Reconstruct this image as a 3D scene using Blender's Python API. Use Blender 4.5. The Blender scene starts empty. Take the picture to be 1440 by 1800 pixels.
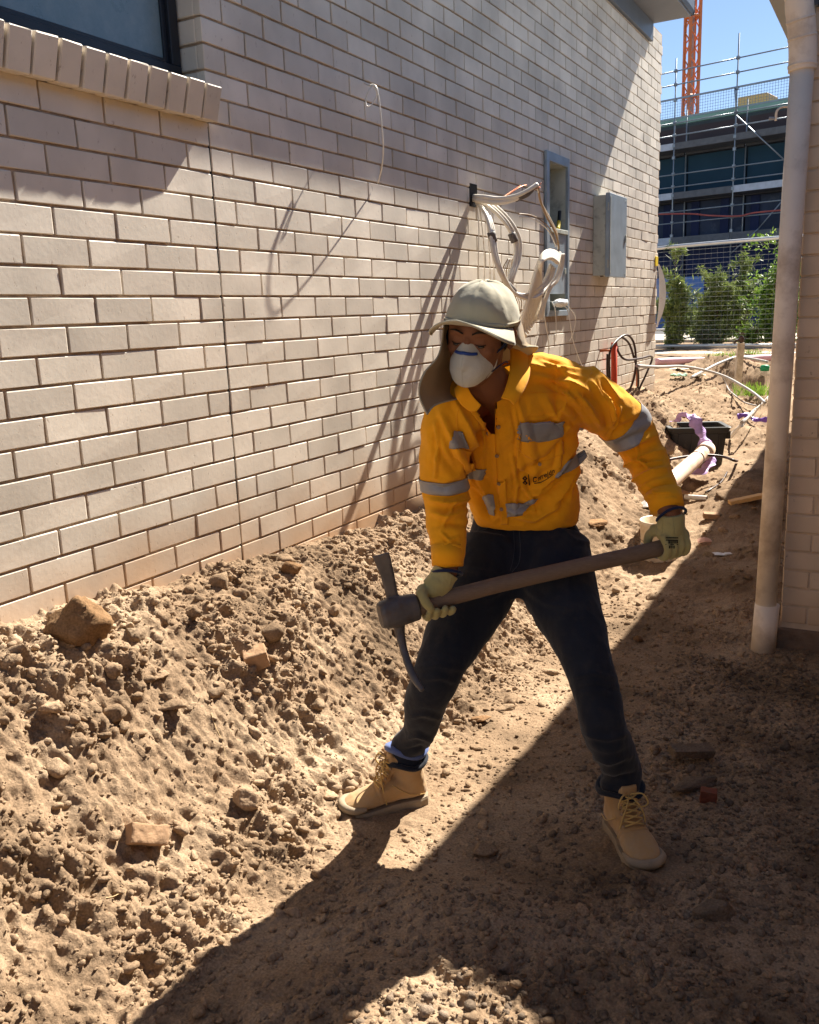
import bpy, bmesh, math, random
import numpy as np
from mathutils import Vector, Matrix, Euler
from mathutils.bvhtree import BVHTree

# ------------------------------------------------------------------ camera, sky, sun, exposure
scene = bpy.context.scene
YAW, PITCH, ROLL, FOC = 0.5091028610, -0.2185397749, -0.0372042893, 1552.819
CAM = np.array([2.2122772, -2.6071380, 1.6058287])
_f = np.array([-math.sin(YAW)*math.cos(PITCH), math.cos(YAW)*math.cos(PITCH), math.sin(PITCH)])
_r0 = np.array([math.cos(YAW), math.sin(YAW), 0.0])
_u0 = np.cross(_r0, _f)
CR = math.cos(ROLL)*_r0 + math.sin(ROLL)*_u0
CU = -math.sin(ROLL)*_r0 + math.cos(ROLL)*_u0
CF = _f
cam_data = bpy.data.cameras.new('camera')
cam = bpy.data.objects.new('camera', cam_data)
scene.collection.objects.link(cam)
cam_data.sensor_fit = 'HORIZONTAL'
cam_data.sensor_width = 36.0
cam_data.lens = 36.0*FOC/1440.0
cam_data.clip_start = 0.05
cam_data.clip_end = 600
M = Matrix.Identity(4)
for i in range(3):
    M[i][0] = CR[i]; M[i][1] = CU[i]; M[i][2] = -CF[i]; M[i][3] = CAM[i]
cam.matrix_world = M
scene.camera = cam

SUN = np.array([0.19, 0.96, 1.0]); SUN = SUN/np.linalg.norm(SUN)
world = bpy.data.worlds.new('World'); scene.world = world; world.use_nodes = True
wn = world.node_tree.nodes; wl = world.node_tree.links
bgn = wn['Background']; sky = wn.new('ShaderNodeTexSky')
sky.sky_type = 'NISHITA'; sky.sun_disc = False
sky.sun_elevation = math.asin(SUN[2]); sky.sun_rotation = math.atan2(SUN[0], SUN[1])
sky.air_density = 0.8; sky.dust_density = 0.15; sky.ozone_density = 2.2
wl.new(sky.outputs[0], bgn.inputs[0]); bgn.inputs[1].default_value = 0.050
sl = bpy.data.lights.new('sun', 'SUN'); sl.energy = 5.0; sl.angle = math.radians(0.53); sl.color = (1.0, 0.93, 0.82)
so = bpy.data.objects.new('sun', sl); scene.collection.objects.link(so)
so.rotation_euler = Vector(SUN).to_track_quat('Z', 'Y').to_euler(); so.location = (0, 0, 20)
scene.view_settings.view_transform = 'Standard'
scene.view_settings.look = 'None'
scene.view_settings.exposure = 1.62
scene.view_settings.gamma = 1.0
scene.view_settings.use_curve_mapping = False
scene.render.resolution_x = 819; scene.render.resolution_y = 1024

RNG = np.random.RandomState(7)
random.seed(11)

# ------------------------------------------------------------------ measuring helpers
def V3(*a): return np.array(a, float)
def at(px, py, depth):
    """point that lies `depth` metres ahead of the tripod along the line of sight surveyed at px, py"""
    return CAM + depth*(CF + CR*(px-720)/FOC - CU*(py-900)/FOC)
def on(px, py, axis, v):
    d = CF + CR*(px-720)/FOC - CU*(py-900)/FOC
    i = 'xyz'.index(axis)
    return CAM + (v-CAM[i])/d[i]*d
def pix(P):
    P = np.atleast_2d(P) - CAM
    z = P @ CF
    return np.stack([720+FOC*(P@CR)/z, 900-FOC*(P@CU)/z], 1), z
def nrm(v):
    v = np.asarray(v, float); return v/np.linalg.norm(v)

# ------------------------------------------------------------------ object helpers
C = scene.collection
ORG = {}
def _tag(o, label=None, cat=None, group=None, kind=None):
    if label: o['label'] = label
    if cat: o['category'] = cat
    if group: o['group'] = group
    if kind: o['kind'] = kind
    return o
def thing(name, label, cat, loc, group=None):
    o = bpy.data.objects.new(name, None); o.empty_display_size = 0.1
    o.location = tuple(loc); C.objects.link(o); ORG[o.name] = np.array(loc, float)
    return _tag(o, label, cat, group)
def mesh_np(name, v, f, smooth=False):
    """f: list of faces or int array (n,3)/(n,4)"""
    me = bpy.data.meshes.new(name)
    v = np.ascontiguousarray(v, np.float32)
    if isinstance(f, np.ndarray):
        k = f.shape[1]; n = f.shape[0]
        me.vertices.add(len(v)); me.vertices.foreach_set('co', v.ravel())
        me.loops.add(n*k); me.loops.foreach_set('vertex_index', np.ascontiguousarray(f, np.int32).ravel())
        me.polygons.add(n); me.polygons.foreach_set('loop_start', np.arange(0, n*k, k, dtype=np.int32))
        me.update(calc_edges=True)
    else:
        me.from_pydata([tuple(map(float, p)) for p in v], [], [tuple(int(i) for i in q) for q in f])
        me.update()
    if smooth: me.polygons.foreach_set('use_smooth', np.ones(len(me.polygons), bool))
    return me
def put(name, v, f, mat, parent=None, smooth=False, loc=None, label=None, cat=None, group=None, kind=None, attrs=None):
    """link one mesh object; v in world coordinates; data is stored relative to its thing's origin"""
    v = np.asarray(v, float)
    if parent is not None:
        org = ORG[parent.name]
    else:
        org = np.array(loc, float) if loc is not None else np.zeros(3)
    me = mesh_np(name, v-org, f, smooth)
    if attrs:
        for an, arr in attrs.items():
            a = me.attributes.new(an, 'FLOAT', 'POINT'); a.data.foreach_set('value', np.asarray(arr, np.float32))
    if mat: me.materials.append(mat)
    o = bpy.data.objects.new(name, me); C.objects.link(o)
    if parent is not None:
        o.parent = parent; ORG[o.name] = org
    else:
        o.location = tuple(org); ORG[o.name] = org
    return _tag(o, label, cat, group, kind)

class Geo:
    def __init__(s): s.v = []; s.f = []; s.n = 0
    def add(s, v, f):
        v = np.asarray(v, float); s.v.append(v)
        s.f += [tuple(int(i)+s.n for i in q) for q in f]; s.n += len(v); return s
    def V(s): return np.concatenate(s.v)
    def put(s, name, mat, parent=None, **k): return put(name, s.V(), s.f, mat, parent, **k)

BOXF = [(0,3,2,1),(4,5,6,7),(0,1,5,4),(1,2,6,5),(2,3,7,6),(3,0,4,7)]
def box(x0, x1, y0, y1, z0, z1):
    return (np.array([(x0,y0,z0),(x1,y0,z0),(x1,y1,z0),(x0,y1,z0),(x0,y0,z1),(x1,y0,z1),(x1,y1,z1),(x0,y1,z1)], float), BOXF)
def obox(c, ax, ay, az):
    """oriented box: centre and three half-vectors"""
    c, ax, ay, az = [np.asarray(q, float) for q in (c, ax, ay, az)]
    s = [(-1,-1,-1),(1,-1,-1),(1,1,-1),(-1,1,-1),(-1,-1,1),(1,-1,1),(1,1,1),(-1,1,1)]
    v = np.array([c+a*ax+b*ay+d*az for a,b,d in s])
    f = BOXF
    if np.dot(np.cross(ax, ay), az) < 0: f = [q[::-1] for q in f]
    return v, f
def bevelled(v, f, w=0.002, seg=1):
    bm = bmesh.new(); vs = [bm.verts.new(tuple(p)) for p in v]
    for q in f: bm.faces.new([vs[i] for i in q])
    bmesh.ops.bevel(bm, geom=list(bm.edges), offset=w, segments=seg, affect='EDGES', profile=0.6)
    bm.verts.index_update()
    out = np.array([p.co[:] for p in bm.verts]), [tuple(p.index for p in q.verts) for q in bm.faces]
    bm.free(); return out
def spline(P, n=8, closed=False):
    P = np.array(P, float); m = len(P); out = []
    R = range(m if closed else m-1)
    for i in R:
        if closed: a, b, c, d = P[(i-1)%m], P[i], P[(i+1)%m], P[(i+2)%m]
        else: a, b, c, d = P[max(i-1,0)], P[i], P[i+1], P[min(i+2,m-1)]
        for k in range(n):
            t = k/n
            out.append(0.5*((2*b)+(c-a)*t+(2*a-5*b+4*c-d)*t*t+(3*b-a-3*c+d)*t**3))
    if not closed: out.append(P[-1])
    return np.array(out)
def frames(P, up=None):
    P = np.asarray(P, float); T = np.gradient(P, axis=0); T /= np.linalg.norm(T, axis=1)[:, None]+1e-12
    a = np.array(up, float) if up is not None else (V3(0,0,1) if abs(T[0][2]) < 0.9 else V3(1,0,0))
    N = []; n = a - T[0]*np.dot(a, T[0]); n /= np.linalg.norm(n)
    for t in T:
        n = n - t*np.dot(n, t); n /= np.linalg.norm(n)+1e-12; N.append(n)
    N = np.array(N); B = np.cross(T, N); return T, N, B
def tube(P, r, seg=8, cap=True, up=None, flat=1.0, rnd=0):
    """round (or flattened) tube through P"""
    P = np.asarray(P, float); n = len(P); r = np.full(n, r) if np.isscalar(r) else np.interp(np.linspace(0,1,n), np.linspace(0,1,len(r)), r)
    T, N, B = frames(P, up); a = np.linspace(0, 2*math.pi, seg, endpoint=False)
    V = (P[:,None,:] + r[:,None,None]*(N[:,None,:]*(np.cos(a)*flat)[None,:,None] + B[:,None,:]*np.sin(a)[None,:,None])).reshape(-1,3)
    F = []
    for i in range(n-1):
        for k in range(seg):
            k2 = (k+1) % seg
            F.append((i*seg+k, i*seg+k2, (i+1)*seg+k2, (i+1)*seg+k))
    F = [q[::-1] for q in F]
    if cap:
        F.append(tuple(range(seg))); F.append(tuple(reversed([(n-1)*seg+k for k in range(seg)])))
    return V, F
def ball(c, r, ax=None, nu=16, nv=10):
    """ellipsoid with radii r along axes ax"""
    c = np.asarray(c, float); r = np.full(3, r) if np.isscalar(r) else np.asarray(r, float)
    A = np.eye(3) if ax is None else np.asarray(ax, float)
    V = [c + A[2]*r[2]]; F = []
    for i in range(1, nv):
        th = math.pi*i/nv
        for k in range(nu):
            ph = 2*math.pi*k/nu
            V.append(c + A[0]*r[0]*math.sin(th)*math.cos(ph) + A[1]*r[1]*math.sin(th)*math.sin(ph) + A[2]*r[2]*math.cos(th))
    V.append(c - A[2]*r[2]); L = len(V)-1
    for k in range(nu):
        F.append((0, 1+k, 1+(k+1)%nu)); b = 1+(nv-2)*nu
        F.append((L, b+(k+1)%nu, b+k))
    for i in range(nv-2):
        for k in range(nu):
            a = 1+i*nu; b = a+nu
            F.append((a+k, b+k, b+(k+1)%nu, a+(k+1)%nu))
    return np.array(V), F
def loft(rings, seg=24, n=2.0, cap=True):
    """rings: (centre, half-axis vector A, half-axis vector B[, exponent])"""
    V = []
    for q in rings:
        c, A, B = [np.asarray(w, float) for w in q[:3]]; e = q[3] if len(q) > 3 else n
        for k in range(seg):
            t = 2*math.pi*k/seg; ct, st = math.cos(t), math.sin(t)
            V.append(c + A*np.sign(ct)*abs(ct)**(2/e) + B*np.sign(st)*abs(st)**(2/e))
    F = []
    m = len(rings)
    for i in range(m-1):
        for k in range(seg):
            k2 = (k+1)%seg; F.append((i*seg+k, i*seg+k2, (i+1)*seg+k2, (i+1)*seg+k))
    if cap:
        F.append(tuple(reversed(range(seg)))); F.append(tuple((m-1)*seg+k for k in range(seg)))
    return np.array(V), F
def fuse(parts, voxel=0.006, smooth=4, fac=0.5):
    """union closed shapes into one continuous skin"""
    g = Geo()
    for v, f in parts: g.add(v, f)
    me = mesh_np('tmp', g.V(), g.f)
    bm = bmesh.new(); bm.from_mesh(me); bmesh.ops.recalc_face_normals(bm, faces=bm.faces); bm.to_mesh(me); bm.free()
    o = bpy.data.objects.new('tmp', me); C.objects.link(o)
    m = o.modifiers.new('r', 'REMESH'); m.mode = 'VOXEL'; m.voxel_size = voxel
    if smooth:
        s = o.modifiers.new('s', 'SMOOTH'); s.iterations = smooth; s.factor = fac
    dg = bpy.context.evaluated_depsgraph_get(); dg.update()
    e = o.evaluated_get(dg); m2 = e.to_mesh()
    v = np.empty(len(m2.vertices)*3, np.float32); m2.vertices.foreach_get('co', v); v = v.reshape(-1,3).astype(float)
    f = [tuple(p.vertices) for p in m2.polygons]
    e.to_mesh_clear(); bpy.data.objects.remove(o); bpy.data.meshes.remove(me)
    return v, f
def vnormals(v, f):
    me = mesh_np('t', v, f); n = np.empty(len(v)*3, np.float32); me.vertices.foreach_get('normal', n)
    bpy.data.meshes.remove(me); return n.reshape(-1,3).astype(float)
def keep_between(v, f, cuts):
    """cut a surface by planes (point, normal), keep the side the normal points away from"""
    bm = bmesh.new(); vs = [bm.verts.new(tuple(p)) for p in v]; bm.verts.index_update()
    for q in f:
        try: bm.faces.new([vs[i] for i in q])
        except ValueError: pass
    for p, n in cuts:
        g = list(bm.verts)+list(bm.edges)+list(bm.faces)
        bmesh.ops.bisect_plane(bm, geom=g, plane_co=tuple(p), plane_no=tuple(n), clear_outer=True)
    bm.normal_update(); bm.verts.index_update()
    out = np.array([p.co[:] for p in bm.verts]).reshape(-1,3), [tuple(p.index for p in q.verts) for q in bm.faces], np.array([p.normal[:] for p in bm.verts]).reshape(-1,3)
    bm.free(); return out
def shell(v, f, n, off=0.0015, th=0.0015):
    """give an open patch its thickness along normals"""
    v = np.asarray(v); a = v+n*(off+th); b = v+n*off; N = len(v)
    F = [tuple(q) for q in f] + [tuple(i+N for i in reversed(q)) for q in f]
    cnt = {}
    for q in f:
        for i in range(len(q)):
            e = (q[i], q[(i+1)%len(q)]); cnt[e] = 1
    for (i, j) in cnt:
        if (j, i) not in cnt: F.append((i, i+N, j+N, j))
    return np.concatenate([a, b]), F

# ------------------------------------------------------------------ noise
_P = RNG.permutation(4096); _P = np.concatenate([_P, _P, _P])
_G = RNG.uniform(-1, 1, (4096, 3)); _G /= np.linalg.norm(_G, axis=1)[:, None]
def perlin(x, y, z=0.0, seed=0):
    x, y, z = np.broadcast_arrays(np.asarray(x, float)+seed*17.3, np.asarray(y, float)+seed*5.7, np.asarray(z, float)+seed*3.1)
    xi = np.floor(x).astype(int); yi = np.floor(y).astype(int); zi = np.floor(z).astype(int)
    xf, yf, zf = x-xi, y-yi, z-zi
    s = lambda t: t*t*t*(t*(t*6-15)+10)
    u, v, w = s(xf), s(yf), s(zf)
    def g(a, b, c):
        h = _P[(_P[(_P[(xi+a) & 4095] + yi+b) & 4095] + zi+c) & 4095]
        G = _G[h]; return G[...,0]*(xf-a)+G[...,1]*(yf-b)+G[...,2]*(zf-c)
    L = lambda a, b, t: a+(b-a)*t
    return L(L(L(g(0,0,0),g(1,0,0),u),L(g(0,1,0),g(1,1,0),u),v), L(L(g(0,0,1),g(1,0,1),u),L(g(0,1,1),g(1,1,1),u),v), w)
def fbm(x, y, z=0.0, o=4, seed=0, gain=0.5):
    a = 1.0; t = 0; fr = 1.0
    for k in range(o):
        t = t + a*perlin(np.asarray(x)*fr, np.asarray(y)*fr, np.asarray(z)*fr, seed+k); a *= gain; fr *= 2.03
    return t
def sstep(a, b, x):
    t = np.clip((x-a)/(b-a), 0, 1); return t*t*(3-2*t)

# ------------------------------------------------------------------ materials
def new_mat(name):
    m = bpy.data.materials.new(name); m.use_nodes = True
    nt = m.node_tree; b = nt.nodes['Principled BSDF']; return m, nt, b
def mat(name, col, rough=0.7, var=0.12, scale=12.0, bump=0.15, bscale=60.0, metal=0.0, spec=0.3, dirt=None, dscale=3.0, dlo=0.5, dhi=0.7, bdist=0.004, coat=0, detail=5, attr=None, col2=None, aniso=None):
    """surface with grain, tone variation, optional shaped dirt patches and fine relief"""
    m, nt, b = new_mat(name); N = nt.nodes; L = nt.links
    tc = N.new('ShaderNodeTexCoord'); geo = N.new('ShaderNodeNewGeometry')
    src = geo.outputs['Position']
    if aniso is not None:
        mp = N.new('ShaderNodeMapping'); mp.inputs['Scale'].default_value = aniso; L.new(tc.outputs['Object'], mp.inputs['Vector']); src = mp.outputs[0]
    n1 = N.new('ShaderNodeTexNoise'); n1.inputs['Scale'].default_value = scale; n1.inputs['Detail'].default_value = detail; L.new(src, n1.inputs['Vector'])
    cr = N.new('ShaderNodeValToRGB'); c = np.array(col[:3])
    lo = np.clip(c*(1-var), 0, 1); hi = np.clip(c*(1+var), 0, 1)
    if col2 is not None: hi = np.array(col2[:3])
    cr.color_ramp.elements[0].position = 0.3; cr.color_ramp.elements[0].color = (*lo, 1)
    cr.color_ramp.elements[1].position = 0.7; cr.color_ramp.elements[1].color = (*hi, 1)
    L.new(n1.outputs['Fac'], cr.inputs['Fac']); out = cr.outputs['Color']
    if dirt is not None:
        n2 = N.new('ShaderNodeTexNoise'); n2.inputs['Scale'].default_value = dscale; n2.inputs['Detail'].default_value = 8; n2.inputs['Roughness'].default_value = 0.65; L.new(src, n2.inputs['Vector'])
        r2 = N.new('ShaderNodeMapRange'); r2.inputs['From Min'].default_value = dlo; r2.inputs['From Max'].default_value = dhi; r2.inputs['To Max'].default_value = 0.9
        L.new(n2.outputs['Fac'], r2.inputs['Value'])
        mx = N.new('ShaderNodeMix'); mx.data_type = 'RGBA'; L.new(r2.outputs[0], mx.inputs[0]); L.new(out, mx.inputs[6]); mx.inputs[7].default_value = (*dirt, 1); out = mx.outputs[2]
    if attr is not None:
        at_ = N.new('ShaderNodeAttribute'); at_.attribute_name = attr
        hs = N.new('ShaderNodeHueSaturation'); L.new(at_.outputs['Fac'], hs.inputs['Value']); L.new(out, hs.inputs['Color']); out = hs.outputs[0]
    L.new(out, b.inputs['Base Color'])
    b.inputs['Roughness'].default_value = rough; b.inputs['Metallic'].default_value = metal
    b.inputs['Specular IOR Level'].default_value = spec
    if coat: b.inputs['Coat Weight'].default_value = coat
    if bump:
        n3 = N.new('ShaderNodeTexNoise'); n3.inputs['Scale'].default_value = bscale; n3.inputs['Detail'].default_value = 6; n3.inputs['Roughness'].default_value = 0.6; L.new(src, n3.inputs['Vector'])
        bp = N.new('ShaderNodeBump'); bp.inputs['Strength'].default_value = bump; bp.inputs['Distance'].default_value = bdist
        L.new(n3.outputs['Fac'], bp.inputs['Height']); L.new(bp.outputs[0], b.inputs['Normal'])
    return m
def srgb(r, g, b):
    return tuple(((c/255)/12.92 if c/255 <= 0.04045 else (((c/255)+0.055)/1.055)**2.4) for c in (r, g, b))

def brick_paint_mat(name, col, grime, low=None):
    """pale paint on clay bricks: per-brick tone, speckles, pits, drips and dust splashed up from the ground"""
    m, nt, b = new_mat(name); N = nt.nodes; L = nt.links
    geo = N.new('ShaderNodeNewGeometry'); oi = N.new('ShaderNodeAttribute'); oi.attribute_name = 'tone'
    oi.attribute_type = 'GEOMETRY'
    n1 = N.new('ShaderNodeTexNoise'); n1.inputs['Scale'].default_value = 3.2; n1.inputs['Detail'].default_value = 8; L.new(geo.outputs['Position'], n1.inputs['Vector'])
    cr = N.new('ShaderNodeValToRGB'); c = np.array(col)
    cr.color_ramp.elements[0].position = 0.32; cr.color_ramp.elements[0].color = (*(c*0.78), 1)
    cr.color_ramp.elements[1].position = 0.68; cr.color_ramp.elements[1].color = (*np.clip(c*1.06, 0, 1), 1)
    L.new(n1.outputs['Fac'], cr.inputs['Fac'])
    sep = N.new('ShaderNodeSeparateXYZ'); L.new(geo.outputs['Position'], sep.inputs[0])
    hs = N.new('ShaderNodeHueSaturation'); L.new(cr.outputs[0], hs.inputs['Color']); L.new(oi.outputs['Fac'], hs.inputs['Value'])
    # small scars where paint came off
    n2 = N.new('ShaderNodeTexNoise'); n2.inputs['Scale'].default_value = 38; n2.inputs['Detail'].default_value = 6; n2.inputs['Roughness'].default_value = 0.7
    mp = N.new('ShaderNodeMapping'); mp.inputs['Scale'].default_value = (1, 1.6, 0.8); L.new(geo.outputs['Position'], mp.inputs[0]); L.new(mp.outputs[0], n2.inputs['Vector'])
    r2 = N.new('ShaderNodeMapRange'); r2.inputs['From Min'].default_value = 0.625; r2.inputs['From Max'].default_value = 0.68; r2.inputs['To Max'].default_value = 0.6; L.new(n2.outputs['Fac'], r2.inputs['Value'])
    mx = N.new('ShaderNodeMix'); mx.data_type = 'RGBA'; L.new(r2.outputs[0], mx.inputs[0]); L.new(hs.outputs[0], mx.inputs[6]); mx.inputs[7].default_value = (*grime, 1)
    # dust splashed low down
    n4 = N.new('ShaderNodeTexNoise'); n4.inputs['Scale'].default_value = 2.5; n4.inputs['Detail'].default_value = 6; L.new(geo.outputs['Position'], n4.inputs['Vector'])
    ad = N.new('ShaderNodeMath'); ad.operation = 'MULTIPLY_ADD'; ad.inputs[1].default_value = -0.5; L.new(n4.outputs['Fac'], ad.inputs[0]); L.new(sep.outputs['Z'], ad.inputs[2])
    r4 = N.new('ShaderNodeMapRange'); lo, hi = low or (0.42, 0.72); r4.inputs['From Min'].default_value = hi; r4.inputs['From Max'].default_value = lo; r4.inputs['To Max'].default_value = 0.75; L.new(ad.outputs[0], r4.inputs['Value'])
    m2 = N.new('ShaderNodeMix'); m2.data_type = 'RGBA'; L.new(r4.outputs[0], m2.inputs[0]); L.new(mx.outputs[2], m2.inputs[6]); m2.inputs[7].default_value = (*srgb(190, 148, 104), 1)
    L.new(m2.outputs[2], b.inputs['Base Color'])
    b.inputs['Roughness'].default_value = 0.62; b.inputs['Specular IOR Level'].default_value = 0.35
    n3 = N.new('ShaderNodeTexNoise'); n3.inputs['Scale'].default_value = 55; n3.inputs['Detail'].default_value = 7; n3.inputs['Roughness'].default_value = 0.55; L.new(geo.outputs['Position'], n3.inputs['Vector'])
    am = N.new('ShaderNodeMath'); am.operation = 'MULTIPLY_ADD'; am.inputs[1].default_value = -1.2; L.new(r2.outputs[0], am.inputs[0]); L.new(n3.outputs['Fac'], am.inputs[2])
    bp = N.new('ShaderNodeBump'); bp.inputs['Strength'].default_value = 0.35; bp.inputs['Distance'].default_value = 0.0016
    L.new(am.outputs[0], bp.inputs['Height']); L.new(bp.outputs[0], b.inputs['Normal'])
    return m

def dirt_mat(name, c0, c1, c2):
    m, nt, b = new_mat(name); N = nt.nodes; L = nt.links
    geo = N.new('ShaderNodeNewGeometry'); at_ = N.new('ShaderNodeAttribute'); at_.attribute_name = 'tint'
    n1 = N.new('ShaderNodeTexNoise'); n1.inputs['Scale'].default_value = 2.2; n1.inputs['Detail'].default_value = 10; n1.inputs['Roughness'].default_value = 0.62; L.new(geo.outputs['Position'], n1.inputs['Vector'])
    cr = N.new('ShaderNodeValToRGB'); e = cr.color_ramp.elements
    e[0].position = 0.34; e[0].color = (*c0, 1); e[1].position = 0.7; e[1].color = (*c2, 1); k = e.new(0.5); k.color = (*c1, 1)
    L.new(n1.outputs['Fac'], cr.inputs['Fac'])
    n2 = N.new('ShaderNodeTexNoise'); n2.inputs['Scale'].default_value = 160; n2.inputs['Detail'].default_value = 3; L.new(geo.outputs['Position'], n2.inputs['Vector'])
    mr = N.new('ShaderNodeMapRange'); mr.inputs['From Min'].default_value = 0.3; mr.inputs['From Max'].default_value = 0.7; mr.inputs['To Min'].default_value = 0.72; mr.inputs['To Max'].default_value = 1.25; L.new(n2.outputs['Fac'], mr.inputs['Value'])
    mm = N.new('ShaderNodeMath'); mm.operation = 'MULTIPLY'; L.new(mr.outputs[0], mm.inputs[0]); L.new(at_.outputs['Fac'], mm.inputs[1])
    hs = N.new('ShaderNodeHueSaturation'); L.new(cr.outputs[0], hs.inputs['Color']); L.new(mm.outputs[0], hs.inputs['Value'])
    L.new(hs.outputs[0], b.inputs['Base Color']); b.inputs['Roughness'].default_value = 0.95; b.inputs['Specular IOR Level'].default_value = 0.08
    n3 = N.new('ShaderNodeTexNoise'); n3.inputs['Scale'].default_value = 95; n3.inputs['Detail'].default_value = 8; n3.inputs['Roughness'].default_value = 0.68; L.new(geo.outputs['Position'], n3.inputs['Vector'])
    bp = N.new('ShaderNodeBump'); bp.inputs['Strength'].default_value = 0.9; bp.inputs['Distance'].default_value = 0.006
    L.new(n3.outputs['Fac'], bp.inputs['Height']); L.new(bp.outputs[0], b.inputs['Normal'])
    return m

def cloth_mat(name, col, rough=0.85, weave=900, trans=0.0, stain=None, sdlo=0.55, sdhi=0.75, var=0.08, bump=0.25, sheen=0.2):
    m, nt, b = new_mat(name); N = nt.nodes; L = nt.links
    geo = N.new('ShaderNodeNewGeometry')
    n1 = N.new('ShaderNodeTexNoise'); n1.inputs['Scale'].default_value = 9; n1.inputs['Detail'].default_value = 7; L.new(geo.outputs['Position'], n1.inputs['Vector'])
    cr = N.new('ShaderNodeValToRGB'); c = np.array(col)
    cr.color_ramp.elements[0].position = 0.3; cr.color_ramp.elements[0].color = (*(c*(1-var)), 1)
    cr.color_ramp.elements[1].position = 0.7; cr.color_ramp.elements[1].color = (*np.clip(c*(1+var), 0, 1), 1)
    L.new(n1.outputs['Fac'], cr.inputs['Fac']); out = cr.outputs[0]
    if stain is not None:
        n2 = N.new('ShaderNodeTexNoise'); n2.inputs['Scale'].default_value = 14; n2.inputs['Detail'].default_value = 8; n2.inputs['Roughness'].default_value = 0.7; L.new(geo.outputs['Position'], n2.inputs['Vector'])
        r2 = N.new('ShaderNodeMapRange'); r2.inputs['From Min'].default_value = sdlo; r2.inputs['From Max'].default_value = sdhi; r2.inputs['To Max'].default_value = 0.7; L.new(n2.outputs['Fac'], r2.inputs['Value'])
        mx = N.new('ShaderNodeMix'); mx.data_type = 'RGBA'; L.new(r2.outputs[0], mx.inputs[0]); L.new(out, mx.inputs[6]); mx.inputs[7].default_value = (*stain, 1); out = mx.outputs[2]
    L.new(out, b.inputs['Base Color']); b.inputs['Roughness'].default_value = rough; b.inputs['Specular IOR Level'].default_value = 0.15
    b.inputs['Sheen Weight'].default_value = sheen
    n3 = N.new('ShaderNodeTexNoise'); n3.inputs['Scale'].default_value = weave; n3.inputs['Detail'].default_value = 2; L.new(geo.outputs['Position'], n3.inputs['Vector'])
    n4 = N.new('ShaderNodeTexNoise'); n4.inputs['Scale'].default_value = 34; n4.inputs['Detail'].default_value = 4; L.new(geo.outputs['Position'], n4.inputs['Vector'])
    ma = N.new('ShaderNodeMath'); ma.operation = 'MULTIPLY_ADD'; ma.inputs[1].default_value = 0.12; L.new(n3.outputs['Fac'], ma.inputs[0]); L.new(n4.outputs['Fac'], ma.inputs[2])
    bp = N.new('ShaderNodeBump'); bp.inputs['Strength'].default_value = bump; bp.inputs['Distance'].default_value = 0.006
    L.new(ma.outputs[0], bp.inputs['Height']); L.new(bp.outputs[0], b.inputs['Normal'])
    if trans:
        tr = N.new('ShaderNodeBsdfTranslucent'); L.new(out, tr.inputs['Color']); mxs = N.new('ShaderNodeMixShader'); mxs.inputs[0].default_value = trans
        o = N['Material Output']; L.new(b.outputs[0], mxs.inputs[1]); L.new(tr.outputs[0], mxs.inputs[2]); L.new(mxs.outputs[0], o.inputs['Surface'])
    return m

# ================================================================== THE GROUND
def z_wall(y): return np.interp(y, [-3, -1.5, -1.0, 0, 0.9, 1.6, 3, 6.5, 8, 11, 16], [0.85, 0.82, 0.77, 0.68, 0.60, 0.58, 0.62, 0.74, 0.82, 0.88, 0.9])
def z_floor(y): return np.interp(y, [-3, -1.0, -0.4, 0.3, 1.8, 3, 4.2, 5.2, 6.2, 7.2, 9, 11, 16], [0.16, 0.10, 0.075, 0.03, 0.01, 0.05, 0.11, 0.18, 0.33, 0.50, 0.72, 0.88, 0.9])
def ground_macro(x, y):
    x = np.asarray(x, float); y = np.asarray(y, float)
    xf = np.interp(y, [-2, -1, 0, 2, 4, 6], [0.80, 0.80, 0.83, 0.78, 0.75, 0.9]) + 0.05*perlin(y*1.7, 0.3, seed=3)
    t = np.clip((x-0.10)/(xf-0.10), 0, 1)
    t = 0.45*t + 0.55*t*t*(3-2*t)
    h = z_wall(y) + (z_floor(y)-z_wall(y))*t
    h = h + 0.03*np.clip(x-1.35, 0, 0.8)
    h = h + 0.055*sstep(-0.85, -1.2, y)*sstep(0.95, 1.4, x)*(1-sstep(1.5, 1.75, x))                 # spoil heaped at the near end
    h = h + 0.05*np.exp(-((x-1.35)**2/0.05+(y+0.83)**2/0.02))
    h = h + 0.05*np.exp(-((x-0.42)**2/0.03+(y-0.75)**2/0.25))
    # lumps beyond the man
    far = sstep(1.5, 3.5, y)*sstep(13, 9, y)
    h = h + far*(0.10*perlin(x*1.1, y*0.8, seed=8)+0.06*perlin(x*2.7, y*2.3, seed=9))
    h = h + 0.16*np.exp(-((x-0.05)**2/0.10+(y-5.3)**2/0.35))
    h = h + 0.10*np.exp(-((x-1.25)**2/0.05+(y-4.4)**2/0.5))
    h = h - 0.33*np.exp(-((x-0.55)**2/0.10+(y-8.3)**2/0.30)) + 0.16*np.exp(-((x-0.2)**2/0.35+(y-9.2)**2/0.12))
    return h
def rough_amt(x, y):
    slope = 1-sstep(0.75, 0.95, x)
    return np.clip(0.17 + 0.88*slope + 0.35*sstep(1.3, 1.7, x) + 0.35*sstep(1.4, 2.4, y) + 0.3*sstep(-0.62, -0.85, y), 0, 1.1)
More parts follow.
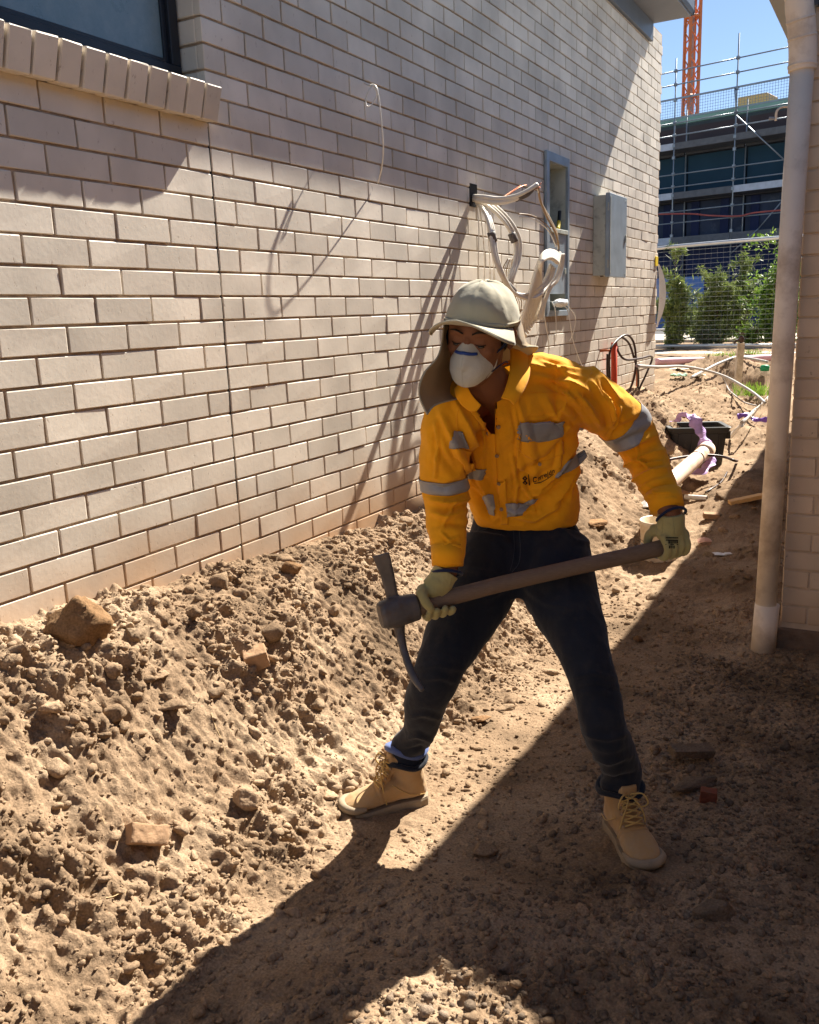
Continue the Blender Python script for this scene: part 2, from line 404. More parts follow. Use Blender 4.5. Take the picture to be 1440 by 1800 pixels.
def clumps(x, y, fr, seed, fill=0.75, rmax=0.62):
    """half-buried lumps, one per cell of a jittered grid, heights in cell units"""
    u, v = x*fr, y*fr; iu = np.floor(u).astype(int); iv = np.floor(v).astype(int); h = np.zeros(np.shape(u))
    for a in (-1, 0, 1):
        for b in (-1, 0, 1):
            k = (iu+a)*7919 + (iv+b)*104729 + seed*1299709
            r = np.random.RandomState(seed).uniform(size=(4096, 5)); q = r[(k ^ (k >> 7)) & 4095]
            cx, cy = iu+a+q[...,0], iv+b+q[...,1]; R = rmax*(0.35+0.65*q[...,2]**1.5); th = q[...,4]*6.283
            dx, dy = u-cx, v-cy; ex = dx*np.cos(th)+dy*np.sin(th); ey = (-dx*np.sin(th)+dy*np.cos(th))*1.35
            d = np.sqrt(ex*ex+ey*ey)/R; d = np.maximum(d, 0.75*(np.abs(ex)+np.abs(ey))/R)
            hh = R*0.62*np.clip(1-d**2.6, 0, None)**0.75*(0.6+0.5*(ex/R)*(q[...,3]-0.5)*2)
            h = np.maximum(h, np.where(q[...,3] < fill, hh, 0))
    return h
def ground_z(x, y):
    x = np.asarray(x, float); y = np.asarray(y, float)
    near = 1-sstep(9, 14, y)*1.0
    near = near*(1-sstep(6, 12, np.abs(x)))
    A = rough_amt(x, y)*near
    wx = x + 0.03*perlin(x*6, y*6, seed=21); wy = y + 0.03*perlin(x*6, y*6, seed=22)
    h = ground_macro(x, y) + near*0.022*fbm(x*2.6, y*2.6, o=2, seed=31)
    l1 = 0.42-np.abs(perlin(wx*8, wy*8, seed=41))*1.6
    l2 = 0.40-np.abs(perlin(wx*19, wy*19, seed=42))*1.6
    l3 = 0.38-np.abs(perlin(wx*42, wy*42, seed=43))*1.6
    mask = sstep(-0.25, 0.3, perlin(x*3.3, y*3.3, seed=50))
    h = h + A*(0.036*l1*(0.3+mask) + 0.026*l2*(0.35+mask) + 0.0115*l3) + near*(0.0022+0.0035*np.clip(A, 0, 1))*perlin(x*80, y*80, seed=44) + A*0.005*perlin(wx*55+3, wy*55, seed=46)
    wx2 = wx+0.010*perlin(x*40, y*40, seed=23); wy2 = wy+0.010*perlin(x*40, y*40, seed=24)
    dn = sstep(-0.35, 0.25, perlin(x*3.3, y*3.3, seed=50)+0.4*perlin(x*9, y*9, seed=52))
    dn = dn*(0.55+0.6*sstep(0.62, 0.25, x+0.10*perlin(x*5, y*5, seed=53))*(x < 0.95)+0.45*(x >= 0.95)); A2 = np.clip(A, 0, 1)*(0.22+0.95*dn)
    h = h + A2*(clumps(wx2, wy2, 13.0, 5, 0.6)/13.0*1.1 + clumps(wx2, wy2, 26.0, 6, 0.8)/26.0*1.25) + np.clip(A, 0.12, 1)*(0.45+0.6*dn)*clumps(wx2, wy2, 50.0, 7, 0.85)/50.0*1.25
    # rake marks running down the cut bank
    h = h + A*(1-sstep(0.8, 0.95, x))*0.010*perlin((y+0.55*x)*11, (x-0.5*y)*2.0, seed=60)*1.5
    return h
def ground_xyz(x, y):
    m_ = ground_macro(x, y); d = ground_z(x, y)-m_; t = (1-sstep(0.72, 0.92, x))*sstep(0.03, 0.14, x)*(np.abs(y) < 8)
    return x+0.75*t*d, y+0.25*t*d, m_+d*(1-0.25*t)
def grow(a, b, s0, s1):
    out = [a]; 
    while out[-1] < b:
        t = (out[-1]-a)/(b-a); out.append(out[-1]+s0+(s1-s0)*t)
    return out[1:]
xs = [-120, -60, -30, -18, -12, -9, -7, -5.5, -4.3] + grow(-3.4, -0.06, 0.25, 0.02) + grow(-0.03, 1.95, 0.0054, 0.0054) + grow(1.96, 3.2, 0.012, 0.06) + [3.5, 4, 4.6, 5.5, 7, 10, 14, 20, 35, 60, 120]
ys = [-60, -30, -15, -9, -6, -4.5, -3.5, -3.0, -2.6] + grow(-2.4, -1.65, 0.08, 0.02) + grow(-1.63, 1.6, 0.0054, 0.0054) + grow(1.61, 5.5, 0.010, 0.022) + grow(5.52, 10.5, 0.025, 0.05) + grow(10.6, 20, 0.08, 0.6) + [22, 26, 32, 40, 55, 80, 120, 200]
xs = np.array(sorted(xs)); ys = np.array(sorted(ys))
GX, GY = np.meshgrid(xs, ys, indexing='ij'); PX, PY, PZ = ground_xyz(GX, GY)
nx, ny = GX.shape
ii = np.arange(nx*ny).reshape(nx, ny)
GF = np.stack([ii[:-1,:-1], ii[1:,:-1], ii[1:,1:], ii[:-1,1:]], -1).reshape(-1, 4)
M_DIRT = dirt_mat('dry_soil', srgb(108, 90, 71), srgb(146, 123, 99), srgb(176, 154, 128))
tint = 0.96+0.10*np.clip(fbm(GX*5, GY*5, o=3, seed=70), -1, 1)
ground = put('ground', np.stack([PX, PY, PZ], -1).reshape(-1, 3), GF, M_DIRT, smooth=True, kind='structure', attrs={'tint': tint.ravel()})

# ------------------------------------------------------------------ stones and clods
def rock_proto(seed, sub=2, angular=0.6, flat=1.0):
    r = np.random.RandomState(seed)
    bm = bmesh.new(); bmesh.ops.create_icosphere(bm, subdivisions=sub, radius=1.0)
    v = np.array([p.co[:] for p in bm.verts]); f = np.array([[q.index for q in p.verts] for p in bm.faces], int); bm.free()
    n = v.copy()
    rad = np.ones(len(v))
    for _ in range(int(12*angular)+2):
        d = r.normal(size=3); d /= np.linalg.norm(d); k = r.uniform(0.48, 0.85)
        dn = n@d; m = dn > 0.05
        rad[m] = np.minimum(rad[m], k/dn[m])
    v = n*rad[:, None]
    v = v*(1+0.20*fbm(v[:,0]*1.8+seed, v[:,1]*1.8, v[:,2]*1.8, o=3, seed=seed)[:, None] + (0.11*perlin(v[:,0]*5, v[:,1]*6, v[:,2]*6, seed=seed))[:, None])
    v = v*np.array([1, r.uniform(0.6, 0.9), r.uniform(0.45, 0.72)*flat])
    return v, f
def rotm(rs):
    return np.array(Euler((rs.uniform(-0.5, 0.5), rs.uniform(-0.5, 0.5), rs.uniform(0, 6.283))).to_matrix())
def in_view(P, m=60):
    q, z = pix(P); return (z > 0.2)&(q[:,0] > -m)&(q[:,0] < 1440+m)&(q[:,1] > -m)&(q[:,1] < 1800+m)
def clear_spot(x, y):
    """no clod under the man's boots or inside walls and buried things"""
    if x < 0.03 or (x > 1.76 and y > 1.55) : return False
    for cx, cy, r in [(0.90, -0.42, 0.13), (0.86, -0.5, 0.1), (1.62, -0.34, 0.13), (1.70, -0.38, 0.10), (0.75, 5.2, 0.35)]:
        if (x-cx)**2+(y-cy)**2 < r*r: return False
    return True
small_protos = [rock_proto(100+i, 1, 0.8) for i in range(6)] + [rock_proto(120+i, 1, 0.3) for i in range(4)]
mid_protos = [rock_proto(200+i, 2, 0.9) for i in range(8)] + [rock_proto(240+i, 2, 0.25) for i in range(6)]
def scatter(n, smin, smax, alpha, region, rs, protos, density=None):
    P = []
    x0, x1, y0, y1 = region
    x = rs.uniform(x0, x1, n); y = rs.uniform(y0, y1, n)
    s = smin*(1-rs.uniform(0, 1, n)*(1-(smin/smax)**alpha))**(-1/alpha)
    pts = np.stack(ground_xyz(x, y), 1)
    ok = in_view(pts) & np.array([clear_spot(a, b) for a, b in zip(x, y)])
    if density is not None: ok &= rs.uniform(0, 1, n) < density(x, y)
    pts, s = pts[ok], s[ok]
    V = []; F = []; T = []; off = 0
    for p, q in zip(pts, s):
        v, f = protos[rs.randint(len(protos))]
        w = (v*q)@rotm(rs).T + p + [0, 0, q*rs.uniform(-0.3, 0.25)]
        V.append(w); F.append(f+off); off += len(v); T.append(np.full(len(v), rs.uniform(0.86, 1.16)))
    return np.concatenate(V), np.concatenate(F), np.concatenate(T)
dens = lambda x, y: np.clip(0.16+1.0*rough_amt(x, y)*sstep(-0.25, 0.4, perlin(x*3.3, y*3.3, seed=50)+0.5*perlin(x*9, y*9, seed=52))*(0.55+0.6*sstep(0.55, 0.15, x)), 0, 1)
rs = np.random.RandomState(5)
v1, f1, t1 = scatter(70000, 0.003, 0.012, 1.9, (0.03, 2.25, -1.75, 1.8), rs, small_protos, dens)
put('soil_crumbs', v1, f1, M_DIRT, kind='stuff', attrs={'tint': t1}, label='dry crumbs and grit lying all over the trench', cat='soil crumbs')
v2, f2, t2 = scatter(26000, 0.0065, 0.026, 2.0, (0.03, 2.1, -1.7, 2.2), rs, mid_protos, dens)
v3, f3, t3 = scatter(5200, 0.009, 0.035, 1.5, (-0.4, 2.0, 1.8, 9.5), rs, small_protos, dens)
put('loose_clods', np.concatenate([v2, v3]), np.concatenate([f2, f3+len(v2)]), M_DIRT, kind='stuff', attrs={'tint': np.concatenate([t2, t3])}, label='small broken clods spread over the dug soil', cat='loose clods')
M_STONE = dirt_mat('stone_grey_brown', srgb(88, 76, 66), srgb(116, 101, 86), srgb(150, 132, 114))  # real grey brown stone, its colour darkened to deepen the shaded side
v4, f4, t4 = scatter(9000, 0.005, 0.022, 1.7, (1.15, 2.25, -1.75, 1.4), rs, small_protos, lambda x, y: np.clip(sstep(1.25, 1.6, x)*1.1+sstep(-0.5, -0.9, y)*0.6, 0.05, 1))  # cover thickened over the shaded side so it reads darker
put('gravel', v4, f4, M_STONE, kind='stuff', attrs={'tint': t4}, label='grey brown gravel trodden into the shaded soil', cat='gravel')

def hero_mesh(name, v, f, m, tintv=1.0, smooth=False):
    me = mesh_np(name, v, f, smooth); a = me.attributes.new('tint', 'FLOAT', 'POINT'); a.data.foreach_set('value', np.full(len(v), tintv, np.float32)); me.materials.append(m); return me
clod_meshes = [hero_mesh('dirt_clod', *rock_proto(300+i, 3, 0.75 if i % 2 else 0.3), M_DIRT, 0.93+0.05*(i % 6)) for i in range(10)]
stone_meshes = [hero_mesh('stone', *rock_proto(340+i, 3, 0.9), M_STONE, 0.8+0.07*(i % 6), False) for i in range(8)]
def lay(name, me, x, y, s, rs, label, cat, group, sink=-0.05):
    o = bpy.data.objects.new(name, me); C.objects.link(o)
    o.location = (x, y, float(ground_z(x, y))+s*sink); o.scale = (s, s, s)
    o.rotation_euler = (rs.uniform(-0.6, 0.6), rs.uniform(-0.6, 0.6), rs.uniform(0, 6.28))
    return _tag(o, label, cat, group)
rs = np.random.RandomState(12); n = 0
while n < 190:
    x, y = rs.uniform(0.05, 0.95), rs.uniform(-1.5, 1.9)
    if rs.uniform() > (0.95 if x < 0.38 else 0.30) or not clear_spot(x, y) or not in_view(np.array([[x, y, float(ground_macro(x, y))]]), 0)[0]: continue
    s = 0.016*(1-rs.uniform()*0.95)**(-0.45)
    lay('dirt_clod', clod_meshes[rs.randint(10)], x, y, min(s, 0.055), rs, 'small dry clod among the many on the dug bank below the painted wall', 'clod', 'clods on the bank below the wall'); n += 1
n = 0
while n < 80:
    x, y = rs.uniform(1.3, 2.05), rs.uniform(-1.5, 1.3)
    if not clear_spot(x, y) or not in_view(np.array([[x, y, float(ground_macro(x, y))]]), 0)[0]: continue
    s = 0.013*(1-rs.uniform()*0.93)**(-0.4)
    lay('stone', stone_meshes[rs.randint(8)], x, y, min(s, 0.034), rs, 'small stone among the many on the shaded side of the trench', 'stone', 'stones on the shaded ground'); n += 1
n = 0
while n < 30:
    x, y = rs.uniform(0.3, 1.6), rs.uniform(1.9, 5.5)
    if not clear_spot(x, y): continue
    lay('dirt_clod', clod_meshes[rs.randint(10)], x, y, rs.uniform(0.025, 0.06), rs, 'dry lump of soil in the dug strip behind the man', 'clod', 'lumps behind the man'); n += 1

for k, (x, y, s, lab) in enumerate([(0.22,-0.55,.045,'pale angular stone near the wall just right of the large boulder'), (0.16,0.35,.040,'angular stone at the crest of the bank left of the control joint foot'), (0.35,0.10,.036,'angular stone on the bank above the cut paving block'),
        (0.30,-0.95,.040,'angular stone on the left edge of the bank below the boulder'), (0.52,-0.62,.034,'small angular stone in the middle of the bank'), (0.60,-1.05,.042,'angular stone low on the bank left of the tilted broken brick'), (0.48,-0.20,.030,'small pale stone below the cut paving block'),
        (0.20,0.80,.045,'angular stone on the crest of the bank behind the pick head'), (0.66,-0.75,.030,'small stone low on the bank near the long shadow'), (0.12,1.10,.042,'angular stone against the wall foot behind the gloved hand'), (0.40,-1.25,.038,'angular stone on the bank at the left edge'), (0.62,0.25,.032,'stone on the foot of the bank behind the bent leg')]):
    r_ = np.random.RandomState(800+k); me = hero_mesh('rock', *rock_proto(820+k, 3, 1.0, 1.1), M_DIRT, 1.0+0.03*(k % 5)); lay('rock', me, x, y, s, r_, lab, 'rock', None, 0.30)
def ground_hit(px, py):
    d = CF + CR*(px-720)/FOC - CU*(py-900)/FOC
    t = np.linspace(1.0, 30, 5800); P = CAM + t[:, None]*d
    h = ground_macro(P[:,0], P[:,1]); k = np.argmax(P[:,2] < h)
    return P[k] if P[k][2] < h[k]+0.01 else P[-1]
def place_mesh(name, v, f, m, px, py, rotz, label, cat, lift=0.0, tilt=(0, 0), group=None, smooth=False, tintv=1.0):
    p = ground_hit(px, py); p = np.array([p[0], p[1], float(ground_z(p[0], p[1]))+lift+0.006])
    R = np.array(Euler((tilt[0], tilt[1], rotz)).to_matrix())
    w = np.asarray(v)@R.T + p
    return put(name, w, f, m, None, smooth, loc=p, label=label, cat=cat, group=group, attrs={'tint': np.full(len(v), tintv)})
def big_rock(seed, s, px, py, rz, label, cat, lift, m, sub=4, ang=0.9, flat=1.0, sc=(1, 1, 1), tilt=(0, 0), tintv=1.0):
    v, f = rock_proto(seed, sub, ang, flat); v = v*np.array(sc)*s
    v = v*(1+0.03*fbm(v[:,0]*20/s*0.05, v[:,1]*20/s*0.05, v[:,2]*20/s*0.05, o=3, seed=seed)[:,None])
    return place_mesh('boulder' if cat == 'boulder' else ('slab' if cat == 'flat stone' else 'rock'), v, f, m, px, py, rz, label, cat, lift, tilt, tintv=tintv)
M_ROCK = dirt_mat('rock_brown', srgb(108, 82, 58), srgb(138, 108, 78), srgb(168, 136, 102))
big_rock(431, 0.105, 135, 1128, 0.9, 'large brown boulder resting against the foot of the painted wall', 'boulder', 0.035, M_ROCK, 4, 0.55, 1.5, (1.0, 1.05, 1.15), (0.1, 0.1), tintv=0.8)
big_rock(402, 0.05, 515, 1010, 1.0, 'rounded brown rock at the top of the bank close to the wall', 'rock', 0.01, M_ROCK)
big_rock(403, 0.065, 305, 1255, 0.5, 'broad flat stone lying halfway down the bank', 'flat stone', 0.012, M_DIRT, 4, 1.0, 0.45, (1, 0.8, 1), tintv=0.9)
big_rock(404, 0.045, 238, 1130, 2.0, 'crumbly dark clod immediately right of the large boulder', 'clod', 0.0, M_DIRT, tintv=0.75)
big_rock(405, 0.036, 342, 1100, 0.2, 'upright blocky rock on the bank between the boulder and the cut paving block', 'rock', 0.02, M_DIRT, tintv=0.95)
big_rock(406, 0.034, 95, 1275, 1.2, 'pale pointed rock on the left of the bank below the boulder', 'rock', 0.008, M_DIRT, tintv=1.25)
big_rock(407, 0.05, 438, 1440, 0.9, 'pale broken rock low on the bank beside a dark hollow', 'rock', 0.012, M_DIRT, tintv=1.25)
big_rock(408, 0.036, 285, 1200, 1.5, 'small flat stone just above the broad flat stone', 'flat stone', 0.008, M_DIRT, flat=0.5, tintv=1.1)
big_rock(409, 0.04, 845, 1275, 0.7, 'flat brown stone on the trench floor between the legs', 'flat stone', 0.006, M_ROCK, 4, 1.0, 0.5, (1.2, .8, 1), tintv=1.3)
big_rock(410, 0.038, 795, 1235, 0.2, 'jagged rock at the foot of the bank behind the bent right leg', 'rock', 0.012, M_DIRT, tintv=0.95)
big_rock(411, 0.05, 850, 1500, 0.2, 'dark crusty clod at the edge of the shadow between the boots', 'clod', 0.002, M_DIRT, tintv=0.8)
big_rock(412, 0.034, 580, 1403, 0.2, 'pale flat stone touching the toe of the bent leg boot', 'flat stone', 0.004, M_DIRT, flat=0.4, tintv=1.35)
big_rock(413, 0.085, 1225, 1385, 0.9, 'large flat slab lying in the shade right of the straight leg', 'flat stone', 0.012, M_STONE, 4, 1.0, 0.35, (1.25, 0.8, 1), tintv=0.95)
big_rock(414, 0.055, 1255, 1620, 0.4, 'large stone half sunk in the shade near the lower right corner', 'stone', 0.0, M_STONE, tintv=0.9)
big_rock(415, 0.024, 1122, 1130, 0.4, 'small pointed dark stone standing on the sunlit floor right of the man', 'stone', 0.012, M_ROCK, flat=1.6, tintv=1.0)
big_rock(416, 0.03, 1210, 1110, 0.4, 'pale stone alone on the floor beside the downpipe shadow edge', 'stone', 0.003, M_STONE, tintv=1.4)
big_rock(417, 0.095, 1045, 930, 1.2, 'big flat brown rock on the spoil right behind the hips of the man', 'rock', 0.02, M_ROCK, 4, 1.0, 0.6, (1.3, .9, 1), (0.3, 0.1), tintv=1.3)
big_rock(418, 0.05, 690, 1345, 1.0, 'brown rock leaning on the bank behind the bent leg boot', 'rock', 0.03, M_ROCK, tintv=1.2)
big_rock(419, 0.11, 1165, 800, 0.2, 'great rounded lump of soil left of the dark tub', 'clod', 0.04, M_DIRT, 4, 0.2, 1.2, tintv=0.95)
big_rock(420, 0.14, 1295, 870, 0.2, 'long rounded mound of soil right of the pale pipe', 'clod', -0.02, M_DIRT, 4, 0.25, 0.8, (1.1, 1.5, 1), tintv=1.0)

M_BLOCK = mat('cut_block', srgb(164, 132, 102), 0.9, 0.12, 20, 0.5, 90, dirt=srgb(150, 118, 86), dscale=12)
def block(name, sx, sy, sz, px, py, rz, label, cat, lift, tilt, m, w=0.004):
    v, f = fuse([box(-sx/2, sx/2, -sy/2, sy/2, -sz/2, sz/2)], 0.0035, 1)
    k = len(name)+px*0.01; v = v + vnormals(v, f)*(0.0035*fbm(v[:,0]*28+k, v[:,1]*28, v[:,2]*28, o=4, seed=int(px)))[:,None]
    return place_mesh(name, v, f, m, px, py, rz, label, cat, lift, tilt)
block('paving_block', 0.078, 0.062, 0.062, 452, 1182, 0.75, 'cut cube of paving block lying on the bank with one sharp corner up', 'block', 0.022, (0.25, -0.2), M_BLOCK, 0.002)
block('broken_brick', 0.105, 0.075, 0.05, 255, 1482, 1.15, 'half buried broken brick tilted low on the left bank', 'brick', 0.012, (-0.55, 0.45), M_BLOCK)
block('broken_brick', 0.11, 0.06, 0.04, 1250, 912, 0.3, 'brick fragment lying flat on the sunlit floor beside the glove', 'brick', 0.01, (0.1, 0.05), M_BLOCK)
block('broken_brick', 0.11, 0.08, 0.06, 1200, 882, 0.9, 'pale brick end touching the white plastic offcut', 'brick', 0.02, (0.1, 0.05), M_BLOCK)
M_RED = mat('red_clay', srgb(120, 66, 48), 0.9, 0.15, 20, 0.5, 90, dirt=srgb(110, 88, 70), dscale=9)
block('broken_brick', 0.05, 0.03, 0.05, 1245, 1412, 0.2, 'small piece of red brick in the shade by the large slab', 'brick', 0.012, (0.1, 0.05), M_RED)
block('broken_brick', 0.16, 0.05, 0.03, 1215, 1340, 0.75, 'grey strip of broken paver lying across the shaded slab', 'brick', 0.035, (0.15, 0.15), M_STONE)
M_WHITEP = mat('white_plastic', (0.78, 0.77, 0.74), 0.4, 0.05, 8, 0.05, 40, dirt=srgb(190, 165, 130), dscale=14, dlo=0.55, dhi=0.75)
M_PINK = mat('pinkish_plastic', srgb(226, 180, 158), 0.6, 0.1, 20, 0.2, 30, dirt=srgb(190, 110, 90), dscale=16)
def scrap(name, pts, th, px, py, rz, label, cat, m, lift=0.01, curl=0.01):
    """thin bent scrap cut to an outline"""
    pts = np.array(pts, float); n = len(pts); c = pts.mean(0)
    ring = np.concatenate([pts, [c], 0.55*pts+0.45*c])
    z = curl*np.cos(ring[:,0]*40)*1.0 + curl*0.8*np.sin(ring[:,1]*55+1)
    top = np.column_stack([ring, z+th/2]); bot = np.column_stack([ring, z-th/2]); N = len(ring)
    F = []
    for i in range(n):
        j = (i+1)%n; F += [(i, j, n+1+j, n+1+i), (n+1+i, n+1+j, n)]
    F2 = [tuple(N+i for i in reversed(q)) for q in F]; F3 = [(i, N+i, N+(i+1)%n, (i+1)%n) for i in range(n)]
    return place_mesh(name, np.concatenate([top, bot]), F+F2+F3, m, px, py, rz, label, cat, lift)
scrap('plastic_scrap', [(-.05,-.02),(-.01,-.035),(.045,-.02),(.05,.015),(.01,.035),(-.04,.025)], 0.003, 1238, 958, 0.6, 'curled pinkish scrap of packaging on the floor beyond the glove', 'scrap', M_PINK, 0.018, 0.012)
scrap('plastic_scrap', [(-.06,-.02),(0,-.03),(.05,-.02),(.06,.015),(.0,.02),(-.05,.02)], 0.003, 1262, 978, 0.2, 'white flattened scrap on the floor nearest the downpipe', 'scrap', M_WHITEP, 0.006, 0.004)
scrap('plastic_scrap', [(-.03,-.01),(.02,-.02),(.03,.01),(-.01,.02)], 0.003, 1279, 979, 0.9, 'tiny bluish white scrap tucked against the white flattened one', 'scrap', M_WHITEP, 0.01, 0.004)
scrap('cement_bag', [(-.15,-.05),(-.05,-.09),(.10,-.06),(.14,.03),(.04,.09),(-.10,.07)], 0.006, 1135, 893, 0.9, 'pale torn paper bag on the spoil behind the raised sleeve', 'bag', M_WHITEP, 0.03, 0.02)
M_TIMBER = mat('raw_timber', srgb(226, 184, 124), 0.7, 0.15, 20, 0.2, 30, aniso=(2, 30, 30))
block('timber_offcut', 0.30, 0.05, 0.03, 1316, 885, 0.6, 'raw yellow timber offcut poking out beside the downpipe', 'timber', 0.03, (0.1, -0.15), M_TIMBER)
p = ground_hit(1222, 882); g = Geo(); g.add(*tube([p+[-.08,.02,.03], p+[.09,-.01,.035]], 0.019, 20, cap=False)); g.add(*tube([p+[.09,-.01,.035], p+[-.08,.02,.03]], 0.016, 20, cap=False))
g.put('pipe_offcut', M_WHITEP, None, smooth=True, loc=p, label='short white plastic pipe offcut lying on the floor behind the glove', cat='pipe')
# dry roots and straws
M_STRAW = mat('straw', srgb(214, 186, 140), 0.8, 0.1, 40, 0)
for k, (pts, lab) in enumerate([([(372,1268),(380,1290),(392,1315),(398,1340)], 'thin pale root curling down the bank right of the broad flat stone'),
        ([(178,1602),(200,1598),(218,1592),(234,1587)], 'thin straight straw low on the left bank'),
        ([(172,1433),(178,1445),(186,1462)], 'short bent straw above the tilted broken brick'),
        ([(905,1098),(925,1085),(938,1076)], 'dark thin twig on the slope between the thighs')]):
    P = []
    for q in pts:
        h = ground_hit(*q); P.append([h[0], h[1], float(ground_z(h[0], h[1]))+0.012])
    P = spline(P, 5); v, f = tube(P, [0.0013, 0.0011, 0.0006], 6)
    put('straw', v, f, M_STRAW if k < 3 else M_ROCK, None, loc=P[0], label=lab, cat='straw', attrs={'tint': np.full(len(v), 0.5)})

# ================================================================== THE PAINTED BRICK HOUSE (left)
PAINT = (0.70, 0.63, 0.53)
M_BRICK = brick_paint_mat('pale_painted_brick', PAINT, srgb(150, 128, 108), low=(0.36, 0.78))
M_MORTAR = mat('dusty_mortar', srgb(176, 154, 130), 0.95, 0.2, 30, 0.6, 130, dirt=srgb(120, 98, 78), dscale=6)
house = thing('brick_house', 'pale painted brick house wall running along the left of the trench', 'house', (0, 0, 0.4))
wall = put('wall', *box(-0.35, -0.0068, -4.0, 6.635, 0.25, 4.12), M_MORTAR, house)
# cut the window opening out of the backing by rebuilding it from blocks
bpy.data.meshes.remove(wall.data); 
g = Geo()
for b in [(-0.35,-0.0068,-4.0,3.40,0.25,2.30), (-0.35,-0.0068,3.87,6.636,0.25,2.30), (-0.35,-0.0068,3.40,3.87,0.25,1.565), (-0.35,-0.0068,3.40,3.87,2.66,4.12), (-0.35,-0.0068,0.014,3.40,2.30,4.12), (-0.35,-0.0068,3.87,6.636,2.30,4.12), (-0.35,-0.0068,-4.0,-3.2,2.30,4.12), (-0.35,-0.0068,-3.2,0.004,3.93,4.12)]: g.add(*box(*b))
house_wall = g.put('wall', M_MORTAR, house); 
def brick_mesh(L, H, D, seed, w=0.0020):
    r = np.random.RandomState(seed)
    v, f = bevelled(*box(-D, 0, -L/2, L/2, -H/2, H/2), w)
    v = v + r.normal(scale=0.0006, size=v.shape); return v, f
BRV = {}
for kind, L in (('full', 0.2312), ('half', 0.1112)):
    BRV[kind] = []
    for i in range(9):
        v, f = brick_mesh(L, 0.0772, 0.03, 700+i+(50 if kind == 'half' else 0))
        me = mesh_np('brick', v, f); a = me.attributes.new('tone', 'FLOAT', 'POINT'); a.data.foreach_set('value', np.full(len(v), 0.87+0.027*i, np.float32)); me.materials.append(M_BRICK)
        BRV[kind].append((v, f, me, 0.87+0.027*i))
slots = []
rs = np.random.RandomState(3)
HOLES = [(2.18, 2.28, 2.22, 2.30)]
def blocked(y0, y1, z0, z1):
    if y1 > -3.2 and y0 < -0.004 and z1 > 2.30 and z0 < 3.93: return True
    if y0 < 3.87 and y1 > 3.40 and z0 < 2.64 and z1 > 1.56: return True
    return False
for j in range(-16, 29):
    z0 = 1.7+0.086*(j-1); zc = z0+0.043
    for side in (1, -1):
        edges = [0.0]; e = 0.12 if j % 2 == 0 else 0.24
        lim = 6.645 if side > 0 else 4.0
        while e < lim-0.05: edges.append(e); e += 0.24
        edges.append(min(e, lim))
        for a, b in zip(edges[:-1], edges[1:]):
            y0, y1 = (a, b) if side > 0 else (-b, -a)
            segs = [(y0, y1)]
            if blocked(y0, y1, z0+0.01, z0+0.076):
                segs = []
                if z0+0.01 < 2.64 and z0+0.076 > 1.56 and y0 > 1:
                    if y0 < 3.37: segs.append((y0, 3.395))
                    if y1 > 3.90: segs.append((3.875, y1))
                elif y0 < -3.2: segs.append((y0, -3.2))
            for a2, b2 in segs:
                slots.append(((a2+b2)/2, zc, b2-a2-0.0088, rs.normal(scale=0.0009), rs.normal(scale=0.0009), rs.randint(9)))
def slot_pix(s):
    q, z = pix([[0, s[0], s[1]]]); return q[0], z[0]
vis = []
for i, s in enumerate(slots):
    q, z = slot_pix(s)
    if z > 0.4 and -60 < q[0] < 1200 and -40 < q[1] < 1100 and s[1] > float(z_wall(s[0]))-0.05 and not (760 < q[0] < 1010 and 520 < q[1]): vis.append((z, i))
vis.sort(); single = set(i for z, i in vis[:298])
gst_v, gst_f, gst_t, off = [], [], [], 0
for i, s in enumerate(slots):
    yc, zc, L, dx, dr, k = s
    kind = 'full' if abs(L-0.2312) < 0.003 else ('half' if abs(L-0.1112) < 0.003 else None)
    if i in single and kind:
        o = bpy.data.objects.new('brick', BRV[kind][k][2]); C.objects.link(o); o.parent = house_wall
        o.location = (dx, yc, zc-0.4); o.rotation_euler = (dr*2, 0, dr*3)
    else:
        if kind: v, f = BRV[kind][k][:2]
        else: v, f = brick_mesh(max(L, 0.02), 0.0772, 0.03, 900+i)
        v = v + [dx, yc, zc]; gst_v.append(v); gst_f += [tuple(q+off for q in w) for w in f]; off += len(v); gst_t.append(np.full(len(v), 0.87+0.027*k))
put('brickwork', np.concatenate(gst_v), gst_f, M_BRICK, house, kind='stuff', attrs={'tone': np.concatenate(gst_t)})
# end wall round the far corner
gv, gf, gt, off = [], [], [], 0
for j in range(-12, 29):
    z0 = 1.7+0.086*(j-1)
    for n_ in range(14):
        x0 = -0.24*(n_+1)+(0.12 if j % 2 else 0)-0.012; 
        v, f = bevelled(*box(x0, min(x0+0.23, -0.012), 6.60, 6.644, z0+0.005, z0+0.081), 0.003)
        gv.append(v); gf += [tuple(q+off for q in w) for w in f]; off += len(v); gt.append(np.full(len(v), 0.9+0.02*((j*7+n_*3) % 9)))
put('end_brickwork', np.concatenate(gv), gf, M_BRICK, house, kind='stuff', attrs={'tone': np.concatenate(gt)})
# reveal bricks beside the window
gv, gf, gt, off = [], [], [], 0
for j in range(9, 28):
    z0 = 1.7+0.086*(j-1)
    v, f = bevelled(*box(-0.14, -0.0305, 0.0035, 0.03, z0+0.005, z0+0.081), 0.003)
    gv.append(v); gf += [tuple(q+off for q in w) for w in f]; off += len(v); gt.append(np.full(len(v), 0.96))
put('reveal_brickwork', np.concatenate(gv), gf, M_BRICK, house, kind='stuff', attrs={'tone': np.concatenate(gt)})
# control joint: black sealant strip set back in the gap
M_BLACK = mat('black_sealant', (0.012, 0.011, 0.010), 0.6, 0.2, 30, 0.2, 60)
Geo().add(*box(-0.02, -0.005, -0.0042, 0.0042, 0.5, 2.285)).put('control_joint', M_BLACK, house)
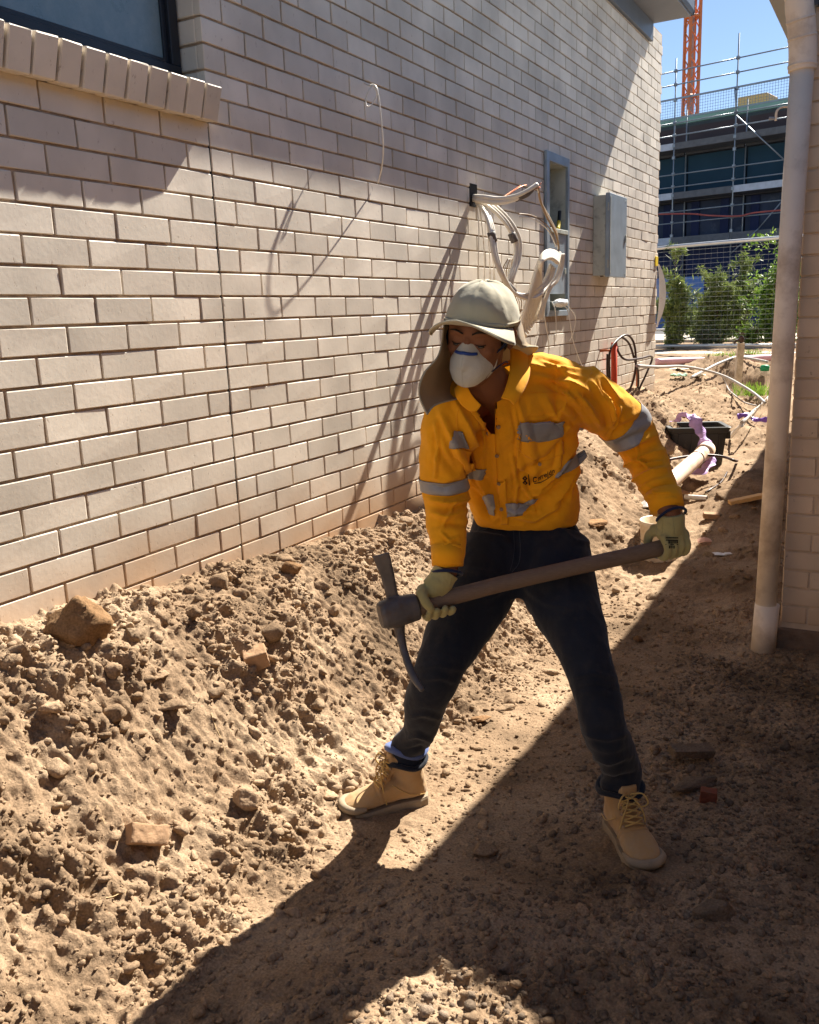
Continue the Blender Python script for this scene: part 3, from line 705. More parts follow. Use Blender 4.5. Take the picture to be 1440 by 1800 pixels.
# sill: one brick on edge beside another
sill = put('window_sill', *box(-0.20, 0.030, -3.2, -0.004, 2.305, 2.385), M_MORTAR, house)
for k in range(34):
    y1 = -0.004-0.0865*k; y0 = y1-0.0765
    v = np.array([(-0.13,y0,2.315),(0.047,y0,2.291),(0.047,y1,2.291),(-0.13,y1,2.315),(-0.13,y0,2.445),(0.080,y0,2.402),(0.080,y1,2.402),(-0.13,y1,2.445)])
    v, f = bevelled(v, BOXF, 0.004); v = v+np.random.RandomState(k).normal(scale=0.0007, size=v.shape)+[rs.normal()*0.001, 0, rs.normal()*0.0008]
    put('sill_brick', v, f, M_BRICK, sill, attrs={'tone': np.full(len(v), 0.93+0.015*(k*5 % 7))})
M_FRAME = mat('dark_window_frame', (0.018, 0.020, 0.026), 0.35, 0.2, 8, 0.1, 60, dirt=(0.12, 0.11, 0.10), dscale=25, dlo=0.62, dhi=0.75)
g = Geo()
for b in [(-0.145,-0.095,-3.2,-0.004,2.447,2.492), (-0.145,-0.095,-3.2,-0.004,3.88,3.93), (-0.145,-0.095,-0.05,-0.005,2.492,3.88), (-0.145,-0.095,-3.2,-3.15,2.492,3.88), (-0.130,-0.110,-0.07,-0.05,2.492,3.88), (-0.130,-0.110,-3.15,-0.07,2.492,2.510)]:
    g.add(*bevelled(*box(*b), 0.002))
win = g.put('window', M_FRAME, house)
m, nt, b = new_mat('window_glass'); b.inputs['Base Color'].default_value = (0.075, 0.11, 0.125, 1); b.inputs['Roughness'].default_value = 0.12; b.inputs['Specular IOR Level'].default_value = 0.6
N = nt.nodes; L = nt.links; geo = N.new('ShaderNodeNewGeometry'); n1 = N.new('ShaderNodeTexNoise'); n1.inputs['Scale'].default_value = 9; n1.inputs['Detail'].default_value = 10; n1.inputs['Roughness'].default_value = 0.75; L.new(geo.outputs['Position'], n1.inputs['Vector'])
cr = N.new('ShaderNodeValToRGB'); cr.color_ramp.elements[0].position = 0.45; cr.color_ramp.elements[0].color = (0.13, 0.19, 0.21, 1); cr.color_ramp.elements[1].position = 0.85; cr.color_ramp.elements[1].color = (0.26, 0.31, 0.33, 1); L.new(n1.outputs[0], cr.inputs[0]); L.new(cr.outputs[0], b.inputs['Base Color'])
rr = N.new('ShaderNodeMapRange'); rr.inputs['To Min'].default_value = 0.12; rr.inputs['To Max'].default_value = 0.5; L.new(n1.outputs[0], rr.inputs[0]); L.new(rr.outputs[0], b.inputs['Roughness'])
M_GLASS = m
put('pane', *box(-0.124, -0.118, -3.15, -0.06, 2.50, 3.885), M_GLASS, win)
# eave
M_FASCIA = mat('grey_blue_fascia', srgb(92, 98, 106), 0.45, 0.1, 5, 0.05, 40)
M_SOFFIT = mat('pale_soffit', srgb(122, 124, 128), 0.6, 0.06, 5, 0.05, 40)
M_ROOF = mat('roof_metal', srgb(150, 156, 164), 0.4, 0.1, 6, 0.05, 40)
EX = 0.37
roof = put('roof', *obox(V3(-1.3, 1.1, 4.62), V3(1.5, 0, -0.35), V3(0, 5.08, 0), V3(0.012, 0, 0.05)), M_ROOF, house)
put('fascia', *bevelled(*box(0.002, 0.034, -4.0, 6.14, 3.945, 4.10), 0.003), M_FASCIA, roof)
put('soffit', *box(-0.05, EX-0.02, -4.0, 6.18, 4.104, 4.118), M_SOFFIT, roof)
gp = [(EX-0.10,4.12),(EX-0.10,4.235),(EX-0.09,4.235),(EX-0.09,4.13),(EX-0.015,4.13),(EX-0.004,4.16),(EX-0.004,4.232),(EX-0.018,4.238),(EX-0.018,4.246),(EX+0.006,4.246),(EX+0.006,4.155),(EX-0.008,4.12)]
V = [(x, -4.0, z) for x, z in gp]+[(x, 6.2, z) for x, z in gp]; n = len(gp)
F = [(i, i+n, (i+1)%n+n, (i+1)%n) for i in range(n)]+[tuple(reversed(range(n))), tuple(range(n, 2*n))]
put('gutter', V, F, M_FASCIA, roof)
put('gutter_end', *bevelled(*box(EX-0.105, EX+0.008, 6.2, 6.206, 4.115, 4.235), 0.002), M_FASCIA, roof)

# ================================================================== THE BRICK BUILDING ON THE RIGHT
M_BRICK2 = brick_paint_mat('beige_painted_brick', (0.74, 0.57, 0.41), srgb(120, 100, 84), low=(-0.15, 0.12))
M_MORTAR2 = mat('painted_mortar', (0.64, 0.49, 0.35), 0.9, 0.12, 25, 0.4, 90)
M_CONC = mat('rough_footing', srgb(128, 106, 88), 0.95, 0.2, 15, 0.9, 60, dirt=srgb(90, 72, 58), dscale=9, bdist=0.01)
bld = thing('brick_building', 'beige painted brick building corner at the right edge with a pale plastic downpipe in front', 'building', (1.9, 1.7, 0.0))
YF = 1.60; XL = 1.806
bw = put('wall', *box(XL+0.004, 5.2, YF+0.004, 9.0, 0.10, 2.76), M_MORTAR2, bld)
zref = on(1385, 524, 'y', YF)[2]
rs = np.random.RandomState(9)
for j in range(-20, 20):
    z0 = zref+0.086*j
    if z0 < 0.10 or z0 > 2.70: continue
    x = XL; k = 0
    while x < 5.15:
        w = (0.115 if j % 2 else 0.235) if k == 0 else 0.24
        e = min(x+w, 5.2)
        if x < 2.3:
            v, f = bevelled(*box(x+0.004, e-0.005, YF-0.004, YF+0.03, z0+0.004, z0+0.082), 0.0035)
            v = v+rs.normal(scale=0.0010, size=v.shape)+[0, rs.normal()*0.001, 0]
            put('brick', v, f, M_BRICK2, bw, attrs={'tone': np.full(len(v), rs.uniform(0.92, 1.06))})
        x = e; k += 1
    # quoin returns on the side that faces the trench
g = Geo(); T = []
for j in range(-20, 20):
    z0 = zref+0.086*j
    if z0 < 0.10 or z0 > 2.70: continue
    y = YF+0.032; k = 0
    while y < 8.9:
        w = (0.20 if j % 2 else 0.085) if k == 0 else 0.24
        v, f = bevelled(*box(XL-0.002, XL+0.03, y+0.004, y+w-0.005, z0+0.004, z0+0.082), 0.0035); g.add(v, f); T += [0.9+0.02*((j*5+k*3) % 8)]*len(v); y += w; k += 1
    v, f = bevelled(*box(2.42, 5.19, YF-0.003, YF+0.03, z0+0.004, z0+0.082), 0.0035); g.add(v, f); T += [1.0]*len(v)
g.put('side_brickwork', M_BRICK2, bld, kind='stuff', attrs={'tone': T})
v, f = bevelled(*box(XL-0.012, 5.25, YF-0.018, 9.05, -0.4, 0.135), 0.006)
put('footing', v, f, M_CONC, bld)
# a slab with its own eave: it throws the long shadow over the trench
EH = 2.80; EXR = 1.80; EYF = 1.572
rf = put('roof', *obox(V3(3.5, 5.2, EH+0.12), V3(1.86, 0, 0.10), V3(0, 3.68, 0), V3(0, 0, 0.03)), M_ROOF, bld)
put('soffit', *box(EXR+0.02, 5.3, EYF+0.02, 8.9, EH-0.045, EH-0.03), M_SOFFIT, rf)
put('fascia', *bevelled(*box(EXR, EXR+0.02, EYF, 8.9, EH-0.05, EH+0.015), 0.002), M_FASCIA, rf)
put('barge_board', *bevelled(*box(EXR+0.021, 5.3, EYF, EYF+0.02, EH-0.05, EH+0.015), 0.002), M_FASCIA, rf)

# added wing, out of view, put here to block sky light from the house wall
put('added_wing_wall', *box(3.02, 5.2, -9.0, YF+0.2, -0.3, 2.76), M_MORTAR2, bld)
g = Geo(); T = []
for j in range(0, 33):
    for k in range(44):
        y = -9.0+0.24*k+(0.12 if j % 2 else 0); v, f = box(3.010, 3.03, y+0.004, min(y+0.235, YF), 0.03+0.086*j, 0.03+0.086*j+0.077)
        g.add(v, f); T += [0.92+0.02*((j*5+k*3) % 8)]*len(v)
g.put('added_wing_brickwork', M_BRICK2, bld, kind='stuff', attrs={'tone': T})
put('added_wing_roof', *obox(V3(4.2, -3.8, EH+0.10), V3(1.35, 0, 0.10), V3(0, 5.3, 0), V3(0, 0, 0.03)), M_ROOF, bld)

# downpipe
M_PVC = mat('beige_painted_pvc', (0.84, 0.73, 0.61), 0.45, 0.07, 6, 0.10, 80, dirt=srgb(150, 122, 96), dscale=5, dlo=0.48, dhi=0.8)
YP = 1.53
pb, pt = on(1343, 1108, 'y', YP), on(1412, 96, 'y', YP)
pb_ = pb.copy(); pt_ = pt.copy()
dp = thing('downpipe', 'pale beige plastic downpipe standing before the corner of the right building', 'downpipe', pb)
put('pipe', *tube([pb_+[0,0,-0.05], pt_], 0.0455, 32), M_PVC, dp, smooth=True)
s0 = on(1349, 1062, 'y', YP)
gg = Geo(); gg.add(*tube([s0, pb_+[0,0,-0.10]], 0.0535, 32)); gg.put('socket', M_PVC, dp, smooth=True)
P = spline([pt_+[0,0,-0.06], pt_+[-0.002,0,0.02], pt_+[-0.010,-0.012,0.10], pt_+[-0.022,-0.03,0.20], pt_+[-0.018,-0.05,0.40], pt_+[-0.02,-0.06,0.62]], 8)
put('bend', *tube(P, 0.053, 32), M_PVC, dp, smooth=True)
for k, (i, r_) in enumerate([(2, 0.0555), (12, 0.0548), (18, 0.0548), (24, 0.0548), (31, 0.0555)]):
    put('collar', *tube([P[i], P[i]+(P[i+1]-P[i])*0.9], r_, 32), M_PVC, dp, smooth=True)
b0, b1, b2, b3 = on(1392, 188, 'y', YP), on(1376, 188, 'y', YP-0.01), on(1366, 195, 'y', YP-0.02), on(1364, 212, 'y', YP-0.02)
put('bracket', *tube(spline([b0, b1, b2, b3], 6), 0.009, 12, flat=0.5), M_PVC, dp, smooth=True)
put('bracket_bolt', *tube([on(1352, 208, 'y', YP-0.02), on(1363, 208, 'y', YP-0.02)], 0.006, 8), M_ROOF, dp)

# ================================================================== FITTINGS ON THE HOUSE WALL
def onx(px, py, x): return on(px, py, 'x', x)
M_GALV = mat('galvanised_sheet', srgb(186, 190, 180), 0.42, 0.15, 7, 0.08, 50, metal=0.15, dirt=srgb(120, 122, 116), dscale=14, dlo=0.5, dhi=0.75)
M_GALVD = mat('scuffed_blue_grey_sheet', srgb(150, 164, 176), 0.34, 0.15, 9, 0.08, 50, metal=0.3, dirt=srgb(176, 186, 190), dscale=11, dlo=0.58, dhi=0.8)
M_DARKIN = mat('dark_inside', (0.02, 0.02, 0.02), 0.9, 0.1, 9, 0)
# closed meter box standing proud of the wall
mb = thing('meter_box', 'closed galvanised meter box standing proud of the wall near its far corner', 'meter box', (0, 4.5, 1.86))
g = Geo(); g.add(*bevelled(*box(0.001, 0.100, 4.50, 4.965, 1.862, 2.470), 0.002))
g.put('case', M_GALV, mb)
g = Geo(); g.add(*bevelled(*box(0.102, 0.136, 4.490, 4.980, 1.850, 2.484), 0.003)); g.put('door', M_GALVD, mb)
g = Geo(); g.add(*box(0.137, 0.139, 4.505, 4.515, 1.88, 2.46)); g.put('door_lip', M_GALV, mb)
for z in (1.95, 2.38): put('hinge', *tube([[0.126, 4.488, z-0.03], [0.126, 4.488, z+0.03]], 0.006, 8), M_GALV, mb)
put('latch', *bevelled(*box(0.137, 0.146, 4.93, 4.95, 2.13, 2.19), 0.002), M_GALV, mb)
for y, z in ((4.52, 1.88), (4.95, 1.88), (4.52, 2.455), (4.95, 2.455)): put('screw', *tube([[0.136, y, z], [0.1395, y, z]], 0.006, 8), M_GALV, mb)
for y, z in ((4.55, 1.855), (4.75, 1.853), (4.92, 1.854)): put('knockout', *tube([[0.06, y, z], [0.06, y, z+0.006]], 0.014, 12), M_DARKIN, mb)
# open recessed box
rb = thing('recessed_box', 'open empty galvanised service box let into the wall with a door over its lower half', 'service box', (0, 3.63, 1.57))
y0, y1, z0, z1 = 3.40, 3.872, 1.565, 2.660
g = Geo()
for b in [(0.0,0.020,y0,y0+0.055,z0,z1), (0.0,0.020,y1-0.035,y1,z0,z1), (0.0,0.0195,y0+0.056,y1-0.036,z1-0.06,z1), (0.0,0.0195,y0+0.056,y1-0.036,z0,z0+0.04)]: g.add(*bevelled(*box(*b), 0.002))
g.put('frame', M_GALVD, rb)
g = Geo()
for b in [(-0.20,-0.195,y0+0.05,y1-0.03,z0+0.04,z1-0.05), (-0.195,0,y0+0.046,y0+0.05,z0+0.04,z1-0.05), (-0.195,0,y1-0.034,y1-0.03,z0+0.04,z1-0.05), (-0.195,0,y0+0.05,y1-0.034,z1-0.064,z1-0.06), (-0.195,0,y0+0.05,y1-0.034,z0+0.036,z0+0.04)]: g.add(*box(*b))
g.put('lining', M_GALV, rb)
g = Geo(); g.add(*bevelled(*box(0.001, 0.010, y0+0.062, y1-0.042, 1.72, 2.135), 0.002)); g.put('lower_door', M_GALVD, rb)
put('shelf_edge', *bevelled(*box(0.0, 0.024, y0+0.058, y1-0.038, 2.137, 2.165), 0.002), M_GALV, rb)
put('door_latch', *bevelled(*box(0.011, 0.02, y1-0.09, y1-0.07, 1.86, 1.90), 0.002), M_GALV, rb)
M_YEL = mat('yellow_grip', srgb(230, 200, 40), 0.5, 0.05, 9, 0)
M_BLK = mat('black_rubber', (0.015, 0.014, 0.014), 0.5, 0.2, 30, 0.1)
a, b = onx(981, 402, 0.0), onx(984, 382, -0.03)
sd = thing('screwdriver', 'yellow and black handled tool standing on the shelf of the open service box', 'tool', a)
put('grip', *tube([a, (a*0.4+b*0.6)], 0.014, 10), M_YEL, sd); put('cap', *tube([(a*0.4+b*0.6), b+[0,0,0.04]], 0.013, 10), M_BLK, sd)
# folded bag of screws in the bottom of the box
M_CLEAR = mat('cloudy_plastic_bag', (0.75, 0.76, 0.74), 0.25, 0.1, 30, 0.6, 40, bdist=0.01)
v, f = ball([0.045, 3.60, 1.655], [0.05, 0.10, 0.028], nu=24, nv=14); v = v+0.012*fbm(v[:,0]*30, v[:,1]*30, v[:,2]*30, o=3)[:,None]
put('plastic_bag', v, f, M_CLEAR, None, True, loc=(0.045, 3.6, 1.62), label='crumpled clear bag stuffed in the bottom of the open service box', cat='bag')

M_CBL = mat('cream_cable', (0.74, 0.69, 0.60), 0.38, 0.06, 8, 0.05, 80, dirt=srgb(170, 140, 110), dscale=20, dlo=0.6, dhi=0.8)
M_TAPE = mat('grey_tape', srgb(96, 88, 84), 0.6, 0.2, 60, 0.3)
M_CU = mat('bare_copper', srgb(170, 96, 60), 0.35, 0.1, 30, 0, metal=0.9)
M_TAN = mat('tan_wire', srgb(150, 124, 94), 0.5, 0.15, 60, 0)
def wire(name, pts, r, m, parent, n=8, seg=10, **k):
    P = spline([onx(*q) for q in pts], n); return put(name, *tube(P, r, seg), m, parent, smooth=True, **k)
cb = thing('cable_bundle', 'bundle of cream power cables sprouting from a hole in the painted wall', 'cables', (0, 2.24, 2.25))
put('hole_shade_block', *bevelled(*box(-0.004, 0.003, 2.19, 2.29, 2.20, 2.325), 0.001), M_DARKIN, cb)  # thin dark block on the bricks; the hole's shade is put into its colour
wire('cable', [(832,350,.0),(848,352,.09),(875,356,.17),(903,350,.25),(925,341,.31),(946,325,.36)], [0.015]*3+[0.011], M_CBL, cb)
wire('cable', [(832,345,.0),(850,346,.10),(878,349,.18),(905,345,.26),(926,336,.32),(944,324,.36)], 0.012, M_CBL, cb)
wire('tape_wrap', [(905,350,.252),(925,340,.312),(938,329,.34)], [0.018, 0.022, 0.015], M_TAPE, cb)
for q in ([(932,333,.33),(946,327,.36),(951,322,.375)], [(932,336,.33),(944,331,.36),(949,329,.37)], [(880,350,.18),(900,336,.2),(915,326,.22)], [(884,349,.18),(912,330,.22),(926,325,.23)]): wire('bare_end', q, 0.0025, M_CU, cb)
strA = [(835,352,.02),(860,364,.10),(888,392,.17),(905,425,.2),(904,460,.2),(893,492,.19),(891,508,.17)]
strB = [(838,356,.02),(853,375,.10),(862,405,.15),(866,440,.17),(877,475,.19),(894,505,.2),(916,518,.21),(940,513,.22),(958,492,.23),(968,465,.24)]
for k, d in enumerate((0, 4, 9)):
    wire('cable', [(a+d, b-d*.4, c+.006*k) for a, b, c in strA], 0.0105, M_CBL, cb)
    wire('cable', [(a+d*.8, b+d*.7, c+.006*k) for a, b, c in strB], 0.0105, M_CBL, cb)
for q in ([(897,410,.19),(903,425,.203)], [(861,408,.155),(866,425,.163)], [(889,500,.195),(901,512,.203)]):
    wire('tape_band', [(q[0][0]+2, q[0][1], q[0][2]), (q[1][0]+2, q[1][1], q[1][2])], 0.0225, M_TAPE, cb, n=3)
for k, q in enumerate([[(838,362,.02),(842,400,.05),(841,450,.05),(842,500,.03)], [(843,362,.03),(849,410,.06),(852,460,.06),(851,510,.04)], [(848,362,.04),(857,400,.08),(861,460,.08),(862,520,.05)], [(852,366,.05),(860,410,.09),(868,470,.09),(874,540,.05)]]):
    wire('thin_wire', q, 0.0035, M_CBL, cb)
for k in range(5):
    d = k*4
    wire('thin_wire', [(893+d*.5,455,.18),(882+d,478,.17),(886+d,505,.15),(901+d,530,.14),(905+d*.4,560,.12),(897+d*.5,580,.11)], 0.003, M_CBL if k % 2 else M_TAN, cb)
wire('twisted_wire', [(946,326,.36),(950,352,.34),(962,382,.32),(976,408,.3),(982,432,.28),(981,450,.27)], 0.0065, M_TAN, cb)
wire('twisted_wire', [(944,328,.36),(953,358,.33),(968,385,.31),(980,412,.29),(981,444,.27)], 0.004, M_CBL, cb)
wire('twisted_wire', [(912,376,.28),(932,378,.3),(952,388,.31),(968,404,.3),(979,430,.28)], 0.0035, M_TAN, cb)
wire('twisted_wire', [(913,381,.28),(933,383,.3),(950,392,.31),(966,408,.3),(978,434,.28)], 0.0035, M_CBL, cb)
cc = thing('cable_coil', 'thick hank of white cable draped and hanging behind the cap of the man', 'cables', (0.2, 3.0, 1.6))
for k in range(8):
    d = k*3.6
    wire('cable', [(984-d*0.15,446+d*.6,.26+.006*k),(972-d*.2,440+d*.5,.27+.006*k),(955-d*.1,447+d*.5,.29+.004*k),(942+d*.3,478+d*.2,.27),(929+d*.8,525,.23-.006*k),(917+d*1.1,572-d*.5,.17-.008*k),(924+d*0.9,590-d*1.6,.14-.004*k)], 0.0135, M_CBL, cc)
for k in range(3):
    wire('cable', [(986+k*2,446,.27),(984+k*2,470,.26),(976+k*2,492,.25),(966+k,505,.24),(958,530,.22),(952-k*3,560,.18)], 0.012, M_CBL, cc)
wire('cable', [(968,465,.245),(966,478,.25),(955,498,.25),(938,512,.24),(915,520,.22)], 0.006, M_CBL, cc)
# wires trailing out of the open box
for k, (q, lab) in enumerate([([(975,528,.03),(990,530,.06),(1004,545,.09),(1012,560,.09),(1008,585,.06),(1001,600,.03)], 'thin white wire bent in a hook below the open service box'),
    ([(985,532,.03),(998,545,.07),(1003,570,.08),(1008,600,.07),(1016,625,.05),(1026,648,.03)], 'long thin white wire running from the open service box down to the shoulder'),
    ([(956,535,.05),(958,560,.06),(963,590,.05),(966,615,.03)], 'thin white wire hanging straight left of the open service box'),
    ([(970,530,.03),(976,545,.06),(978,575,.05),(977,600,.03)], 'short thin white wire curling under the left of the open service box')]):
    P = spline([onx(*p_) for p_ in q], 8); put('wire', *tube(P, 0.003, 8), M_CBL, None, smooth=True, loc=P[0], label=lab, cat='wire')
lw = thing('bell_wire', 'thin white wire knotted in a loop on the upper wall with its tail hanging down', 'wire', (0, 1.09, 2.6))
P = [(641,146,.0),(648,150,.05),(658,152,.10),(664,162,.12),(655,182,.11),(646,187,.10),(643,176,.09),(648,160,.10),(656,151,.11),(663,160,.125),(667,178,.135),(672,230,.14),(674,262,.13),(671,296,.08),(664,322,.012)]
wire('strand', P, 0.0028, M_CBL, lw)
wire('knot', [(650,150,.10),(657,150,.11),(662,157,.125),(664,166,.13)], [0.004, 0.0075, 0.004], M_CBL, lw)
# riser conduit and black cables near the far corner
M_ORANGE = mat('orange_conduit', srgb(205, 74, 40), 0.45, 0.08, 8, 0.05)
M_BCAB = mat('dark_brown_cable', srgb(62, 44, 36), 0.4, 0.15, 8, 0.05)
cd = thing('conduit', 'orange plastic conduit rising by the wall with dark cables looping out of its top', 'conduit', (0.08, 4.8, 0.7))
put('tube', *tube([onx(1079, 800, .09), onx(1080, 602, .09)], 0.026, 16), M_ORANGE, cd, smooth=True)
for q in ([(1073,735,.09),(1072,670,.1),(1072,620,.1),(1085,598,.12),(1103,589,.15),(1115,605,.17),(1118,640,.18),(1113,670,.16),(1098,706,.1),(1080,750,.05)],
          [(1084,606,.1),(1088,620,.13),(1100,632,.16),(1125,630,.19),(1143,626,.2),(1146,633,.19),(1135,660,.17),(1122,690,.13),(1110,740,.06)],
          [(1082,602,.1),(1092,593,.13),(1106,604,.15),(1115,630,.16),(1122,655,.15),(1121,685,.12),(1112,730,.06)],
          [(1068,622,.1),(1068,660,.1),(1073,690,.08),(1077,740,.05)]):
    wire('cable', q, 0.0095, M_BCAB, cd)
wire('strand', [(1076,800,.06),(1072,760,.07),(1077,700,.07),(1070,660,.07)], 0.004, M_ORANGE, cd)
cpp = thing('copper_pipe', 'thin copper pipe stub poking sideways from the wall left of the orange conduit', 'pipe', onx(1056, 617, 0.0))
wire('tube', [(1055,617,.0),(1064,616,.05),(1072,616,.10)], 0.010, M_CU, cpp)
wire('tube', [(1118,640,.0),(1120,660,.03),(1119,700,.03)], 0.009, M_CU, cpp)
# white plate peeping round the corner, with its yellow marker
P = []; T = []
for i in range(13):
    t = i/12; z = 2.02-0.62*t; out = 0.075*math.sin(math.pi*min(1, t*1.05))**0.8
    P += [(0.004+out*0.2, 6.652, z), (0.010+out, 6.668, z)]
V = np.array(P); F = [(2*i, 2*i+1, 2*i+3, 2*i+2) for i in range(12)]
nn = vnormals(V, F); v, f = shell(V, F, nn, 0, 0.004)
put('white_plate', v, f, M_WHITEP, None, loc=(0, 6.65, 1.4), label='curved white plastic sheet peeping round the far corner of the painted wall', cat='plastic sheet')
put('marker_tag', *bevelled(*box(0.002, 0.010, 6.52, 6.62, 2.0, 2.09), 0.002), M_YEL, None, loc=(0, 6.57, 2.0), label='small yellow tag on the wall at the far corner above the white sheet', cat='tag')
# tangle of old netting at the foot of the wall
g = Geo(); r_ = np.random.RandomState(4); pc = np.array([0.06, 1.50, 0.70])
for k in range(14):
    Q = pc + r_.normal(scale=(0.025, 0.05, 0.045), size=(6, 3)); Q[:,0] = np.abs(Q[:,0])+0.01
    g.add(*tube(spline(Q, 5), 0.0012, 5))
g.put('netting', M_CBL, None, loc=pc, label='small tangle of pale string caught at the foot of the wall behind the bent elbow', cat='string')

# ================================================================== THINGS LYING BEHIND THE MAN
def gz(px, py, lift=0.0):
    h = ground_hit(px, py); return np.array([h[0], h[1], float(ground_z(h[0], h[1]))+lift])
M_TUB = mat('charcoal_tub_plastic', srgb(56, 56, 54), 0.5, 0.12, 8, 0.08, 40, dirt=srgb(120, 104, 86), dscale=6, dlo=0.58, dhi=0.8)
tb = at(1228, 822, 7.75); 
tub = thing('storage_tub', 'dark grey plastic storage tub standing in the dug soil behind the man', 'tub', tb)
A = nrm(V3(0.93, 0.37, 0)); B = nrm(np.cross([0,0,1], A)); U = V3(0,0,1)
tb = tb + B*0.20
def tubring(a, b, z, r=0.03, n=5):
    out = []
    for sx, sy, t0 in ((1,1,0),(-1,1,90),(-1,-1,180),(1,-1,270)):
        for k in range(n):
            t = math.radians(t0+90*k/(n-1)); out.append(tb + A*(sx*(a-r)+r*math.cos(t)) + B*(sy*(b-r)+r*math.sin(t)) + U*z)
    return out
sz = [tubring(0.21,0.16,0.0), tubring(0.235,0.185,0.30), tubring(0.250,0.20,0.305), tubring(0.262,0.212,0.345), tubring(0.268,0.218,0.35), tubring(0.262,0.212,0.355), tubring(0.228,0.178,0.352), tubring(0.200,0.15,0.02)]
n = len(sz[0]); V = np.concatenate([np.array(q) for q in sz]); F = []
for i in range(len(sz)-1):
    for k in range(n): F.append((i*n+k, i*n+(k+1)%n, (i+1)*n+(k+1)%n, (i+1)*n+k))
F.append(tuple(reversed(range(n)))); F.append(tuple((len(sz)-1)*n+k for k in range(n)))
put('body', V, F, M_TUB, tub)
for s in (-1.0, -0.35, 0.35, 1.0):
    put('rib', *obox(tb - B*0.182 + A*(s*0.17) + U*0.19, A*0.006, B*0.010, U*0.11), M_TUB, tub)
put('rib', *obox(tb - B*0.172 + U*0.13, A*0.20, B*0.006, U*0.005), M_TUB, tub)
put('handle', *bevelled(*obox(tb + A*0.262 + U*0.27, A*0.022, B*0.10, U*0.035), 0.004), M_TUB, tub)
# lilac warning tape
M_LILAC = mat('lilac_tape', srgb(196, 168, 222), 0.45, 0.12, 30, 0.2, 40)
M_VIOLET = mat('violet_tape', srgb(130, 90, 190), 0.45, 0.12, 30, 0.2, 40)
def ribbon(name, P, w, m, W, n=8, twist=0, **k):
    P = spline(P, n); T = np.gradient(P, axis=0); T /= np.linalg.norm(T, axis=1)[:,None]
    W = np.asarray(W, float); V = []
    for i, (p, t) in enumerate(zip(P, T)):
        a = twist*math.sin(i*0.35); wv = W - t*np.dot(W, t); wv /= np.linalg.norm(wv); bv = np.cross(t, wv); q = wv*math.cos(a)+bv*math.sin(a)
        ww = w*(0.8+0.2*math.sin(i*0.9))
        V += [p-q*ww/2, p+bv*0.004*math.sin(i*1.3), p+q*ww/2]
    F = []
    for i in range(len(P)-1):
        for c_ in (0, 1): F.append((3*i+c_, 3*i+c_+1, 3*i+c_+4, 3*i+c_+3))
    V = np.array(V); nn = vnormals(V, F); v, f = shell(V, F, nn, 0, 0.0016)
    return put(name, v, f, m, None, True, loc=P[0], **k)
D0 = 7.45
ribbon('warning_tape', [at(1186,741,D0+.1), at(1198,731,D0), at(1213,730,D0-.05), at(1225,746,D0-.08), at(1235,766,D0-.1), at(1242,788,D0-.12), at(1249,800,D0-.15), at(1248,815,D0-.2), at(1232,827,D0-.3), at(1205,832,D0-.5), at(1180,835,D0-.7)], 0.12, M_LILAC, CR, twist=0.5, label='lilac tape draped over the rim of the dark tub and curling to the pale pipe', cat='tape')
ribbon('warning_tape', [gz(1296,742,.03), gz(1312,742,.05), gz(1328,745,.04), gz(1348,747,.05)], 0.06, M_VIOLET, [0,0.6,0.8], twist=0.3, label='bright violet tape trailing from behind the dark tub to the downpipe', cat='tape')
ribbon('plastic_strip', [gz(1284,772,.02), at(1305,745,8.2), at(1325,725,8.6), at(1350,700,9.2)], 0.06, M_WHITEP, [0,0.3,1.0], twist=0.2, label='long white plastic strip slanting up from the tub to the downpipe', cat='plastic strip')
# clay sewer pipe
M_CLAY = mat('cream_pipe', srgb(222, 198, 178), 0.5, 0.08, 8, 0.1, 40, dirt=srgb(190, 150, 116), dscale=7)
c0, c1 = at(1150, 873, 5.9), at(1243, 790, 7.35)
cp = thing('drain_pipe', 'thick cream drain pipe lying on the soil in front of the dark tub', 'pipe', c0)
put('barrel', *tube([c0, c1], 0.058, 28, cap=False), M_CLAY, cp, smooth=True); dd = nrm(c1-c0)
put('bore', *tube([c1, c0], 0.052, 28, cap=False), M_CLAY, cp, smooth=True)
put('collar', *tube([c1-dd*0.16, c1+dd*0.004], 0.068, 28), M_CLAY, cp, smooth=True)
put('collar', *tube([c1-dd*0.42, c1-dd*0.40], 0.061, 28), M_BCAB, cp, smooth=True)
P = spline([at(1176,808,6.9), at(1205,803,7.0), at(1240,800,7.1), at(1272,803,7.1), at(1292,810,7.0), gz(1296,815,.02)], 8)
put('hose', *tube(P, 0.011, 10), M_BCAB, None, smooth=True, loc=P[0], label='dark hose arching across the cream drain pipe to the soil on its right', cat='hose')
P = spline([gz(1278,838,.01), gz(1268,850,.01), gz(1252,862,.01), gz(1240,870,.01)], 6)
put('hose', *tube(P, 0.008, 8), M_BCAB, None, smooth=True, loc=P[0], label='thin dark cord lying on the long mound beneath the dark tub', cat='cord')
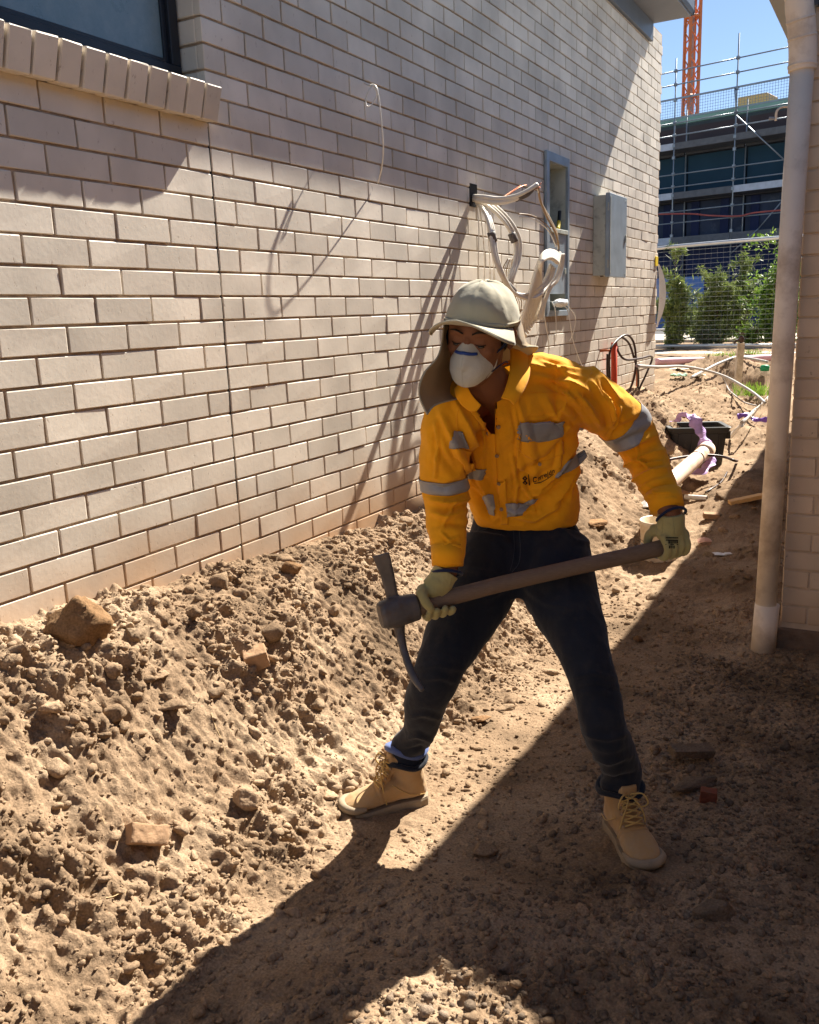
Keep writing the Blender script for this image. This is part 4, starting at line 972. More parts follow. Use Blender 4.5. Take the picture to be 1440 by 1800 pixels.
# bucket
bp = gz(1160, 985, -0.01); bk = thing('bucket', 'cream plastic paint bucket with a torn blue label standing behind the gloved hand', 'bucket', bp)
M_BUCK = mat('cream_bucket', srgb(228, 214, 190), 0.4, 0.08, 8, 0.1, 40, dirt=srgb(190, 160, 124), dscale=7, dlo=0.5, dhi=0.75)
prof = [(0.105,0.0),(0.112,0.02),(0.126,0.235),(0.131,0.236),(0.131,0.262),(0.127,0.268),(0.121,0.264),(0.108,0.02),(0.0,0.018)]
def lathe(prof, c, seg=32, ax=(0,0,1)):
    V = []; F = []
    for r, z in prof:
        for k in range(seg):
            t = 2*math.pi*k/seg; V.append([c[0]+r*math.cos(t), c[1]+r*math.sin(t), c[2]+z])
    for i in range(len(prof)-1):
        for k in range(seg): F.append((i*seg+k, i*seg+(k+1)%seg, (i+1)*seg+(k+1)%seg, (i+1)*seg+k))
    F.append(tuple(reversed(range(seg)))); return np.array(V), F
put('body', *lathe(prof, bp), M_BUCK, bk, smooth=True)
M_LABEL = mat('worn_blue_label', srgb(120, 150, 176), 0.5, 0.3, 30, 0.1, 60, dirt=srgb(210, 200, 184), dscale=26, dlo=0.45, dhi=0.6, col2=srgb(60, 90, 130))
v, f = lathe([(0.1145,0.045),(0.1195,0.125)], bp); f = [q for q in f if len(q) == 4]; put('label', *shell(v, f, vnormals(v, f), 0.0004, 0.0008), M_LABEL, bk, smooth=True)
th = np.linspace(math.radians(150), math.radians(330), 18); P = np.array([[bp[0]+0.133*math.cos(t), bp[1]+0.133*math.sin(t), bp[2]+0.245-0.10*math.sin((t-th[0])/(th[-1]-th[0])*math.pi)] for t in th])
put('handle', *tube(P, 0.0022, 6), M_TAN, bk, smooth=True)
# old lead pipes, rags and cords on the far mound
M_GREYP = mat('grey_cord', srgb(168, 164, 160), 0.5, 0.1, 8, 0.05)
def cord(pts, r, m, name, lab, cat, lift=0.03):
    P = spline([gz(a, b, lift+(q[0] if q else 0)) for a, b, *q in pts], 6); return put(name, *tube(P, r, 8), m, None, smooth=True, loc=P[0], label=lab, cat=cat)
P = spline([at(1120,643,7.6), at(1160,645,8.4), at(1200,644,9.3), at(1240,651,9.8), at(1275,662,9.8), at(1305,678,9.4), at(1328,693,9.1), at(1345,708,8.8)], 8)
put('cable', *tube(P, 0.014, 8), M_GREYP, None, smooth=True, loc=P[0], label='long grey cable arching from the painted wall over the far mound', cat='cable')
cord([(1268,672,.05),(1280,692,.02),(1290,706,.02),(1308,715,.02),(1330,722,.02)], 0.008, M_GREYP, 'cable', 'thin grey cable crossing the dark hollow beyond the tub', 'cable')
P = spline([at(1152,636,11.0), at(1210,634,11.2), at(1270,633,11.3), at(1365,628,11.6)], 6)
put('lilac_pipe', *tube(P, 0.045, 12), mat('lilac_pipe', srgb(200, 160, 170), 0.5, 0.1, 5, 0.05), None, smooth=True, loc=P[0], label='pinkish lilac pipe lying along the foot of the white kerb', cat='pipe')
P = spline([at(1215,664,9.6), at(1245,648,10.4), at(1270,636,10.9), at(1300,628,11.1), at(1350,636,10.9)], 6)
put('hose', *tube(P, 0.016, 8), M_GREYP, None, smooth=True, loc=P[0], label='pale grey hose slanting up across the far mound to the kerb', cat='hose')
M_RAG = mat('dusty_rag', srgb(210, 200, 180), 0.9, 0.1, 20, 0.3)
M_GREENR = mat('pale_green_rag', srgb(150, 186, 160), 0.8, 0.1, 20, 0.3)
for k, (px, py, s, m_, lab) in enumerate([(1200,655,.22,M_RAG,'dusty white rag on the far mound, leftmost and flattest'), (1222,665,.16,M_RAG,'dusty white rag on the far mound nearest the tub'), (1193,668,.13,M_GREENR,'pale green rag on the far mound left of the white rags'), (1160,648,.14,M_GREENR,'faded green rag at the corner of the painted wall')]):
    c = gz(px, py, 0.02); r_ = np.random.RandomState(50+k); n_ = 12; V = []
    for i in range(n_):
        for j in range(n_):
            u_, w_ = i/(n_-1)-0.5, j/(n_-1)-0.5; V.append([c[0]+s*u_*1.3, c[1]+s*w_*0.9, c[2]+0.05*float(fbm(u_*4+k, w_*4, o=2, seed=k))+0.03])
    F = [(i*n_+j, (i+1)*n_+j, (i+1)*n_+j+1, i*n_+j+1) for i in range(n_-1) for j in range(n_-1)]; V = np.array(V)
    put('rag', *shell(V, F, vnormals(V, F), 0, 0.004), m_, None, True, loc=c, label=lab, cat='rag')
c = gz(1344, 662, 0.05); put('cap', *lathe([(0.05,0),(0.055,0.05),(0.04,0.07),(0.0,0.075)], c, 14), mat('green_cap', srgb(40, 150, 100), 0.5, 0.1, 5, 0), None, True, loc=c, label='small green plastic cap beside the downpipe on the far mound', cat='cap')
# standpipe post
q = at(1297, 668, 10.2); t_ = at(1303, 604, 10.2)
pst = thing('tap_post', 'weathered pale post with a dark tap on its top standing in the far mound', 'post', q)
put('post', *bevelled(*obox((q+t_)/2-[0,0,0.05], A*0.037, B*0.03, (t_-q)/2+V3(0,0,0.06)), 0.004), mat('weathered_post', srgb(200, 186, 164), 0.8, 0.15, 12, 0.3, 40, dirt=srgb(130, 110, 90), dscale=5), pst)
put('tap', *ball(t_+[0,0,0.05], [0.035, 0.03, 0.045], nu=10, nv=8), M_BCAB, pst); put('spout', *tube([t_+[0,0,.05], t_+[-.05,-.03,.04], t_+[-.07,-.04,.0]], 0.012, 8), M_BCAB, pst)
put('tap_handle', *obox(t_+[0,0,0.11], V3(.03,0,0), V3(0,.008,0), V3(0,0,.008)), M_BCAB, pst)

# ================================================================== KERB, FENCE, GARDEN, ROAD
DR = nrm(V3(0.98, -0.196, 0)); DN = np.array([DR[1], -DR[0], 0.0])      # along / towards camera
def onplane(px, py, Q):
    d = CF + CR*(px-720)/FOC - CU*(py-900)/FOC
    t = np.dot(np.asarray(Q)-CAM, DN)/np.dot(d, DN); return CAM+t*d
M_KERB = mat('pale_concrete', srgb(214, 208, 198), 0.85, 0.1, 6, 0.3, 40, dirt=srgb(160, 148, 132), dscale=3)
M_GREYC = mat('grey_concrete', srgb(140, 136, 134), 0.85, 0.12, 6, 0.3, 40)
KQ = at(1255, 630, 13.2)
k0, k1 = onplane(1154, 619, KQ), onplane(1380, 619, KQ)
def strip(px0, px1, pyt, pyb, Q, th, ext0=0.6, ext1=3.0):
    """upright slab between two surveyed heights, running parallel to the street"""
    a = onplane((px0+px1)/2, pyt, Q); b = onplane((px0+px1)/2, pyb, Q)
    l, r = onplane(px0, pyt, Q), onplane(px1, pyt, Q); c = (l+r)/2; h = np.dot(r-l, DR)/2
    zc = (a[2]+b[2])/2; c = c+DR*(ext1-ext0)/2
    return obox(V3(c[0], c[1], zc)-DN*th/2, DR*(h+(ext0+ext1)/2), DN*th/2, V3(0, 0, abs(a[2]-b[2])/2))
put('kerb', *bevelled(*strip(1154, 1370, 621, 641, KQ, 0.5), 0.01), M_KERB, None, loc=KQ, label='white concrete kerb running across the far end of the plot', cat='kerb')
FQ = at(1262, 520, 14.2)
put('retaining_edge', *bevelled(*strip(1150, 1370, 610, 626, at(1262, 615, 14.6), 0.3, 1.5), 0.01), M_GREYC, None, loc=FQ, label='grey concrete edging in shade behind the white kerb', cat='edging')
M_FENCE = mat('galvanised_tube', srgb(196, 200, 202), 0.35, 0.05, 8, 0, metal=0.5)
M_FWIRE = mat('dull_galvanised_wire', srgb(150, 156, 158), 0.5, 0.05, 8, 0)
fn = thing('mesh_fence', 'temporary welded mesh fence panel standing between the kerb and the shrubs', 'fence', onplane(1262, 610, FQ))
tl, tr = onplane(1157, 433, FQ), onplane(1372, 421.5, FQ); bl, br = onplane(1152, 606, FQ), onplane(1366, 609, FQ)
zt = (tl[2]+tr[2])/2; zb = (bl[2]+br[2])/2
L0 = np.dot(tl-FQ, DR)-0.05; L1 = L0+2.6
def fp_(s, z): p = FQ+DR*s; return V3(p[0], p[1], z)
def rr_(s0, s1, z0, z1, r): return tube(spline([fp_(s0, z0), fp_(s1, z1)], 2), r, 10)
put('rail', *tube(spline([fp_(L0, zt-0.25), fp_(L0, zt-0.08), fp_(L0+0.08, zt), fp_(L1-0.08, zt), fp_(L1, zt-0.08), fp_(L1, zt-0.25)], 6), 0.028, 10), M_FENCE, fn, smooth=True)
put('rail', *rr_(L0, L1, zb, zb, 0.024), M_FENCE, fn, smooth=True)
for s in (L0, L1): put('upright', *rr_(s, s, zb-0.2, zt-0.2, 0.024), M_FENCE, fn, smooth=True)
mw = None
def wmesh(P0, P1, r=0.0016): return tube([P0, P1], r, 5)
z = zb+0.03; k = 0
while z < zt-0.03:
    put('wire', *wmesh(fp_(L0, z), fp_(L1, z)+[0,0,0.004*math.sin(k)]), M_FWIRE, fn); z += 0.075; k += 1
s = L0+0.06
while s < L1:
    put('wire', *wmesh(fp_(s, zb)+DN*0.006, fp_(s, zt)+DN*0.006, 0.0007), M_FWIRE, fn); s += 0.1
# second panel beyond, off to the left behind the house
# shrubs
def leaf_mat(name, c0, c1):
    m, nt, b = new_mat(name); N = nt.nodes; L = nt.links
    a_ = N.new('ShaderNodeAttribute'); a_.attribute_name = 'tint'; cr = N.new('ShaderNodeValToRGB')
    cr.color_ramp.elements[0].color = (*c0, 1); cr.color_ramp.elements[1].color = (*c1, 1); L.new(a_.outputs['Fac'], cr.inputs[0]); L.new(cr.outputs[0], b.inputs['Base Color'])
    b.inputs['Roughness'].default_value = 0.5; tr = N.new('ShaderNodeBsdfTranslucent'); L.new(cr.outputs[0], tr.inputs[0]); mx = N.new('ShaderNodeMixShader'); mx.inputs[0].default_value = 0.35
    L.new(b.outputs[0], mx.inputs[1]); L.new(tr.outputs[0], mx.inputs[2]); L.new(mx.outputs[0], N['Material Output'].inputs['Surface']); return m
M_LF = [leaf_mat('olive_needles', (0.06,0.10,0.02), (0.24,0.29,0.08)), leaf_mat('fresh_leaves', (0.05,0.12,0.015), (0.25,0.38,0.05)), leaf_mat('dark_leaves', (0.025,0.045,0.02), (0.10,0.14,0.06))]
M_BARK = mat('bark', srgb(92, 74, 56), 0.9, 0.2, 20, 0.6, 60)
def shrub(name, px, pyb, pyt, hw_px, depth, lm, leaf, nleaf, lab, seed, cat='shrub', wisp=False):
    r = np.random.RandomState(seed); base = at(px, pyb, depth); top = at(px, pyt, depth); H = top[2]-base[2]; W = hw_px*depth/FOC
    sh_ = thing(name, lab, cat, base)
    g = Geo(); tips = []
    nb = 16 if not wisp else 12
    for k in range(nb):
        a = r.uniform(0, 6.28); sp = r.uniform(0.15, 1.0)*W*(0.9 if not wisp else 0.7); hh = H*r.uniform(0.45, 1.0)*(1.0-0.35*sp/W) if k else H
        e = base+V3(math.cos(a)*sp, math.sin(a)*sp*0.8, hh)
        if k == 0: e = base+V3(0, 0, H)
        P = spline([base+[0,0,-0.05], base*0.6+e*0.4+V3(0,0,hh*0.08), e], 5); g.add(*tube(P, [0.016, 0.009, 0.003], 5)); tips += list(P[3:])
        for q in range(5):
            o_ = P[r.randint(3, len(P))]; e2 = o_+V3(*(r.normal(size=3)*[0.13, 0.11, 0.07]))*(W/0.35)+V3(0,0,0.05); P2 = spline([o_, (o_+e2)/2+[0,0,.02], e2], 3); g.add(*tube(P2, [0.005, 0.002], 4)); tips += list(P2[1:])
    g.put('trunk', M_BARK, sh_)
    tips = np.array(tips); idx = r.randint(len(tips), size=nleaf); c = tips[idx]+r.normal(size=(nleaf, 3))*(0.055 if not wisp else 0.035)*(W/0.35)**0.5
    hz = np.clip((c[:,2]-base[2])/H, 0, 1.1); keep = r.uniform(size=nleaf) < 1.25-0.5*hz; c = c[keep]; n_ = len(c)
    d = r.normal(size=(n_,3))+[0,0,0.5]; d /= np.linalg.norm(d,axis=1)[:,None]; e_ = np.cross(d, r.normal(size=(n_,3))); e_ /= np.linalg.norm(e_,axis=1)[:,None]
    l = leaf*r.uniform(0.6, 1.4, (n_,1)); w = l*(0.45 if not wisp else 0.16)
    V = np.stack([c-d*l, c+e_*w, c+d*l, c-e_*w], 1).reshape(-1, 3); F = np.arange(n_*4).reshape(-1, 4)
    tt = np.repeat(np.clip(0.5+0.5*perlin(c[:,0]*5, c[:,1]*5, c[:,2]*5, seed=seed)+r.uniform(-.35,.35,n_), 0, 1), 4)
    put('crown', V, F, lm, sh_, kind='stuff', attrs={'tint': tt})
shrub('shrub', 1183, 616, 450, 34, 15.0, M_LF[0], 0.062, 8000, 'tall wispy olive green shrub beside the corner of the painted wall', 1, wisp=True)
shrub('shrub', 1262, 612, 476, 52, 15.4, M_LF[0], 0.055, 12000, 'broad feathery olive shrub in the middle behind the mesh fence', 2, wisp=True)
shrub('small_tree', 1362, 616, 428, 62, 15.2, M_LF[1], 0.036, 10000, 'bright green leafy small tree behind the fence next to the downpipe', 3, cat='tree')
shrub('shrub', 1300, 604, 452, 30, 16.2, M_LF[0], 0.06, 5000, 'tall drooping olive shrub just left of the bright green tree', 4, wisp=True)
shrub('shrub', 1243, 606, 578, 26, 14.9, M_LF[2], 0.022, 1500, 'low dark leaved shrub at the foot of the broad olive one', 5)
shrub('shrub', 1218, 590, 535, 34, 18.5, M_LF[2], 0.05, 2200, 'dark shrub beyond the road to the left of the sign', 6)
shrub('shrub', 1320, 606, 575, 32, 15.0, M_LF[1], 0.022, 1500, 'low pale green shrub at the foot of the bright green tree', 7)
for k, (px, py, lab) in enumerate([(1272, 632, 'tuft of bright grass left of the tap post on the kerb'), (1318, 628, 'tuft of bright grass right of the tap post on the kerb'), (1332, 690, 'tuft of green weeds on the bank beside the downpipe')]):
    c = at(px, py, 12.6 if k < 2 else 9.6); r_ = np.random.RandomState(k); V = []; 
    for _ in range(160):
        b_ = c+V3(r_.normal()*0.10, r_.normal()*0.06, -0.03); h_ = r_.uniform(0.05, 0.15); l_ = r_.normal(size=2)*0.05
        V += [b_+[-.004,0,0], b_+[.004,0,0], b_+[l_[0]+.002, l_[1], h_], b_+[l_[0]-.002, l_[1], h_]]
    put('grass_tuft', V, np.arange(len(V)).reshape(-1,4), M_LF[1], None, loc=c, label=lab, cat='grass', attrs={'tint': np.repeat(r_.uniform(0.3,1,160), 4)})
# pale pavement and road beyond the fence
M_PAVE = mat('pale_paving', srgb(206, 196, 178), 0.9, 0.1, 3, 0.2, 20, dirt=srgb(176, 164, 144), dscale=1.5)
M_ASPH = mat('asphalt', (0.055, 0.055, 0.058), 0.9, 0.15, 30, 0.3, 60)
def flat(name, q, near, far, z, m, th=0.02, **k):
    c = V3(q[0], q[1], z); v, f = obox(c-DN*(near+far)/2, DR*45, DN*(far-near)/2, V3(0,0,th)); return put(name, v, f, m, None, loc=c, **k)
flat('pavement', FQ, 2.6, 6.2, 0.93, M_PAVE, kind='structure'); flat('road', FQ, 6.4, 16.5, 0.915, M_ASPH, kind='structure')
put('low_wall', *bevelled(*strip(1160, 1372, 576, 580, at(1262, 578, 20.8), 0.25, 8, 9), 0.01), M_KERB, None, loc=at(1262, 578, 20.8), label='thin pale coping line beyond the shrubs across the road', cat='coping')
# hoarding with a printed picture of a tower block
HQ = at(1205, 520, 25.5)
ha = [onplane(a_, b_, HQ) for a_, b_ in ((1150, 490), (1238, 488), (1238, 578), (1150, 578))]
hz0, hz1 = ha[3][2], ha[0][2]; hs0, hs1 = np.dot(ha[0]-HQ, DR)-1.0, np.dot(ha[1]-HQ, DR)
hd = thing('hoarding', 'blue printed hoarding showing a tower block under clouds behind the left shrub', 'hoarding', V3(HQ[0], HQ[1], hz0))
def hp(s, z, o=0): p = HQ+DR*s+DN*o; return V3(p[0], p[1], z)
m, nt, b = new_mat('printed_sky'); N = nt.nodes; L = nt.links; geo = N.new('ShaderNodeNewGeometry'); n1 = N.new('ShaderNodeTexNoise'); n1.inputs['Scale'].default_value = 1.1; n1.inputs['Detail'].default_value = 7; L.new(geo.outputs['Position'], n1.inputs['Vector'])
cr = N.new('ShaderNodeValToRGB'); cr.color_ramp.elements[0].position = 0.45; cr.color_ramp.elements[0].color = (*srgb(70, 108, 170), 1); cr.color_ramp.elements[1].position = 0.7; cr.color_ramp.elements[1].color = (*srgb(150, 160, 190), 1); L.new(n1.outputs[0], cr.inputs[0]); L.new(cr.outputs[0], b.inputs['Base Color']); b.inputs['Roughness'].default_value = 0.7
put('board', *obox((hp(hs0, (hz0+hz1)/2)+hp(hs1, (hz0+hz1)/2))/2, DR*(hs1-hs0)/2, DN*0.02, V3(0,0,(hz1-hz0)/2)), m, hd)
M_PD, M_PLT = mat('printed_navy', srgb(48, 62, 92), 0.7, 0.1, 3, 0), mat('printed_pale', srgb(170, 180, 200), 0.7, 0.1, 3, 0)
for k in range(6):
    s_ = np.dot(onplane(1178+k*8, 530, HQ)-HQ, DR); zt_ = onplane(1178+k*8, 512-k*3 if k < 3 else 503+(k-3)*8, HQ)[2]; zb_ = onplane(1178+k*8, 542+k*0.5, HQ)[2]
    put('printed_block', *obox(hp(s_, (zt_+zb_)/2, 0.023), DR*0.045, DN*0.002, V3(0,0,(zt_-zb_)/2)), M_PD if k % 2 else M_PLT, hd)
# white lettering board between the shrubs: strokes only, too small to read
put('board', *obox(hp(np.dot(onplane(1300, 548, HQ)-HQ, DR), onplane(1300, 548, HQ)[2]), DR*0.95, DN*0.02, V3(0,0,0.42)), M_PD, hd)
for k in range(9):
    q = onplane(1282+k*4.2, 540, HQ); put('printed_letter', *obox(hp(np.dot(q-HQ, DR), q[2], 0.023), DR*0.018, DN*0.002, V3(0,0,0.10)), M_PLT, hd)

# ================================================================== BUILDING UNDER CONSTRUCTION, SCAFFOLD, CRANE
SQ = at(1288, 300, 32.0)
def sz_(px, py): return onplane(px, py, SQ)
def sS(px, py): return float(np.dot(sz_(px, py)-SQ, DR))
def sp(s, z, o=0): p = SQ+DR*s+DN*o; return V3(p[0], p[1], z)
zz = lambda py: float(sz_(1290, py)[2])
s1 = sS(1290, 300); s0_ = sS(1184, 300); bay = s1-s0_
S = [s1+bay*k for k in range(-4, 6)]
M_TUBE = mat('scaffold_tube', srgb(138, 148, 158), 0.4, 0.1, 8, 0, metal=0.5)
M_BOARD = mat('scaffold_board', srgb(96, 100, 106), 0.85, 0.15, 6, 0.2)
M_BOARDL = mat('scaffold_board_light', srgb(176, 186, 200), 0.6, 0.12, 6, 0.2)
bldg = thing('building_under_construction', 'dark building under construction wrapped in shade cloth behind the scaffold', 'building', sp(0, 0.6, -8))
M_C1 = mat('dark_plum_cloth', srgb(66, 60, 66), 0.9, 0.15, 0.8, 0.2, 3); M_C2 = mat('dark_teal_cloth', srgb(30, 62, 84), 0.8, 0.15, 0.6, 0.2, 3)
M_C3 = mat('slate_blue_cloth', srgb(52, 64, 88), 0.8, 0.25, 1.6, 0.3, 3, dirt=srgb(110, 122, 140), dscale=0.9, dlo=0.55, dhi=0.8); M_C4 = mat('navy_cloth', srgb(34, 46, 84), 0.8, 0.2, 0.8, 0.2, 3)
M_GB = mat('green_parapet', srgb(120, 158, 150), 0.7, 0.1, 1.5, 0.1); M_CON = mat('raw_concrete', srgb(70, 74, 82), 0.9, 0.15, 1.2, 0.3, 6)
zt0 = zz(172)
put('core', *obox(sp(3, (zz(180)+0.4)/2, -9), DR*22, DN*7.0, V3(0,0,(zz(180)-0.4)/2)), M_CON, bldg)
for k in range(len(S)-1):
    a_, b_ = S[k]+0.03, S[k+1]-0.03; c_ = (a_+b_)/2; h_ = (b_-a_)/2
    def row(zhi, zlo, m_, o, nm, t=0.02): put(nm, *obox(sp(c_, (zhi+zlo)/2, o), DR*h_, DN*t, V3(0,0,(zhi-zlo)/2)), m_, bldg)
    row(zz(196), zz(246), M_C1, -1.30, 'cloth_panel'); row(zz(252), zz(334), M_C2, -1.30, 'cloth_panel'); row(zz(340), zz(411), M_C3, -1.30, 'cloth_panel'); row(zz(420), 0.9, M_C4, -1.30, 'cloth_panel')
    row(zz(176), zz(190), M_GB, -1.20, 'parapet', 0.1)
    row(zz(247), zz(251), M_CON, -1.15, 'slab_edge', 0.15); row(zz(335), zz(339.5), M_CON, -1.15, 'slab_edge', 0.15); row(zz(412), zz(419), M_CON, -1.15, 'slab_edge', 0.15)
for s_ in np.arange(S[2], S[-1], bay/2):
    put('column', *obox(sp(s_+0.4, (zz(340)+zz(411))/2, -1.24), DR*0.16, DN*0.03, V3(0,0,(zz(340)-zz(411))/2)), M_C4, bldg)
# pile of formwork on the roof
q = sz_(1283, 152); put('formwork', *bevelled(*obox(sp(sS(1281, 152), zz(152)-0.3, -3), DR*0.55, DN*0.6, V3(0,0,0.42)), 0.02), M_TIMBER, None, loc=q, label='pile of timber formwork stacked on the roof of the dark building', cat='timber')
sc = thing('scaffold', 'steel tube scaffold with boarded decks standing in front of the dark building', 'scaffold', sp(0, 0.9, 0))
for i, s_ in enumerate(S):
    ztop = zz(60) if i == 4 else (zz(80) if i == 3 else zz(70)); 
    put('standard', *tube([sp(s_, 0.9), sp(s_, ztop)], 0.026, 8), M_TUBE, sc, smooth=True)
    put('standard', *tube([sp(s_, 0.9, -1.1), sp(s_, zz(166), -1.1)], 0.026, 8), M_TUBE, sc, smooth=True)
    for py in (103, 128, 156, 198, 221, 240, 262, 292, 315, 331, 360, 381, 405):
        put('coupler', *bevelled(*obox(sp(s_, zz(py)), DR*0.055, DN*0.05, V3(0,0,0.06)), 0.01), M_TUBE, sc)
for py in (104, 129, 199, 222, 293, 316, 361, 382, 428):
    for k in range(len(S)-1): put('ledger', *tube([sp(S[k], zz(py), 0.05), sp(S[k+1], zz(py), 0.05)], 0.024, 8), M_TUBE, sc, smooth=True)
for pt__, pb__ in ((235, 247), (326, 338), (408, 421)):
    for k in range(len(S)-1):
        put('deck_board', *obox(sp((S[k]+S[k+1])/2, (zz(pt__)+zz(pb__))/2, 0.02), DR*(bay/2-0.03), DN*0.02, V3(0,0,(zz(pt__)-zz(pb__))/2)), M_BOARDL if (k in (2,) or (k == 4 and pt__ == 326)) else M_BOARD, sc)
        put('deck', *obox(sp((S[k]+S[k+1])/2, zz(pb__)+0.03, -0.55), DR*(bay/2-0.02), DN*0.5, V3(0,0,0.03)), M_BOARD, sc)
for (a_, b_), (c_, d_) in (((1296, 203), (1380, 281)), ((1378, 352), (1335, 402)), ((1335, 402), (1284, 448)), ((1296, 203), (1294, 155))):
    p0_, p1_ = sz_(a_, b_), sz_(c_, d_); put('brace', *tube([p0_+DN*0.09, p1_+DN*0.09], 0.024, 8), M_TUBE, sc, smooth=True)
# fine mesh guard on the top lift
for k in range(len(S)-1):
    v, f = obox(sp((S[k]+S[k+1])/2, zz(154), 0.0), DR*(bay/2), DN*0.025, V3(0,0,0.03)); put('guard_rail', v, f, M_TUBE, sc)
    v, f = obox(sp((S[k]+S[k+1])/2, zz(190), 0.0), DR*(bay/2), DN*0.015, V3(0,0,0.02)); put('guard_rail', v, f, M_TUBE, sc)
    if k in (2, 3, 4):
        g = Geo()
        n_ = 24
        for i in range(n_): g.add(*tube([sp(S[k]+bay*i/n_, zz(154)), sp(S[k]+bay*i/n_, zz(190))], 0.006, 4, cap=False))
        for i in range(7): z_ = zz(190)+(zz(154)-zz(190))*i/7; g.add(*tube([sp(S[k], z_), sp(S[k+1], z_)], 0.005, 4, cap=False))
        g.put('mesh_guard', M_TUBE, sc, kind='stuff')
P = spline([sz_(1150, 377)+DN*.12, sz_(1215, 376)+DN*.12, sz_(1250, 379)+DN*.12, sz_(1300, 380)+DN*.12, sz_(1330, 374)+DN*.12, sz_(1385, 369)+DN*.12], 8)
put('hose', *tube(P, 0.03, 8), mat('red_hose', srgb(170, 90, 84), 0.6, 0.1, 5, 0), None, smooth=True, loc=P[0], label='reddish hose slung along the scaffold above the lowest deck', cat='hose')
# tower crane mast
M_CR = mat('orange_crane_steel', srgb(196, 118, 72), 0.5, 0.15, 1.5, 0.1, 8)
cz = at(1214, 172, 62); ct = at(1221, -10, 62)
cm = thing('tower_crane', 'orange lattice mast of a tower crane rising behind the scaffold', 'crane', V3(cz[0], cz[1], 0.8))
wc = 0.36; ca, cb_ = nrm(CR*[1,1,0]+0.22*nrm(CF*[1,1,0])), None; cb_ = np.cross([0,0,1], ca)
def cpnt(i, j, z): return V3(cz[0], cz[1], z)+ca*wc*i+cb_*wc*j
for i, j in ((-1,-1),(1,-1),(1,1),(-1,1)): put('chord', *obox(cpnt(i, j, 11), ca*0.085, cb_*0.085, V3(0,0,12)), M_CR, cm)
z = 4.0; k = 0
while z < 22:
    for (i, j), (i2, j2) in (((-1,-1),(1,-1)), ((1,-1),(1,1)), ((1,1),(-1,1)), ((-1,1),(-1,-1))):
        a_, b_ = (cpnt(i, j, z), cpnt(i2, j2, z+0.85)) if k % 2 else (cpnt(i2, j2, z), cpnt(i, j, z+0.85))
        put('lattice_bar', *tube([a_, b_], 0.045, 5), M_CR, cm)
    if k % 6 == 2:
        for (i, j), (i2, j2) in (((-1,-1),(1,-1)), ((1,-1),(1,1)), ((1,1),(-1,1)), ((-1,1),(-1,-1))): put('tie_bar', *tube([cpnt(i, j, z), cpnt(i2, j2, z)], 0.09, 6), M_CR, cm)
    z += 0.85; k += 1
put('ladder', *obox(cpnt(0.1, 0.4, 11), ca*0.18, cb_*0.02, V3(0,0,11)), M_TUBE, cm)

# ================================================================== THE MAN WITH THE PICK
man = thing('person', 'man in orange work shirt, flap cap and dust mask holding a pick', 'person', (1.25, -0.38, 0.08))
M_SKIN = cloth_mat('brown_skin', (0.20, 0.088, 0.048), 0.5, 500, 0, None, var=0.10, bump=0.05, sheen=0.0)
M_SHIRT = cloth_mat('orange_work_cotton', (0.95, 0.43, 0.014), 0.8, 700, 0.14, (0.66, 0.27, 0.02), 0.52, 0.95, var=0.06, bump=0.5, sheen=0.1)
M_SHIRT2 = cloth_mat('orange_cotton_trim', (0.93, 0.41, 0.013), 0.8, 700, 0.05, None, var=0.06, bump=0.16, sheen=0.1)
M_REFL = mat('grey_reflective_tape', (0.27, 0.27, 0.285), 0.42, 0.06, 30, 0.1, 200, spec=0.6)
M_JEAN = cloth_mat('dark_indigo_denim', (0.011, 0.015, 0.026), 0.85, 900, 0, (0.045, 0.042, 0.040), 0.5, 0.85, var=0.2, bump=0.4, sheen=0.15)
M_STITCH = mat('denim_stitching', (0.06, 0.07, 0.09), 0.8, 0.1, 30, 0)
M_BLUE = cloth_mat('blue_lining', (0.09, 0.13, 0.30), 0.85, 900, 0, None)
M_GLOVE = cloth_mat('yellow_leather_glove', (0.39, 0.35, 0.155), 0.7, 400, 0, (0.30, 0.27, 0.13), 0.45, 0.75, var=0.12, bump=0.35)
M_NAVY = cloth_mat('navy_cuff_binding', (0.012, 0.02, 0.06), 0.8, 900, 0, None)
M_CAP = cloth_mat('khaki_cap_cloth', (0.44, 0.405, 0.30), 0.9, 900, 0.05, None, var=0.06, bump=0.2)
M_FLAP = cloth_mat('khaki_flap_shade_browned', (0.42, 0.32, 0.20), 0.9, 900, 0.35, None, var=0.06, bump=0.2)  # cap khaki made browner: the flap's warm shade is put into its colour
M_MASK = cloth_mat('white_respirator', (0.60, 0.61, 0.56), 0.9, 600, 0.12, (0.48, 0.46, 0.40), 0.5, 0.85, var=0.05, bump=0.6)
M_MBLUE = mat('blue_nose_strip', (0.02, 0.06, 0.28), 0.4, 0.05, 30, 0)
M_EYE = mat('dark_eye', (0.05, 0.035, 0.028), 0.15, 0.2, 300, 0, spec=0.6)
M_HAIR = mat('black_hair', (0.012, 0.009, 0.007), 0.6, 0.3, 90, 0.5, 200)
M_BOOT = cloth_mat('tan_nubuck', (0.43, 0.26, 0.11), 0.75, 500, 0, (0.40, 0.30, 0.19), 0.42, 0.68, var=0.10, bump=0.3)
M_SOLE = mat('grey_rubber_sole', (0.27, 0.215, 0.15), 0.8, 0.15, 30, 0.4, 60, dirt=(0.36, 0.27, 0.17), dscale=20, dlo=0.45, dhi=0.65)
M_LACE = cloth_mat('tan_lace', (0.55, 0.36, 0.12), 0.8, 900, 0, None)

def bez(ps, n=6): return spline(ps, n)
